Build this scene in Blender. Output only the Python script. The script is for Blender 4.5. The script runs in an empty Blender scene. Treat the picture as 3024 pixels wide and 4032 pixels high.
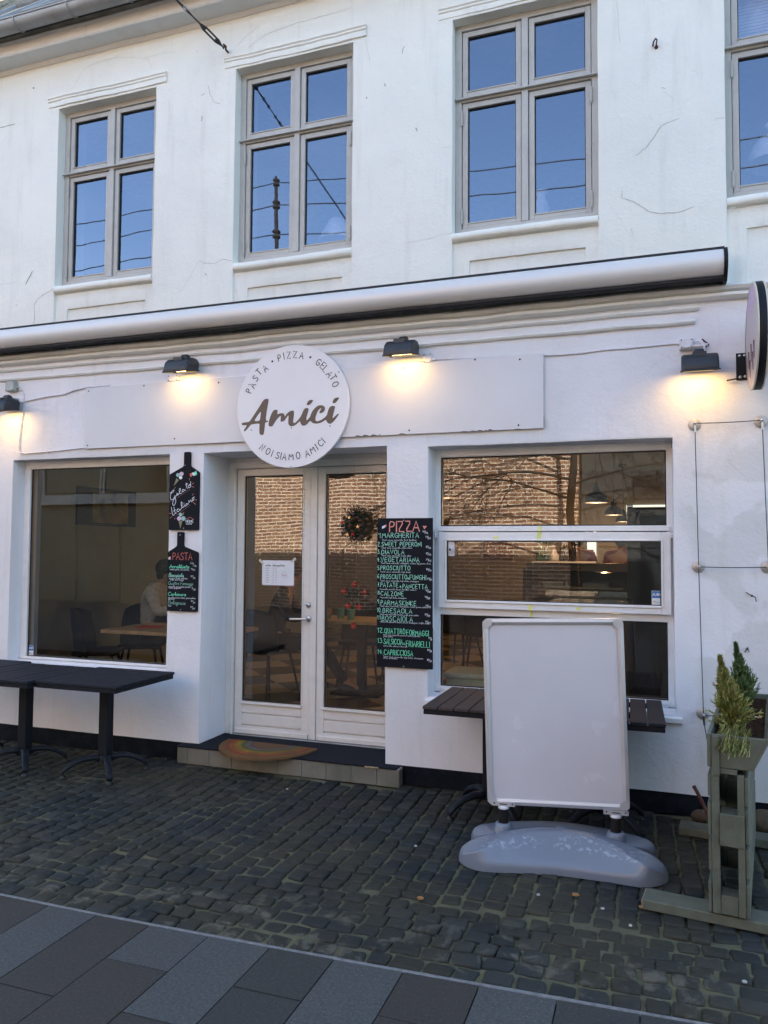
import bpy, bmesh, math, random
from mathutils import Vector, Matrix, noise
from mathutils.geometry import tessellate_polygon
random.seed(7)
R = math.radians
SC = bpy.context.scene
COL = SC.collection

# ------------------------------------------------------------------ camera
cam_d = bpy.data.cameras.new("camera")
cam = bpy.data.objects.new("camera", cam_d)
COL.objects.link(cam)
SC.camera = cam
_r = Vector((0.94373, 0.33065, 0.00623)); _d = Vector((-0.00961, 0.04625, -0.99888)); _f = Vector((-0.33057, 0.94262, 0.04683))
_m = Matrix((( _r.x, -_d.x, -_f.x), (_r.y, -_d.y, -_f.y), (_r.z, -_d.z, -_f.z)))
cam.rotation_euler = _m.to_euler()
cam.location = (0, 0, 1.6)
cam_d.sensor_fit = 'VERTICAL'; cam_d.sensor_height = 36.0
cam_d.lens = 36.0 * 3030 / 4032
cam_d.clip_start = 0.05; cam_d.clip_end = 500

# ------------------------------------------------------------------ sky and sun
SUN_EL, SUN_AZ = 26.0, 12.0        # the sun stands behind the shop, a little to the right
world = bpy.data.worlds.new("World"); SC.world = world; world.use_nodes = True
nt = world.node_tree; nt.nodes.clear()
_o = nt.nodes.new('ShaderNodeOutputWorld'); _b = nt.nodes.new('ShaderNodeBackground')
_s = nt.nodes.new('ShaderNodeTexSky'); _s.sky_type = 'NISHITA'; _s.sun_disc = False
_s.sun_elevation = R(SUN_EL); _s.sun_rotation = R(SUN_AZ); _s.air_density = 1.0; _s.dust_density = 1.0; _s.ozone_density = 1.0
_tc = nt.nodes.new('ShaderNodeTexCoord'); _mp = nt.nodes.new('ShaderNodeMapping'); _mp.inputs['Scale'].default_value = (1.6, 1.6, 4.0)
_n = nt.nodes.new('ShaderNodeTexNoise'); _n.inputs['Scale'].default_value = 1.3; _n.inputs['Detail'].default_value = 7; _n.inputs['Roughness'].default_value = .6
_cr = nt.nodes.new('ShaderNodeValToRGB'); _cr.color_ramp.elements[0].position = .46; _cr.color_ramp.elements[1].position = .80
_cr.color_ramp.elements[1].color = (.24, .24, .24, 1)
_mx = nt.nodes.new('ShaderNodeMix'); _mx.data_type = 'RGBA'; _mx.inputs[7].default_value = (4.6, 5.0, 5.6, 1)
nt.links.new(_tc.outputs['Generated'], _mp.inputs[0]); nt.links.new(_mp.outputs[0], _n.inputs['Vector'])
nt.links.new(_n.outputs[0], _cr.inputs[0]); nt.links.new(_cr.outputs[0], _mx.inputs[0])
nt.links.new(_s.outputs[0], _mx.inputs[6]); nt.links.new(_mx.outputs[2], _b.inputs[0]); nt.links.new(_b.outputs[0], _o.inputs[0])
_b.inputs[1].default_value = 0.15
sun_d = bpy.data.lights.new("sun", 'SUN'); sun_d.energy = 5.0; sun_d.angle = R(.5); sun_d.color = (1.0, .93, .82)
sun = bpy.data.objects.new("sun", sun_d); COL.objects.link(sun)
_sd = Vector((math.sin(R(SUN_AZ)) * math.cos(R(SUN_EL)), math.cos(R(SUN_AZ)) * math.cos(R(SUN_EL)), math.sin(R(SUN_EL))))
sun.rotation_euler = _sd.to_track_quat('Z', 'Y').to_euler(); sun.location = (0, 3, 14)
SC.view_settings.view_transform = 'Standard'; SC.view_settings.look = 'None'
SC.view_settings.exposure = 2.30; SC.view_settings.gamma = 1.0
SC.render.engine = 'CYCLES'
SC.cycles.use_denoising = True
SC.cycles.max_bounces = 10; SC.cycles.diffuse_bounces = 5; SC.cycles.glossy_bounces = 4
SC.cycles.transparent_max_bounces = 16; SC.cycles.transmission_bounces = 4
SC.cycles.sample_clamp_indirect = 4.0; SC.cycles.caustics_reflective = False; SC.cycles.caustics_refractive = False

# ------------------------------------------------------------------ materials
MATS = {}
class NT:
    """small node-tree helper"""
    def __init__(s, name):
        s.m = bpy.data.materials.new(name); s.m.use_nodes = True; s.t = s.m.node_tree
        s.bsdf = s.t.nodes['Principled BSDF']; s.out = s.t.nodes['Material Output']
        MATS[name] = s.m
    def n(s, typ, **kw):
        nd = s.t.nodes.new('ShaderNode' + typ)
        for k, v in kw.items():
            if k.startswith('i_'):
                k2 = k[2:]
                nd.inputs[int(k2) if k2.isdigit() else k2].default_value = v
            else: setattr(nd, k, v)
        return nd
    def l(s, a, b): s.t.links.new(a, b)
    def coord(s, scale=(1, 1, 1), loc=(0, 0, 0), rot=(0, 0, 0), kind='Object'):
        tc = s.n('TexCoord'); mp = s.n('Mapping'); mp.inputs['Scale'].default_value = scale
        mp.inputs['Location'].default_value = loc; mp.inputs['Rotation'].default_value = rot
        s.l(tc.outputs[kind], mp.inputs[0]); return mp.outputs[0]
    def world(s, scale=(1, 1, 1)):
        g = s.n('NewGeometry'); mp = s.n('Mapping'); mp.inputs['Scale'].default_value = scale
        s.l(g.outputs['Position'], mp.inputs[0]); return mp.outputs[0]
    def noise(s, vec, scale=5, detail=4, rough=.5, dist=0):
        nd = s.n('TexNoise'); nd.inputs['Scale'].default_value = scale; nd.inputs['Detail'].default_value = detail
        nd.inputs['Roughness'].default_value = rough; nd.inputs['Distortion'].default_value = dist
        if vec is not None: s.l(vec, nd.inputs['Vector'])
        return nd.outputs[0]
    def ramp(s, fac, stops):
        nd = s.n('ValToRGB'); e = nd.color_ramp.elements
        while len(e) < len(stops): e.new(.5)
        for k, (p, c) in enumerate(stops):
            e[k].position = p; e[k].color = (tuple(c) + (1,)) if hasattr(c, '__len__') else (c, c, c, 1)
        s.l(fac, nd.inputs[0]); return nd.outputs[0]
    def mix(s, fac, a, b, mode='MIX'):
        nd = s.n('Mix'); nd.data_type = 'RGBA'; nd.blend_type = mode
        for src, idx in ((fac, 0), (a, 6), (b, 7)):
            if hasattr(src, 'is_output'): s.l(src, nd.inputs[idx])
            elif hasattr(src, '__len__'): nd.inputs[idx].default_value = tuple(src) + (1,) if len(src) == 3 else src
            else: nd.inputs[idx].default_value = src
        return nd.outputs[2]
    def math(s, op, a, b=None):
        nd = s.n('Math'); nd.operation = op
        for src, idx in ((a, 0), (b, 1)):
            if src is None: continue
            if hasattr(src, 'is_output'): s.l(src, nd.inputs[idx])
            else: nd.inputs[idx].default_value = src
        return nd.outputs[0]
    def bump(s, h, strength=.3, dist=.01, prev=None):
        nd = s.n('Bump'); nd.inputs['Strength'].default_value = strength; nd.inputs['Distance'].default_value = dist
        s.l(h, nd.inputs['Height'])
        if prev is not None: s.l(prev, nd.inputs['Normal'])
        s.l(nd.outputs[0], s.bsdf.inputs['Normal']); return nd.outputs[0]
    def col(s, c):
        if hasattr(c, 'is_output'): s.l(c, s.bsdf.inputs['Base Color'])
        else: s.bsdf.inputs['Base Color'].default_value = tuple(c) + (1,)
    def set(s, **kw):
        for k, v in kw.items():
            k = {'rough': 'Roughness', 'metal': 'Metallic', 'spec': 'Specular IOR Level', 'coat': 'Coat Weight'}.get(k, k)
            if hasattr(v, 'is_output'): s.l(v, s.bsdf.inputs[k])
            else: s.bsdf.inputs[k].default_value = v

def mat(name, c, rough=.6, metal=0.0, var=.12, scale=14, bump=.0, bscale=60, spec=.5, dirt=None):
    """a material with its own slight procedural variation"""
    t = NT(name); v = t.coord()
    n1 = t.noise(v, scale, 6, .6)
    lo = tuple(x * (1 - var) for x in c); hi = tuple(min(1, x * (1 + var)) for x in c)
    cc = t.ramp(n1, [(.3, lo), (.7, hi)])
    if dirt:
        n2 = t.noise(v, scale * .35, 7, .65, .6)
        cc = t.mix(t.ramp(n2, [(.52, 0.0), (.74, 1.0)]), cc, dirt)
    t.col(cc)
    t.set(rough=t.math('ADD', t.math('MULTIPLY', n1, .18), rough - .09), metal=metal, spec=spec)
    if bump: t.bump(t.noise(v, bscale, 4, .6), bump, .004)
    return t.m

def emit(name, c, strength):
    t = NT(name); t.bsdf.inputs['Emission Color'].default_value = tuple(c) + (1,)
    t.bsdf.inputs['Emission Strength'].default_value = strength; t.col(c); return t.m

def plaster(name, base, tint, crack=1.0, bumpk=1.0, stain=(.55, .54, .50)):
    t = NT(name); v = t.world()
    n1 = t.noise(v, 1.1, 6, .62, .3); n2 = t.noise(v, 5.5, 6, .6); n3 = t.noise(v, 55, 5, .65)
    c = t.mix(t.ramp(n1, [(.38, 0.0), (.64, 1.0)]), base, tint)
    # rain streaks and grime
    st = t.noise(t.world((7, 7, .8)), 1.6, 5, .6)
    c = t.mix(t.math('MULTIPLY', t.ramp(st, [(.54, 0.0), (.78, 1.0)]), .34), c, stain)
    c = t.mix(t.math('MULTIPLY', t.ramp(n2, [(.60, 0.0), (.72, 1.0)]), .10), c, stain)
    # one broad damp patch and an unpainted repair at the right end of the front
    sxp = t.n('SeparateXYZ'); t.l(v, sxp.inputs[0])
    pm = t.math('MULTIPLY', t.ramp(t.math('ADD', sxp.outputs[0], t.math('MULTIPLY', n1, .5)), [(.42, 0.0), (.50, 1.0)]), t.ramp(t.math('ADD', t.noise(v, 1.7, 4, .55, .5), t.math('MULTIPLY', t.ramp(sxp.outputs[2], [(.15, .22), (.9, .0)]), .6)), [(.50, 0.0), (.53, 1.0)]))
    pm = t.math('MULTIPLY', pm, t.ramp(t.math('DIVIDE', sxp.outputs[2], 6.0), [(.36, 1.0), (.46, 0.0)]))
    c = t.mix(t.math('MULTIPLY', pm, .42), c, (.52, .53, .51))
    # hairline cracks
    dv = t.n('VectorMath'); dv.operation = 'ADD'
    nn = t.n('TexNoise'); nn.inputs['Scale'].default_value = 2.3; nn.inputs['Detail'].default_value = 5; nn.inputs['Roughness'].default_value = .6
    t.l(v, nn.inputs['Vector'])
    sc = t.n('VectorMath'); sc.operation = 'SCALE'; sc.inputs['Scale'].default_value = .36
    t.l(nn.outputs['Color'], sc.inputs[0]); t.l(v, dv.inputs[0]); t.l(sc.outputs[0], dv.inputs[1])
    vo = t.n('TexVoronoi'); vo.feature = 'DISTANCE_TO_EDGE'; vo.inputs['Scale'].default_value = 1.25; t.l(dv.outputs[0], vo.inputs['Vector'])
    line = t.ramp(vo.outputs[0], [(.0, 1.0), (.0045, 0.0)])
    mask = t.ramp(t.noise(v, .9, 3, .5), [(.56, 0.0), (.62, 1.0)])
    ck = t.math('MULTIPLY', t.math('MULTIPLY', line, mask), crack)
    c = t.mix(t.math('MULTIPLY', ck, .38), c, (.42, .40, .38))
    # chips and small dark marks
    vc = t.n('TexVoronoi'); vc.inputs['Scale'].default_value = 2.6; t.l(dv.outputs[0], vc.inputs['Vector'])
    chip = t.math('MULTIPLY', t.ramp(vc.outputs['Distance'], [(.018, 1.0), (.030, 0.0)]), t.ramp(t.noise(v, 2.0, 2, .5), [(.55, 0.0), (.6, 1.0)]))
    c = t.mix(t.math('MULTIPLY', chip, .55 * crack), c, (.28, .26, .24))
    t.col(c); t.set(rough=.85, spec=.25)
    h = t.math('ADD', t.math('MULTIPLY', n2, 1.1), t.math('MULTIPLY', n3, .30))
    h = t.math('ADD', h, t.math('MULTIPLY', n1, 1.6))
    h = t.math('SUBTRACT', h, t.math('MULTIPLY', ck, .30))
    t.bump(h, .62 * bumpk, .012)
    return t.m

def build_materials():
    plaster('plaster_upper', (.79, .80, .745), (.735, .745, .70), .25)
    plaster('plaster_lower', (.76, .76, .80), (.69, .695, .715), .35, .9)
    plaster('plaster_mould', (.73, .74, .72), (.76, .77, .75), .2, 1.2, (.50, .48, .46))
    plaster('plaster_patch', (.70, .71, .73), (.75, .75, .78), .2)
    # tarred plinth
    t = NT('plinth_tar'); v = t.world(); n1 = t.noise(v, 9, 7, .65); n2 = t.noise(v, 38, 5, .7)
    c = t.mix(t.ramp(n1, [(.45, 0.0), (.72, 1.0)]), (.004, .006, .011), (.013, .016, .023))
    c = t.mix(t.ramp(n2, [(.66, 0.0), (.74, 1.0)]), c, (.09, .09, .09)); t.col(c); t.set(rough=.8, spec=.15); t.bump(n2, .5, .006)
    # brick wall across the street
    t = NT('brick'); g = t.n('NewGeometry'); sx = t.n('SeparateXYZ'); cx = t.n('CombineXYZ')
    t.l(g.outputs['Position'], sx.inputs[0]); t.l(sx.outputs[0], cx.inputs[0]); t.l(sx.outputs[2], cx.inputs[1])
    b = t.n('TexBrick'); b.inputs['Scale'].default_value = 1.0; b.inputs['Brick Width'].default_value = .30; b.inputs['Row Height'].default_value = .092
    b.inputs['Mortar Size'].default_value = .014; b.inputs['Color1'].default_value = (.22, .09, .05, 1); b.inputs['Color2'].default_value = (.38, .20, .105, 1)
    b.inputs['Mortar'].default_value = (.72, .62, .50, 1); b.inputs['Bias'].default_value = 0
    t.l(cx.outputs[0], b.inputs['Vector'])
    c = t.mix(t.math('MULTIPLY', t.ramp(t.noise(g.outputs['Position'], 3.0, 6), [(.4, 0.0), (.7, 1.0)]), .35), b.outputs[0], (.20, .10, .06))
    t.col(c); t.set(rough=.9); t.bump(b.outputs['Fac'], -.5, .01)
    t = NT('dark_brick'); g = t.n('NewGeometry'); sx = t.n('SeparateXYZ'); cx = t.n('CombineXYZ')
    t.l(g.outputs['Position'], sx.inputs[0]); t.l(sx.outputs[0], cx.inputs[0]); t.l(sx.outputs[2], cx.inputs[1])
    b = t.n('TexBrick'); b.inputs['Scale'].default_value = 1.0; b.inputs['Brick Width'].default_value = .30; b.inputs['Row Height'].default_value = .10
    b.inputs['Mortar Size'].default_value = .014; b.inputs['Color1'].default_value = (.17, .175, .145, 1); b.inputs['Color2'].default_value = (.22, .22, .18, 1)
    b.inputs['Mortar'].default_value = (.12, .115, .10, 1); t.l(cx.outputs[0], b.inputs['Vector']); t.col(b.outputs[0]); t.set(rough=.9)
    # cobbles: each stone its own tone
    t = NT('cobble'); v = t.world(); g = t.n('NewGeometry'); n1 = t.noise(v, 42, 6, .65); n2 = t.noise(v, 6, 4, .6)
    c = t.ramp(g.outputs['Random Per Island'], [(0, (.006, .0095, .011)), (.35, (.010, .0145, .016)), (.7, (.016, .021, .022)), (1, (.034, .036, .033))])
    c = t.mix(t.math('MULTIPLY', t.ramp(n1, [(.45, 0.0), (.8, 1.0)]), .35), c, (.036, .040, .036))
    c = t.mix(t.math('MULTIPLY', t.ramp(t.noise(v, 1.1, 5, .6), [(.40, 0.0), (.56, 1.0)]), .75), c, (.036, .033, .018))
    c = t.mix(t.math('MULTIPLY', t.ramp(t.noise(v, .8, 4, .6, .3), [(.50, 0.0), (.62, 1.0)]), .6), c, (.008, .012, .016))
    sy_ = t.n('SeparateXYZ'); t.l(v, sy_.inputs[0])
    c = t.mix(t.math('MULTIPLY', t.math('MULTIPLY', t.ramp(t.noise(v, 5.0, 6, .7, .6), [(.54, 0.0), (.62, 1.0)]), t.ramp(t.math('DIVIDE', sy_.outputs[1], 5.0), [(.62, 1.0), (.70, 0.0)])), .7), c, (.115, .108, .080))
    vo = t.n('TexVoronoi'); vo.inputs['Scale'].default_value = 9; t.l(v, vo.inputs['Vector'])
    c = t.mix(t.math('MULTIPLY', t.ramp(t.noise(v, 2.2, 6, .7), [(.66, 0.0), (.74, 1.0)]), .5), c, (.085, .080, .062))
    t.col(c); t.set(rough=t.math('ADD', t.math('MULTIPLY', n1, .35), .52), spec=.35); t.bump(n1, .7, .006)
    t = NT('moss_joint'); v = t.world(); n1 = t.noise(v, 3.0, 7, .7); n2 = t.noise(v, 70, 4, .7)
    c = t.mix(t.ramp(n1, [(.35, 0.0), (.62, 1.0)]), (.080, .074, .048), (.130, .126, .055))
    c = t.mix(t.ramp(t.noise(v, 1.3, 6, .7, .4), [(.60, 0.0), (.70, 1.0)]), c, (.24, .23, .18))
    c = t.mix(t.math('MULTIPLY', n2, .45), c, (.05, .05, .038)); t.col(c); t.set(rough=.95); t.bump(n2, .8, .006)
    for nm, a, bb in (('slab_grey', (.060, .066, .065), (.082, .088, .086)), ('slab_brown', (.038, .035, .030), (.052, .048, .042)), ('slab_dark', (.032, .036, .034), (.046, .051, .047))):
        t = NT(nm); v = t.world(); n1 = t.math('ADD', t.math('MULTIPLY', t.noise(v, 190, 3, .7), .5), t.math('MULTIPLY', t.noise(v, 75, 4, .75), .5)); n2 = t.noise(v, 4.5, 7, .65); g = t.n('NewGeometry')
        c = t.mix(n2, a, bb); c = t.mix(t.ramp(n1, [(.40, .75), (.56, 0.0)]), c, tuple(x * .40 for x in a)); c = t.mix(t.math('MULTIPLY', t.ramp(t.noise(v, 14, 5, .7), [(.60, 0.0), (.70, 1.0)]), .4), c, tuple(x * .5 for x in a))
        c = t.mix(t.math('MULTIPLY', t.ramp(n1, [(.55, 0.0), (.64, 1.0)]), .6), c, tuple(x * 2.0 for x in bb))
        c = t.mix(t.math('MULTIPLY', g.outputs['Random Per Island'], .22), c, tuple(x * .6 for x in a))
        t.col(c); t.set(rough=.62, spec=.4); t.bump(n1, .6, .003)
    mat('mortar_strip', (.16, .165, .165), .9, bump=.6, bscale=90, var=.3, scale=30)
    mat('asphalt', (.05, .052, .055), .9, bump=.5, bscale=200)
    mat('window_paint', (.44, .435, .41), .5, var=.05, dirt=(.37, .365, .345), bump=.08, bscale=160)
    mat('white_paint', (.76, .76, .765), .38, var=.03, dirt=(.68, .675, .65), bump=.05, bscale=120)
    mat('door_paint', (.70, .69, .66), .4, var=.03, dirt=(.62, .605, .57), bump=.05, bscale=120)
    mat('gasket', (.012, .012, .014), .6)
    mat('black_metal', (.007, .009, .014), .55, var=.25, scale=25, spec=.22, bump=.05)
    mat('cast_iron', (.007, .010, .016), .6, spec=.25, var=.3, scale=40, dirt=(.030, .036, .045), bump=.2, bscale=120)
    mat('lamp_black', (.020, .023, .028), .48, var=.2, scale=20, bump=.12, bscale=200)
    mat('steel', (.50, .50, .50), .32, .9, var=.1)
    mat('zinc', (.33, .34, .34), .55, .35, var=.12, scale=8, dirt=(.26, .25, .23))
    mat('alu', (.60, .61, .64), .42, .55, var=.04, scale=6, dirt=(.54, .54, .56))
    t = NT('awning_alu'); v = t.world((.6, 6, 14)); n1 = t.noise(v, 1.2, 6, .6)
    t.col(t.mix(n1, (.70, .69, .675), (.60, .60, .60))); t.set(rough=.42, metal=.12)
    t.bump(t.noise(t.world((1, 4, 60)), 3, 4, .6), .06, .004)
    mat('sign_white', (.72, .725, .76), .38, var=.025, scale=3, dirt=(.665, .67, .70))
    mat('panel_white', (.62, .63, .665), .42, var=.04, scale=2.0, dirt=(.585, .585, .61))
    mat('poster_white', (.60, .60, .645), .26, var=.05, scale=1.6, dirt=(.565, .565, .60))
    mat('sign_brown', (.10, .070, .052), .5, var=.08)
    mat('ink', (.020, .018, .030), .5)
    mat('chalkboard', (.007, .008, .012), .75, var=.3, scale=20, bump=.1, spec=.18)
    for nm, c in (('chalk_white', (.72, .76, .82)), ('chalk_green', (.20, .78, .48)), ('chalk_mintline', (.38, .80, .62)), ('chalk_red', (.56, .15, .12)), ('chalk_coral', (.70, .27, .23)), ('chalk_mint', (.30, .50, .46)), ('chalk_pink', (.60, .45, .60)), ('chalk_cone', (.25, .23, .13)), ('chalk_dim', (.20, .42, .33)), ('chalk_rose', (.30, .12, .12))):
        mat(nm, c, .8, var=.25, scale=160)
    mat('plank_black', (.012, .015, .022), .7, spec=.25, var=.3, scale=30, bump=.25, bscale=90)
    mat('plank_brown', (.050, .040, .038), .65, spec=.3, var=.2, scale=40, bump=.25, bscale=90)
    mat('tile_grey', (.155, .15, .125), .8, var=.2, scale=9, dirt=(.10, .11, .08), bump=.2, bscale=90)
    mat('grout', (.23, .225, .20), .9)
    mat('rubber', (.010, .013, .019), .85, spec=.15, bump=.4, bscale=220)
    # rainbow mat: coloured bands woven in half rings round the middle of the straight edge
    t = NT('rainbow_coir'); tc = t.n('TexCoord'); sx = t.n('SeparateXYZ'); t.l(tc.outputs['Object'], sx.inputs[0])
    nz = t.noise(tc.outputs['Object'], 30, 4, .6)
    ax = t.math('DIVIDE', sx.outputs[0], .375); ay = t.math('DIVIDE', sx.outputs[1], .40)
    rr = t.math('SQRT', t.math('ADD', t.math('MULTIPLY', ax, ax), t.math('MULTIPLY', ay, ay)))
    rr = t.math('ADD', rr, t.math('MULTIPLY', nz, .03))
    rmp = t.n('ValToRGB'); e = rmp.color_ramp; e.interpolation = 'LINEAR'
    stops = [(0, (.22, .12, .06)), (.34, (.24, .12, .06)), (.37, (.20, .08, .06)), (.43, (.10, .10, .16)), (.47, (.17, .19, .22)), (.52, (.13, .16, .14)), (.55, (.06, .15, .03)), (.60, (.10, .17, .03)), (.63, (.42, .25, .02)), (.71, (.40, .24, .03)), (.74, (.46, .12, .02)), (.82, (.42, .13, .03)), (.85, (.38, .03, .02)), (.90, (.33, .05, .02)), (.93, (.26, .13, .045)), (1, (.25, .13, .05))]
    while len(e.elements) < len(stops): e.elements.new(.5)
    for k, (p_, c_) in enumerate(stops): e.elements[k].position = p_; e.elements[k].color = c_ + (1,)
    t.l(rr, rmp.inputs[0])
    c = t.mix(t.math('MULTIPLY', t.ramp(t.noise(tc.outputs['Object'], 6, 5, .6), [(.32, 0.0), (.60, 1.0)]), .72), rmp.outputs[0], (.15, .085, .04))
    c = t.mix(.38, c, (.10, .07, .045))
    t.col(c); t.set(rough=1.0, spec=.1); t.bump(t.noise(tc.outputs['Object'], 260, 3, .7), 1.0, .006)
    # glass: two thin sheets, clear, mirror-like where it catches the sky
    def glass(name, k, lo, wav, tint, gt=(.96, .98, 1)):
        t = NT(name); t.t.nodes.remove(t.bsdf)
        fr = t.n('Fresnel'); fr.inputs['IOR'].default_value = 1.48
        fac = t.math('MINIMUM', t.math('ADD', t.math('MULTIPLY', fr.outputs[0], k), lo), .95)
        tr = t.n('BsdfTransparent'); tr.inputs[0].default_value = tint + (1,)
        gl = t.n('BsdfGlossy'); gl.inputs['Roughness'].default_value = .0; gl.inputs[0].default_value = gt + (1,)
        mx = t.n('MixShader'); t.l(fac, mx.inputs[0]); t.l(tr.outputs[0], mx.inputs[1]); t.l(gl.outputs[0], mx.inputs[2]); t.l(mx.outputs[0], t.out.inputs[0])
        if wav:
            bp = t.n('Bump'); bp.inputs['Strength'].default_value = 1.0; bp.inputs['Distance'].default_value = wav
            t.l(t.noise(t.world((1, 1, .5)), 2.6, 1, .4), bp.inputs['Height']); t.l(bp.outputs[0], gl.inputs['Normal'])
    glass('glass_upper', 3.6, .04, .0012, (.80, .86, .95), (.66, .74, .92))
    glass('glass_shop', 2.4, .01, .0007, (.86, .90, .88))
    glass('glass_door', 2.5, .015, .0015, (.88, .92, .90))
    mat('yellow_brick', (.42, .38, .27), .9, var=.45, scale=9, dirt=(.20, .18, .13), bump=.8, bscale=20)
    mat('crack_light', (.58, .58, .55), .9); mat('crack_mid', (.36, .35, .33), .9); mat('crack_dark', (.06, .045, .04), .9)
    mat('room_wall', (.30, .245, .17), .8, var=.06, scale=3)
    mat('room_grey', (.38, .41, .34), .85, var=.06, scale=4)
    mat('room_upper', (.10, .11, .13), .85, var=.04)
    mat('room_lining', (.75, .78, .80), .6, var=.03)
    mat('ceiling', (.34, .37, .33), .8)
    mat('night_blue', (.018, .028, .05), .6)
    t = NT('checker_floor'); v = t.world((1.9, 1.9, 1.9)); ck = t.n('TexChecker'); ck.inputs['Scale'].default_value = 1.0
    mp = t.n('Mapping'); mp.inputs['Rotation'].default_value = (0, 0, R(45)); mp.inputs['Location'].default_value = (.2, .1, .5); t.l(v, mp.inputs[0]); t.l(mp.outputs[0], ck.inputs['Vector'])
    ck.inputs['Color1'].default_value = (.60, .50, .38, 1); ck.inputs['Color2'].default_value = (.10, .085, .075, 1)
    t.col(t.mix(t.math('MULTIPLY', t.noise(v, 8, 5), .25), ck.outputs[0], (.22, .18, .14))); t.set(rough=.25)
    mat('wood_light', (.42, .30, .17), .5, var=.15, scale=12)
    mat('wood_dark', (.10, .05, .035), .5, var=.2, scale=12)
    mat('chair_brown', (.025, .020, .019), .75, var=.15)
    mat('chair_blue', (.012, .014, .022), .7)
    mat('red_cloth', (.55, .03, .03), .7)
    mat('staff_red', (.22, .012, .02), .8, var=.2)
    mat('skin', (.42, .24, .17), .6)
    mat('hair_dark', (.018, .014, .012), .7)
    mat('jacket_white', (.62, .60, .57), .95, var=.2, scale=30, bump=1.0, bscale=90)
    mat('trousers_black', (.012, .012, .016), .8)
    mat('bottle_green', (.02, .12, .06), .12, var=.2)
    mat('bottle_dark', (.02, .02, .022), .15)
    mat('tumbler_green', (.08, .24, .17), .15)
    mat('ceramic', (.75, .78, .80), .25)
    mat('shade_white', (.80, .82, .84), .6)
    mat('counter_dark', (.05, .045, .04), .4)
    mat('painting_yellow', (.22, .18, .04), .6, var=.9, scale=5, dirt=(.03, .015, .008))
    mat('painting_red', (.20, .05, .03), .6, var=.7, scale=5, dirt=(.28, .22, .16))
    mat('painting_blue', (.02, .012, .012), .6, var=.8, scale=5)
    mat('paper', (.74, .77, .82), .7, var=.03)
    mat('paper_ink', (.12, .13, .15), .8)
    mat('tape', (.55, .56, .52), .4)
    mat('sticker_blue', (.03, .14, .38), .4); mat('yellow_mark', (.72, .74, .22), .5, var=.1)
    mat('olive_paint', (.103, .113, .084), .75, var=.14, scale=18, dirt=(.070, .075, .050), bump=.5, bscale=110)
    mat('bare_wood', (.42, .30, .19), .8, var=.2, scale=30)
    mat('soil', (.030, .018, .011), 1.0, var=.7, scale=50, bump=1.0, bscale=45, spec=.05)
    mat('butt_white', (.7, .68, .62), .8); mat('butt_orange', (.55, .30, .12), .8)
    mat('cable_white', (.62, .62, .66), .5, var=.08, scale=30)
    mat('box_grey', (.36, .39, .38), .5, var=.1); mat('box_white', (.68, .68, .72), .45)
    mat('box_plastic', (.50, .60, .55), .4)
    mat('disc_steel', (.46, .43, .40), .45, .5, var=.1)
    mat('wire_dark', (.05, .055, .06), .5, .3)
    mat('rust', (.10, .035, .03), .85, var=.5, scale=60, bump=.5)
    mat('roof_tile', (.17, .155, .12), .95, var=.45, scale=7, dirt=(.07, .06, .05), bump=1.0, bscale=14)
    mat('roof_black', (.012, .013, .016), .7)
    mat('opal_acryl', (.50, .41, .43), .35, var=.15, scale=6, dirt=(.50, .44, .46))
    mat('cream', (.75, .66, .50), .8); mat('grey_render', (.060, .062, .060), .9, var=.1); mat('dark_window', (.03, .035, .04), .15)
    mat('mullion_grey', (.50, .50, .47), .6)
    mat('bark', (.030, .022, .017), .9, var=.3, scale=20)
    mat('base_plastic', (.170, .195, .240), .42, var=.04, scale=5)
    t = NT('base_plastic_worn'); v = t.coord(); n1 = t.noise(v, 5, 5, .6); n2 = t.noise(v, 44, 5, .65)
    sx = t.n('SeparateXYZ'); t.l(v, sx.inputs[0])
    msk = t.math('MULTIPLY', t.ramp(n1, [(.44, 0.0), (.52, 1.0)]), t.ramp(n2, [(.535, 0.0), (.57, 1.0)]))
    msk = t.math('MULTIPLY', msk, t.ramp(sx.outputs[2], [(.092, 0.0), (.108, 1.0)]))
    t.col(t.mix(t.math('MULTIPLY', msk, .75), (.170, .195, .240), (.34, .39, .46))); t.set(rough=.30, spec=.6); t.bump(n2, .04, .003)
    mat('spring_dark', (.03, .027, .03), .5, .5)
    t = NT('conifer_green'); g = t.n('NewGeometry'); t.col(t.ramp(g.outputs['Random Per Island'], [(0, (.035, .075, .022)), (.6, (.080, .14, .040)), (1, (.14, .20, .07))])); t.set(rough=.7)
    t = NT('conifer_olive'); g = t.n('NewGeometry'); t.col(t.ramp(g.outputs['Random Per Island'], [(0, (.09, .12, .025)), (.5, (.23, .25, .065)), (.85, (.36, .35, .11)), (1, (.38, .27, .13))])); t.set(rough=.7)
    t = NT('fir_needles'); g = t.n('NewGeometry'); t.col(t.ramp(g.outputs['Random Per Island'], [(0, (.010, .018, .010)), (1, (.035, .050, .024))])); t.set(rough=.7)
    mat('pine_cone', (.12, .065, .04), .85, var=.4, scale=60); mat('bauble_red', (.62, .02, .02), .15, .15); mat('gold', (.55, .42, .2), .3, .7)
    mat('berry', (.22, .12, .16), .5)
    mat('stone_brown', (.085, .065, .042), .9, var=.4, scale=20, bump=.5); mat('leaf_dry', (.30, .15, .05), .9); mat('scrap', (.40, .41, .39), .9, var=.3, scale=300)
    emit('lamp_glow', (1, .62, .25), 5); emit('pendant_glow', (1, .34, .08), 6); mat('edge_cream', (.60, .56, .44), .4, var=.05); emit('down_light', (1, .7, .3), 4)
    emit('bright_window', (.95, 1, .92), .22)
build_materials()
M = MATS

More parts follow.
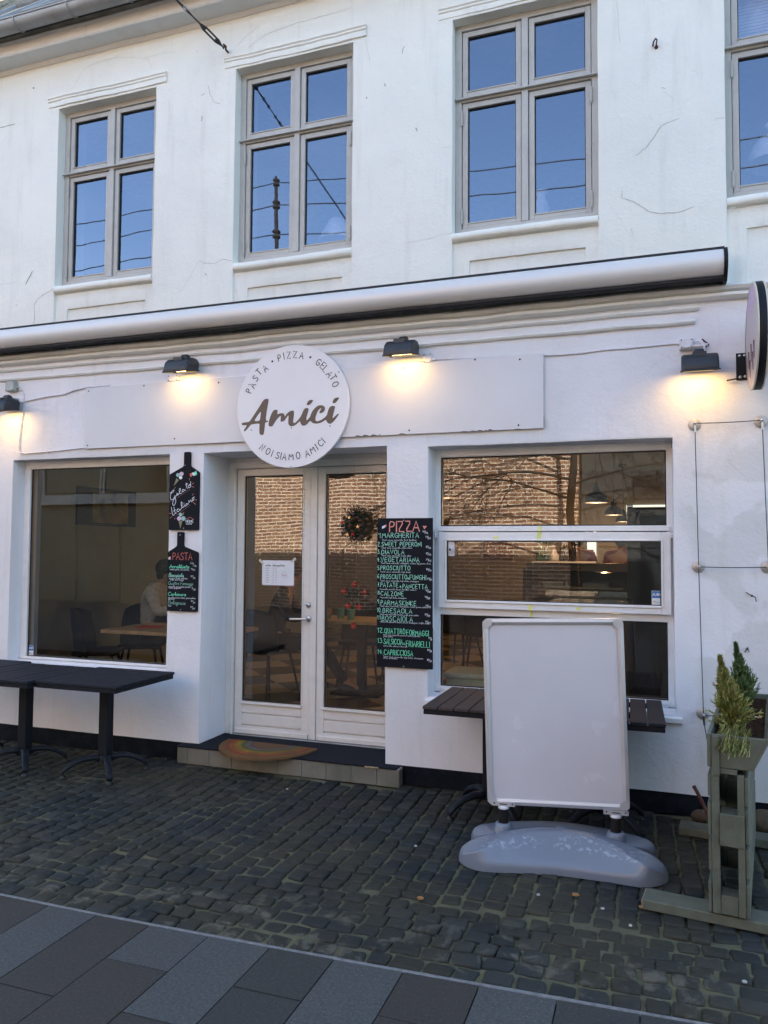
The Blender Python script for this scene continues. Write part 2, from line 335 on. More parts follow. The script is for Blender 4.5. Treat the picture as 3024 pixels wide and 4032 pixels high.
# ------------------------------------------------------------------ mesh helpers
def wob(p, a=1.0):
    """old masonry is never straight: a few millimetres of slow wander"""
    v = noise.noise_vector(Vector((p[0] * 2.1, p[1] * 2.1, p[2] * 2.1)))
    w = noise.noise_vector(Vector((p[0] * 7 + 9, p[1] * 7, p[2] * 7)))
    return Vector((v.x * .005 + w.x * .0018, v.y * .006 + w.y * .0015, v.z * .004 + w.z * .0018)) * a

class MB:
    def __init__(s): s.v = []; s.f = []; s.mi = []; s.mats = []; s.sm = []
    def m(s, name):
        if name not in s.mats: s.mats.append(name)
        return s.mats.index(name)
    def add(s, verts, faces, mt, smooth=False):
        o = len(s.v); s.v += [Vector(v) for v in verts]; k = s.m(mt)
        for f in faces: s.f.append([i + o for i in f]); s.mi.append(k); s.sm.append(smooth)
    def box(s, a, b, mt, rot=None, piv=None):
        x0, y0, z0 = a; x1, y1, z1 = b
        v = [Vector(p) for p in ((x0,y0,z0),(x1,y0,z0),(x1,y1,z0),(x0,y1,z0),(x0,y0,z1),(x1,y0,z1),(x1,y1,z1),(x0,y1,z1))]
        if rot is not None:
            c = Vector(piv) if piv is not None else (Vector(a) + Vector(b)) / 2
            v = [rot @ (p - c) + c for p in v]
        s.add(v, [(0,3,2,1),(4,5,6,7),(0,1,5,4),(1,2,6,5),(2,3,7,6),(3,0,4,7)], mt)
    def prism(s, poly, axis, a, b, mt, smooth=False, cap=True):
        """poly: 2D points; axis 'x': (y,z), 'y': (x,z), 'z': (x,y)"""
        def P(p, t): return {'x': (t, p[0], p[1]), 'y': (p[0], t, p[1]), 'z': (p[0], p[1], t)}[axis]
        n = len(poly); v = [P(p, a) for p in poly] + [P(p, b) for p in poly]
        f = [(i, (i + 1) % n, (i + 1) % n + n, i + n) for i in range(n)]
        s.add(v, f, mt, smooth)
        if cap:
            tris = tessellate_polygon([[Vector((p[0], p[1], 0)) for p in poly]])
            s.add([P(p, a) for p in poly], [tuple(t) for t in tris], mt); s.add([P(p, b) for p in poly], [tuple(reversed(t)) for t in tris], mt)
    def sweepx(s, prof, x0, x1, step, mt, w=0.0, cap=True, smooth=False):
        """profile (y,z) swept along x in steps, with wander"""
        n = max(1, int((x1 - x0) / step)); xs = [x0 + (x1 - x0) * i / n for i in range(n + 1)]; k = len(prof); v = []
        for x in xs:
            for (y, z) in prof:
                p = Vector((x, y, z)); v.append(p + wob(p, w) if w else p)
        f = [(i * k + j, (i + 1) * k + j, (i + 1) * k + (j + 1) % k, i * k + (j + 1) % k) for i in range(n) for j in range(k)]
        s.add(v, f, mt, smooth)
        if cap:
            t = tessellate_polygon([[Vector((p[0], p[1], 0)) for p in prof]])
            s.add(v[:k], [tuple(reversed(q)) for q in t], mt); s.add(v[-k:], [tuple(q) for q in t], mt)
    def tube(s, pts, r, mt, n=8, close=False, cap=True):
        pts = [Vector(p) for p in pts]; rr = r if hasattr(r, '__len__') else [r] * len(pts); v = []; up = None
        for i, p in enumerate(pts):
            d = (pts[min(i + 1, len(pts) - 1)] - pts[max(i - 1, 0)])
            d = d.normalized() if d.length > 1e-9 else Vector((0, 0, 1))
            if up is None: up = d.orthogonal().normalized()
            up = (up - d * up.dot(d)); up = up.normalized() if up.length > 1e-6 else d.orthogonal().normalized()
            w = d.cross(up)
            for k in range(n):
                a = 2 * math.pi * k / n; v.append(p + (up * math.cos(a) + w * math.sin(a)) * rr[i])
        f = [(i * n + k, i * n + (k + 1) % n, (i + 1) * n + (k + 1) % n, (i + 1) * n + k) for i in range(len(pts) - 1) for k in range(n)]
        s.add(v, f, mt, True)
        if cap: s.add(v[:n], [tuple(range(n))[::-1]], mt); s.add(v[-n:], [tuple(range(n))], mt)
    def lathe(s, prof, c, mt, n=20, axis='z', smooth=True, cap=True):
        """prof: (radius, height) pairs"""
        c = Vector(c); v = []
        for (r, h) in prof:
            for k in range(n):
                a = 2 * math.pi * k / n; x, y = r * math.cos(a), r * math.sin(a)
                v.append(c + Vector({'z': (x, y, h), 'y': (x, h, y), 'x': (h, x, y)}[axis]))
        f = [(i * n + k, i * n + (k + 1) % n, (i + 1) * n + (k + 1) % n, (i + 1) * n + k) for i in range(len(prof) - 1) for k in range(n)]
        s.add(v, f, mt, smooth)
        if cap: s.add(v[:n], [tuple(range(n))[::-1]], mt, False); s.add(v[-n:], [tuple(range(n))], mt, False)
    def ball(s, c, r, mt, n=12, sq=(1, 1, 1)):
        c = Vector(c); v = []; f = []; m = n // 2
        for i in range(m + 1):
            t = math.pi * i / m
            for k in range(n):
                a = 2 * math.pi * k / n; v.append(c + Vector((math.sin(t) * math.cos(a) * sq[0], math.sin(t) * math.sin(a) * sq[1], math.cos(t) * sq[2])) * r)
        for i in range(m):
            for k in range(n): f.append((i * n + k, (i + 1) * n + k, (i + 1) * n + (k + 1) % n, i * n + (k + 1) % n))
        s.add(v, f, mt, True)
    def build(s, name, parent=None, world=True, bevel=0, seg=2, angle=40, loc=None):
        keep = name == 'pane'   # panes keep their street side as the front
        me = bpy.data.meshes.new(name)
        off = Vector((0, 0, 0)); p = parent
        while world and p is not None: off += p.location; p = p.parent
        if loc is not None: off = Vector(loc)
        me.from_pydata([tuple(v - off) for v in s.v], [], s.f); me.validate()
        for nm in s.mats: me.materials.append(M[nm])
        if len(me.polygons) == len(s.f):
            me.polygons.foreach_set('material_index', s.mi); me.polygons.foreach_set('use_smooth', s.sm)
        if not keep: bm = bmesh.new(); bm.from_mesh(me); bmesh.ops.recalc_face_normals(bm, faces=bm.faces); bm.to_mesh(me); bm.free()
        o = bpy.data.objects.new(name, me); COL.objects.link(o); o.parent = parent
        if loc is not None: o.location = loc
        if bevel:
            md = o.modifiers.new('bevel', 'BEVEL'); md.width = bevel; md.segments = seg; md.limit_method = 'ANGLE'; md.angle_limit = R(angle)
        return o

def thing(name, label, cat, loc=(0, 0, 0), rz=0, group=None):
    o = bpy.data.objects.new(name, None); COL.objects.link(o); o.location = loc; o.rotation_euler = (0, 0, rz); o.empty_display_size = .1
    return tag(o, label, cat, group)
def tag(o, label, cat, group=None):
    o['label'] = label; o['category'] = cat
    if group: o['group'] = group
    return o
def struct(o, kind='structure'): o['kind'] = kind; return o
def dup(root, loc=None, rz=None, label=None, group=None):
    r = root.copy(); COL.objects.link(r)
    if loc is not None: r.location = loc
    if rz is not None: r.rotation_euler = (0, 0, rz)
    if label: r['label'] = label
    if group: r['group'] = group
    for ch in list(root.children):
        c = ch.copy(); COL.objects.link(c); c.parent = r
        for g in list(ch.children):
            d = g.copy(); COL.objects.link(d); d.parent = c
    return r
def light(name, kind, loc, energy, color, parent=None, size=.1, rot=None, size_y=None, spot=None):
    d = bpy.data.lights.new(name, kind); d.energy = energy; d.color = color
    if kind == 'AREA':
        d.size = size
        if size_y: d.shape = 'RECTANGLE'; d.size_y = size_y
    elif kind in ('POINT', 'SPOT'): d.shadow_soft_size = size
    if spot: d.spot_size = spot; d.spot_blend = .6
    o = bpy.data.objects.new(name, d); COL.objects.link(o); o.parent = parent; o.location = loc
    if rot: o.rotation_euler = rot
    return o

# ------------------------------------------------------------------ lettering
GL = {
'A': [[(0,0),(.32,1),(.64,0)],[(.12,.36),(.52,.36)]], 'B': [[(0,0),(0,1),(.38,.95),(.46,.76),(.38,.56),(0,.52)],[(.38,.52),(.52,.28),(.4,.04),(0,0)]],
'C': [[(.6,.86),(.42,1),(.18,.92),(.02,.62),(.04,.28),(.22,.03),(.45,.02),(.62,.18)]], 'D': [[(0,0),(0,1),(.34,.95),(.58,.68),(.58,.32),(.34,.04),(0,0)]],
'E': [[(.5,1),(0,1),(0,0),(.52,0)],[(0,.52),(.42,.52)]], 'F': [[(.5,1),(0,1),(0,0)],[(0,.52),(.42,.52)]],
'G': [[(.6,.86),(.42,1),(.18,.92),(.02,.62),(.04,.28),(.22,.03),(.46,.02),(.6,.2),(.6,.45),(.36,.45)]], 'H': [[(0,0),(0,1)],[(.54,0),(.54,1)],[(0,.52),(.54,.52)]],
'I': [[(.06,0),(.06,1)]], 'K': [[(0,0),(0,1)],[(.52,1),(0,.45),(.56,0)]], 'L': [[(0,1),(0,0),(.48,0)]], 'M': [[(0,0),(.06,1),(.36,.3),(.66,1),(.72,0)]],
'N': [[(0,0),(0,1),(.54,0),(.54,1)]], 'O': [[(.33,1),(.12,.9),(.02,.6),(.04,.26),(.22,.02),(.46,.02),(.63,.26),(.64,.62),(.54,.9),(.33,1)]],
'P': [[(0,0),(0,1),(.38,.96),(.48,.74),(.38,.5),(0,.44)]], 'Q': [[(.33,1),(.12,.9),(.02,.6),(.04,.26),(.22,.02),(.46,.02),(.63,.26),(.64,.62),(.54,.9),(.33,1)],[(.42,.24),(.68,-.06)]],
'R': [[(0,0),(0,1),(.38,.96),(.47,.75),(.38,.54),(0,.48)],[(.24,.5),(.54,0)]], 'S': [[(.52,.86),(.36,1),(.12,.94),(.05,.74),(.2,.56),(.42,.46),(.54,.26),(.42,.04),(.16,0),(0,.15)]],
'T': [[(0,1),(.6,1)],[(.3,1),(.3,0)]], 'U': [[(0,1),(.02,.3),(.16,.02),(.4,.02),(.54,.28),(.54,1)]], 'V': [[(0,1),(.3,0),(.6,1)]], 'W': [[(0,1),(.2,0),(.4,.7),(.6,0),(.82,1)]],
'Z': [[(.02,1),(.56,1),(0,0),(.58,0)]], '0': [[(.26,1),(.06,.8),(.02,.4),(.16,.02),(.36,.02),(.5,.4),(.46,.8),(.26,1)]], '1': [[(.02,.74),(.22,1),(.22,0)]],
'2': [[(.02,.78),(.16,1),(.4,.94),(.44,.7),(0,0),(.5,0)]], '3': [[(.02,.96),(.42,.98),(.2,.6),(.44,.5),(.44,.16),(.22,0),(0,.1)]], '4': [[(.34,0),(.34,1),(0,.34),(.5,.34)]],
'5': [[(.46,1),(.06,1),(.04,.56),(.34,.58),(.46,.3),(.3,.02),(0,.06)]], '6': [[(.4,1),(.1,.66),(.02,.26),(.2,0),(.42,.14),(.4,.42),(.16,.5),(.04,.34)]], '7': [[(0,1),(.48,1),(.16,0)],[(.1,.5),(.4,.5)]],
'8': [[(.26,.54),(.06,.76),(.22,1),(.44,.8),(.26,.54),(.02,.26),(.2,0),(.44,.1),(.46,.32),(.26,.54)]], '9': [[(.44,.9),(.22,1),(.04,.76),(.14,.52),(.4,.6),(.44,.9),(.36,0)]],
'a': [[(.34,.46),(.14,.48),(.02,.22),(.14,0),(.3,.14),(.36,.46),(.36,.06),(.46,.04)]], 'b': [[(.02,.2),(.14,.7),(.2,.98),(.08,.95),(.06,.2),(.18,0),(.34,.14),(.32,.38),(.14,.36)]],
'c': [[(.34,.4),(.2,.5),(.04,.28),(.08,.04),(.24,.0),(.4,.12)]], 'd': [[(.34,.46),(.14,.48),(.02,.22),(.14,0),(.3,.14),(.38,1)],[(.38,1),(.36,.06),(.46,.04)]],
'e': [[(.04,.2),(.3,.3),(.26,.5),(.08,.42),(.04,.14),(.18,0),(.38,.12)]], 'f': [[(.02,.1),(.2,.6),(.26,.96),(.14,.94),(.12,.2),(.1,-.3)],[(.02,.45),(.28,.47)]],
'g': [[(.34,.46),(.14,.48),(.02,.22),(.14,.02),(.3,.14),(.36,.46),(.32,-.2),(.16,-.36),(.06,-.22),(.42,.06)]], 'h': [[(.04,0),(.1,1)],[(.06,.3),(.22,.5),(.32,.4),(.32,.04),(.42,.04)]],
'i': [[(.06,.46),(.06,.06),(.18,.04)],[(.08,.68),(.1,.7)]], 'k': [[(.04,0),(.1,1)],[(.34,.48),(.08,.24),(.36,.0)]], 'l': [[(.02,.2),(.18,.7),(.2,.96),(.1,.96),(.08,.16),(.2,.02)]],
'm': [[(.02,.46),(.06,0)],[(.05,.3),(.16,.48),(.24,.4),(.24,.02)],[(.24,.3),(.38,.48),(.46,.4),(.46,.06),(.54,.04)]], 'n': [[(.02,.46),(.06,0)],[(.05,.3),(.2,.48),(.3,.4),(.3,.06),(.4,.04)]],
'o': [[(.2,.5),(.04,.36),(.06,.08),(.22,0),(.36,.16),(.34,.4),(.2,.5),(.4,.44)]], 'p': [[(.04,.48),(.06,-.34)],[(.06,.34),(.22,.5),(.36,.32),(.28,.04),(.08,.06)]],
'q': [[(.34,.46),(.14,.48),(.02,.22),(.14,0),(.3,.14),(.36,.48),(.36,-.36)]], 'r': [[(.02,.46),(.06,0)],[(.05,.28),(.18,.48),(.32,.42)]], 's': [[(.28,.42),(.12,.48),(.08,.32),(.28,.18),(.2,.0),(.02,.06)]],
't': [[(.12,.86),(.1,.1),(.24,.02)],[(.0,.56),(.26,.58)]], 'u': [[(.02,.46),(.06,.06),(.22,.04),(.34,.46),(.34,.06),(.44,.04)]], 'v': [[(.0,.46),(.16,0),(.34,.46)]],
'w': [[(.0,.46),(.12,.02),(.24,.36),(.36,.02),(.48,.46)]], 'y': [[(.02,.46),(.1,.1),(.28,.14),(.34,.46),(.26,-.3),(.06,-.3)]], 'z': [[(.0,.46),(.32,.46),(.0,.0),(.34,.0)]],
'/': [[(.0,-.1),(.5,1.05)]], '.': [[(.04,.0),(.08,.04)]], ',': [[(.06,.04),(.0,-.12)]], '(': [[(.2,1),(.04,.5),(.2,0)]], ')': [[(.04,1),(.2,.5),(.04,0)]], '-': [[(0,.4),(.3,.4)]], ':': [[(.04,.1),(.06,.12)],[(.04,.4),(.06,.42)]], '*': [[(.0,.45),(.04,.49)]]}
def glyph_w(ch):
    if ch == ' ': return .34
    g = GL.get(ch)
    return (max(p[0] for s in g for p in s) if g else .3)
def smooth_line(pts):
    if len(pts) < 3: return pts
    out = [pts[0]]
    for a, b in zip(pts[:-1], pts[1:]):
        out += [(a[0] * .75 + b[0] * .25, a[1] * .75 + b[1] * .25), (a[0] * .25 + b[0] * .75, a[1] * .25 + b[1] * .75)]
    return out + [pts[-1]]
class Ink:
    """flat strokes lying on an upright board, facing the street"""
    def __init__(s, y): s.mb = MB(); s.y = y; s.k = 0
    def stroke(s, pts, w, mt, curve=False):
        if curve: pts = smooth_line(pts)
        s.k += 1; y = s.y - .00012 * (s.k % 9) - .0002
        L = []; Rr = []; n = len(pts)
        for i in range(n):
            a = Vector(pts[max(i - 1, 0)]); b = Vector(pts[min(i + 1, n - 1)]); d = b - a
            d = d.normalized() if d.length > 1e-9 else Vector((1, 0)); nn = Vector((-d.y, d.x)); p = Vector(pts[i])
            if i == 0: p = p - d * w * .35
            if i == n - 1: p = p + d * w * .35
            ww = w * (.5 + .08 * math.sin(i * 2.3 + s.k))
            L.append((p.x + nn.x * ww, y, p.y + nn.y * ww)); Rr.append((p.x - nn.x * ww, y, p.y - nn.y * ww))
        s.mb.add(L + Rr, [(i, i + 1, n + i + 1, n + i) for i in range(n - 1)], mt)
    def text(s, txt, x, z, h, mt, w=None, width=None, w_line=.1, slant=0, gap=.16, ang=0, jit=.02, curve=False):
        tot = sum(glyph_w(c) + gap for c in txt) - gap
        kx = (width / tot) if width else h
        cx = 0; ca, sa = math.cos(ang), math.sin(ang)
        for ch in txt:
            if ch != ' ':
                jy = random.uniform(-jit, jit) * h
                for st in GL.get(ch, []):
                    P = []
                    for (a, b) in st:
                        px = (cx + a) * kx + slant * b * h; pz = b * h + jy
                        P.append((x + px * ca - pz * sa, z + px * sa + pz * ca))
                    s.stroke(P, w_line * h if w is None else w, mt, curve or len(P) > 3)
            cx += glyph_w(ch) + gap
    def glyph_at(s, ch, c, h, mt, ang, w):
        if ch == '*':
            P = [(c[0] + .0085 * math.cos(k * .5236), c[1] + .0085 * math.sin(k * .5236)) for k in range(12)]; s.fill(P, mt); return
        gw = glyph_w(ch); ca, sa = math.cos(ang), math.sin(ang)
        for st in GL[ch]:
            P = []
            for (a, b) in st:
                px = (a - gw / 2) * h; pz = (b - .5) * h; P.append((c[0] + px * ca - pz * sa, c[1] + px * sa + pz * ca))
            s.stroke(P, w, mt, len(P) > 4)
    def fill(s, poly, mt, holes=None):
        s.k += 1; y = s.y - .00012 * (s.k % 9) - .0002
        loops = [poly] + (holes or []); tr = tessellate_polygon([[Vector((p[0], p[1], 0)) for p in L] for L in loops])
        flat = [p for L in loops for p in L]
        s.mb.add([(p[0], y, p[1]) for p in flat], [tuple(t) for t in tr], mt)
def chaikin(P):
    out = []
    for i in range(len(P)):
        a, b = P[i], P[(i + 1) % len(P)]
        out += [(a[0] * .78 + b[0] * .22, a[1] * .78 + b[1] * .22), (a[0] * .22 + b[0] * .78, a[1] * .22 + b[1] * .78)]
    return out

AMICI={'A': [(-2.679,2.686),(-2.663,2.687),(-2.647,2.683),(-2.662,2.606),(-2.672,2.526),(-2.65,2.524),(-2.649,2.517),(-2.675,2.513),(-2.678,2.479),(-2.685,2.427),(-2.693,2.421),(-2.712,2.422),(-2.722,2.435),(-2.723,2.481),(-2.721,2.509),(-2.788,2.504),(-2.797,2.498),(-2.838,2.455),(-2.85,2.455),(-2.85,2.465),(-2.829,2.493),(-2.828,2.499),(-2.863,2.5),(-2.871,2.509),(-2.868,2.518),(-2.85,2.521),(-2.809,2.523),(-2.796,2.536),(-2.762,2.582),(-2.721,2.637),(-2.695,2.676)],'H': [(-2.711,2.598),(-2.735,2.572),(-2.769,2.526),(-2.721,2.526),(-2.714,2.561)],'M': [(-2.607,2.602),(-2.578,2.601),(-2.574,2.591),(-2.579,2.566),(-2.557,2.574),(-2.531,2.574),(-2.519,2.563),(-2.518,2.546),(-2.5,2.569),(-2.474,2.587),(-2.448,2.589),(-2.442,2.58),(-2.444,2.542),(-2.45,2.505),(-2.44,2.495),(-2.422,2.506),(-2.394,2.535),(-2.379,2.562),(-2.367,2.59),(-2.352,2.602),(-2.326,2.599),(-2.329,2.578),(-2.343,2.537),(-2.344,2.509),(-2.333,2.518),(-2.315,2.536),(-2.311,2.55),(-2.298,2.577),(-2.276,2.601),(-2.251,2.615),(-2.221,2.615),(-2.201,2.602),(-2.198,2.583),(-2.21,2.565),(-2.228,2.557),(-2.243,2.559),(-2.243,2.567),(-2.228,2.591),(-2.233,2.594),(-2.253,2.579),(-2.268,2.547),(-2.275,2.52),(-2.27,2.504),(-2.255,2.5),(-2.22,2.513),(-2.185,2.538),(-2.178,2.566),(-2.168,2.593),(-2.151,2.606),(-2.124,2.603),(-2.121,2.595),(-2.133,2.554),(-2.143,2.513),(-2.121,2.531),(-2.099,2.549),(-2.091,2.545),(-2.099,2.532),(-2.125,2.499),(-2.15,2.479),(-2.165,2.478),(-2.182,2.488),(-2.191,2.511),(-2.224,2.49),(-2.264,2.483),(-2.295,2.489),(-2.314,2.51),(-2.34,2.481),(-2.36,2.473),(-2.378,2.476),(-2.388,2.488),(-2.394,2.511),(-2.427,2.483),(-2.452,2.474),(-2.473,2.476),(-2.486,2.488),(-2.489,2.507),(-2.485,2.561),(-2.504,2.536),(-2.522,2.514),(-2.551,2.511),(-2.55,2.529),(-2.547,2.559),(-2.572,2.54),(-2.598,2.508),(-2.613,2.483),(-2.629,2.48),(-2.644,2.483),(-2.648,2.496),(-2.645,2.52),(-2.63,2.566)],'D1': [(-2.342,2.622),(-2.344,2.628),(-2.334,2.648),(-2.317,2.659),(-2.294,2.656),(-2.294,2.648),(-2.316,2.624),(-2.324,2.621)],'D2': [(-2.141,2.624),(-2.142,2.635),(-2.132,2.655),(-2.115,2.663),(-2.091,2.662),(-2.092,2.655),(-2.114,2.629),(-2.122,2.624)]}
RING_TOP=[('P',-2.815,2.755),('A',-2.784,2.793),('S',-2.761,2.844),('T',-2.733,2.89),('A',-2.682,2.913),('*',-2.624,2.96),('P',-2.566,2.982),('I',-2.532,2.992),('Z',-2.491,2.996),('Z',-2.44,2.996),('A',-2.387,2.986),('*',-2.318,2.967),('G',-2.254,2.927),('E',-2.219,2.9),('L',-2.198,2.874),('A',-2.167,2.834),('T',-2.138,2.809),('O',-2.121,2.759)]
RING_LOW=[('N',-2.696,2.33),('O',-2.649,2.299),('I',-2.615,2.284),('S',-2.57,2.267),('I',-2.545,2.262),('A',-2.515,2.255),('M',-2.462,2.255),('O',-2.407,2.261),('A',-2.336,2.273),('M',-2.295,2.298),('I',-2.264,2.317),('C',-2.232,2.342),('I',-2.211,2.361)]
GELATO_WHITE=[[(-3.501,2.015),(-3.495,2.008),(-3.481,2.014),(-3.469,2.023),(-3.464,2.032),(-3.47,2.036),(-3.482,2.028),(-3.492,2.012),(-3.498,1.989),(-3.496,1.969),(-3.487,1.958),(-3.475,1.961),(-3.462,1.977),(-3.457,1.993)],[(-3.46,1.979),(-3.451,1.968),(-3.446,1.949),(-3.453,1.927),(-3.464,1.913),(-3.474,1.92),(-3.476,1.938),(-3.467,1.959),(-3.454,1.977),(-3.443,1.995),(-3.43,2.002),(-3.433,2.01),(-3.441,2.007),(-3.442,1.998),(-3.433,1.992),(-3.422,2.002),(-3.409,2.029),(-3.408,2.045),(-3.415,2.047),(-3.42,2.034),(-3.417,2.013),(-3.409,2.004),(-3.398,2.01)],[(-3.378,2.037),(-3.388,2.038),(-3.395,2.026),(-3.389,2.016),(-3.377,2.024),(-3.374,2.037),(-3.371,2.029),(-3.362,2.033)],[(-3.358,2.087),(-3.357,2.064),(-3.351,2.046),(-3.343,2.046)],[(-3.362,2.073),(-3.344,2.08)],[(-3.331,2.068),(-3.339,2.066),(-3.34,2.057),(-3.336,2.05),(-3.322,2.05),(-3.315,2.064),(-3.318,2.075),(-3.328,2.075),(-3.331,2.068),(-3.323,2.064),(-3.317,2.096)],[(-3.486,1.902),(-3.479,1.865),(-3.471,1.84),(-3.464,1.839),(-3.456,1.851)],[(-3.463,1.904),(-3.458,1.881),(-3.448,1.851),(-3.44,1.86)],[(-3.467,1.872),(-3.449,1.883)],[(-3.42,1.89),(-3.433,1.888),(-3.438,1.874),(-3.427,1.865),(-3.414,1.876),(-3.413,1.887),(-3.406,1.878),(-3.396,1.894),(-3.39,1.924),(-3.393,1.942),(-3.4,1.942),(-3.4,1.924),(-3.393,1.901),(-3.383,1.896),(-3.372,1.912)],[(-3.373,1.921),(-3.368,1.91),(-3.36,1.907),(-3.354,1.916)],[(-3.376,1.933),(-3.374,1.931)],[(-3.344,1.93),(-3.354,1.929),(-3.358,1.919),(-3.349,1.915),(-3.34,1.927),(-3.333,1.926)],[(-3.333,1.952),(-3.33,1.933),(-3.32,1.952),(-3.312,1.957),(-3.311,1.943),(-3.304,1.941),(-3.299,1.952)],[(-3.292,1.972),(-3.302,1.97),(-3.302,1.959),(-3.297,1.95),(-3.289,1.954),(-3.286,1.968),(-3.294,1.975),(-3.297,1.966),(-3.284,1.98)]]
GELATO_RED=[[(-3.435,1.974),(-3.322,2.038)],[(-3.448,1.836),(-3.316,1.919)],[(-3.465,2.044),(-3.453,2.055)],[(-3.308,2.075),(-3.291,2.087)],[(-3.309,2.058),(-3.288,2.052)],[(-3.301,1.991),(-3.294,2.003)],[(-3.282,1.956),(-3.263,1.956)],[(-3.291,1.936),(-3.272,1.922)],[(-3.509,1.857),(-3.487,1.854)],[(-3.496,1.818),(-3.48,1.833)],[(-3.454,1.823),(-3.453,1.81)],[(-3.508,1.943),(-3.496,1.954)],[(-3.331,2.107),(-3.329,2.121)],[(-3.352,1.811),(-3.318,1.825),(-3.287,1.809)]]
GELATO_FILL=[('chalk_cone',[(-3.446,2.126),(-3.424,2.109),(-3.47,2.063)]),('chalk_red',[(-3.33,2.155),(-3.306,2.164),(-3.302,2.144),(-3.321,2.128)]),('chalk_white',[(-3.306,2.164),(-3.288,2.165),(-3.286,2.138),(-3.302,2.144)]),('chalk_green',[(-3.288,2.165),(-3.271,2.179),(-3.263,2.147),(-3.286,2.138)]),('chalk_cone',[(-3.419,1.797),(-3.386,1.797),(-3.402,1.737)]),('chalk_cone',[(-3.387,1.851),(-3.369,1.869),(-3.379,1.839)]),('chalk_mint',[(-3.415,2.148),(-3.417,2.141),(-3.423,2.136),(-3.432,2.134),(-3.441,2.136),(-3.447,2.142),(-3.449,2.149),(-3.447,2.157),(-3.441,2.162),(-3.432,2.164),(-3.423,2.161),(-3.417,2.156)]),('chalk_pink',[(-3.382,2.156),(-3.384,2.149),(-3.391,2.143),(-3.4,2.141),(-3.409,2.143),(-3.416,2.149),(-3.419,2.157),(-3.417,2.165),(-3.41,2.171),(-3.401,2.173),(-3.391,2.17),(-3.384,2.165)]),('chalk_white',[(-3.393,2.128),(-3.395,2.122),(-3.401,2.117),(-3.409,2.115),(-3.416,2.117),(-3.422,2.122),(-3.424,2.129),(-3.422,2.136),(-3.417,2.14),(-3.409,2.142),(-3.401,2.14),(-3.396,2.135)]),('chalk_mint',[(-3.387,1.845),(-3.389,1.838),(-3.395,1.833),(-3.402,1.831),(-3.41,1.833),(-3.416,1.838),(-3.419,1.845),(-3.417,1.852),(-3.411,1.857),(-3.403,1.859),(-3.395,1.857),(-3.389,1.852)]),('chalk_mint',[(-3.358,1.815),(-3.36,1.806),(-3.368,1.8),(-3.378,1.797),(-3.388,1.8),(-3.396,1.806),(-3.399,1.815),(-3.396,1.824),(-3.389,1.831),(-3.379,1.833),(-3.368,1.83),(-3.36,1.824)]),('chalk_pink',[(-3.396,1.815),(-3.399,1.807),(-3.406,1.801),(-3.415,1.799),(-3.425,1.801),(-3.432,1.807),(-3.435,1.816),(-3.432,1.824),(-3.425,1.83),(-3.416,1.832),(-3.406,1.83),(-3.399,1.824)])]
CRACKS=[(0.004,'m',[(-3.294,3.805),(-3.252,3.787),(-3.15,3.77),(-3.089,3.795),(-2.998,3.775)]),(0.0035,'l',[(-3.294,3.801),(-3.354,3.717),(-3.415,3.633),(-3.466,3.58)]),(0.005,'m',[(-4.673,3.75),(-4.744,3.715),(-4.852,3.671),(-4.891,3.616),(-4.883,3.507),(-4.9,3.45)]),(0.005,'m',[(-3.238,5.187),(-3.216,5.108),(-3.184,5.047),(-3.132,5.019)]),(0.005,'m',[(-3.299,5.115),(-3.268,5.128)]),(0.006,'d',[(-3.286,4.95),(-3.291,4.912)]),(0.009,'d',[(-4.921,3.916),(-4.956,3.86),(-4.991,3.805)]),(0.006,'r',[(-5.322,5.224),(-5.245,5.224),(-5.156,5.226)]),(0.0035,'l',[(-4.57,5.411),(-4.523,5.441),(-4.478,5.512),(-4.432,5.562),(-4.304,5.594),(-4.119,5.595),(-3.982,5.57),(-3.802,5.519),(-3.756,5.423)]),(0.0035,'l',[(-3.836,5.535),(-3.715,5.538),(-3.541,5.52)]),(0.0035,'l',[(-3.597,5.144),(-3.584,5.048),(-3.588,4.936)]),(0.004,'l',[(-2.906,5.397),(-2.857,5.438),(-2.739,5.485),(-2.641,5.499),(-2.449,5.519),(-2.261,5.52),(-2.04,5.53)]),(0.003,'l',[(-2.997,5.45),(-2.918,5.506),(-2.799,5.571)]),(0.0035,'l',[(-1.93,5.271),(-1.911,5.164),(-1.893,5.057)]),(0.0035,'l',[(-5.269,3.831),(-5.168,3.834),(-5.08,3.838)]),(0.004,'l',[(-0.194,5.138),(-0.185,5.012),(-0.175,4.856)]),(0.005,'m',[(-0.089,4.105),(-0.026,4.143),(0.016,4.196),(0.065,4.269),(0.127,4.288),(0.175,4.299)]),(0.004,'m',[(-0.168,3.895),(-0.175,3.843),(-0.098,3.809),(-0.057,3.773),(-0.002,3.728),(0.067,3.708),(0.175,3.703),(0.256,3.728)]),(0.0035,'l',[(-1.625,3.734),(-1.474,3.74),(-1.374,3.759),(-1.276,3.762)]),(0.0035,'l',[(-1.368,4.374),(-1.293,4.371)]),(0.006,'m',[(-1.65,5.105),(-1.643,5.149),(-1.629,5.155)]),(0.01,'m',[(-1.548,4.548),(-1.537,4.523)]),(0.009,'m',[(-1.784,4.912),(-1.777,4.887)]),(0.0045,'m',[(0.072,4.516),(0.095,4.505)]),(0.0035,'l',[(0.081,4.491),(0.122,4.453),(0.142,4.412)]),(0.0035,'l',[(0.381,4.261),(0.434,4.254)]),(0.0035,'l',[(-0.117,3.639),(-0.109,3.593)]),(0.013,'d',[(-4.969,5.509),(-4.954,5.506)]),(0.009,'m',[(-3.349,5.485),(-3.34,5.483)]),(0.009,'m',[(-3.234,3.704),(-3.225,3.685)]),(0.008,'d',[(-5.088,3.64),(-5.08,3.639)]),(0.009,'m',[(-1.921,4.84),(-1.918,4.826)]),(0.006,'l',[(0.452,3.678),(0.491,3.687)])]

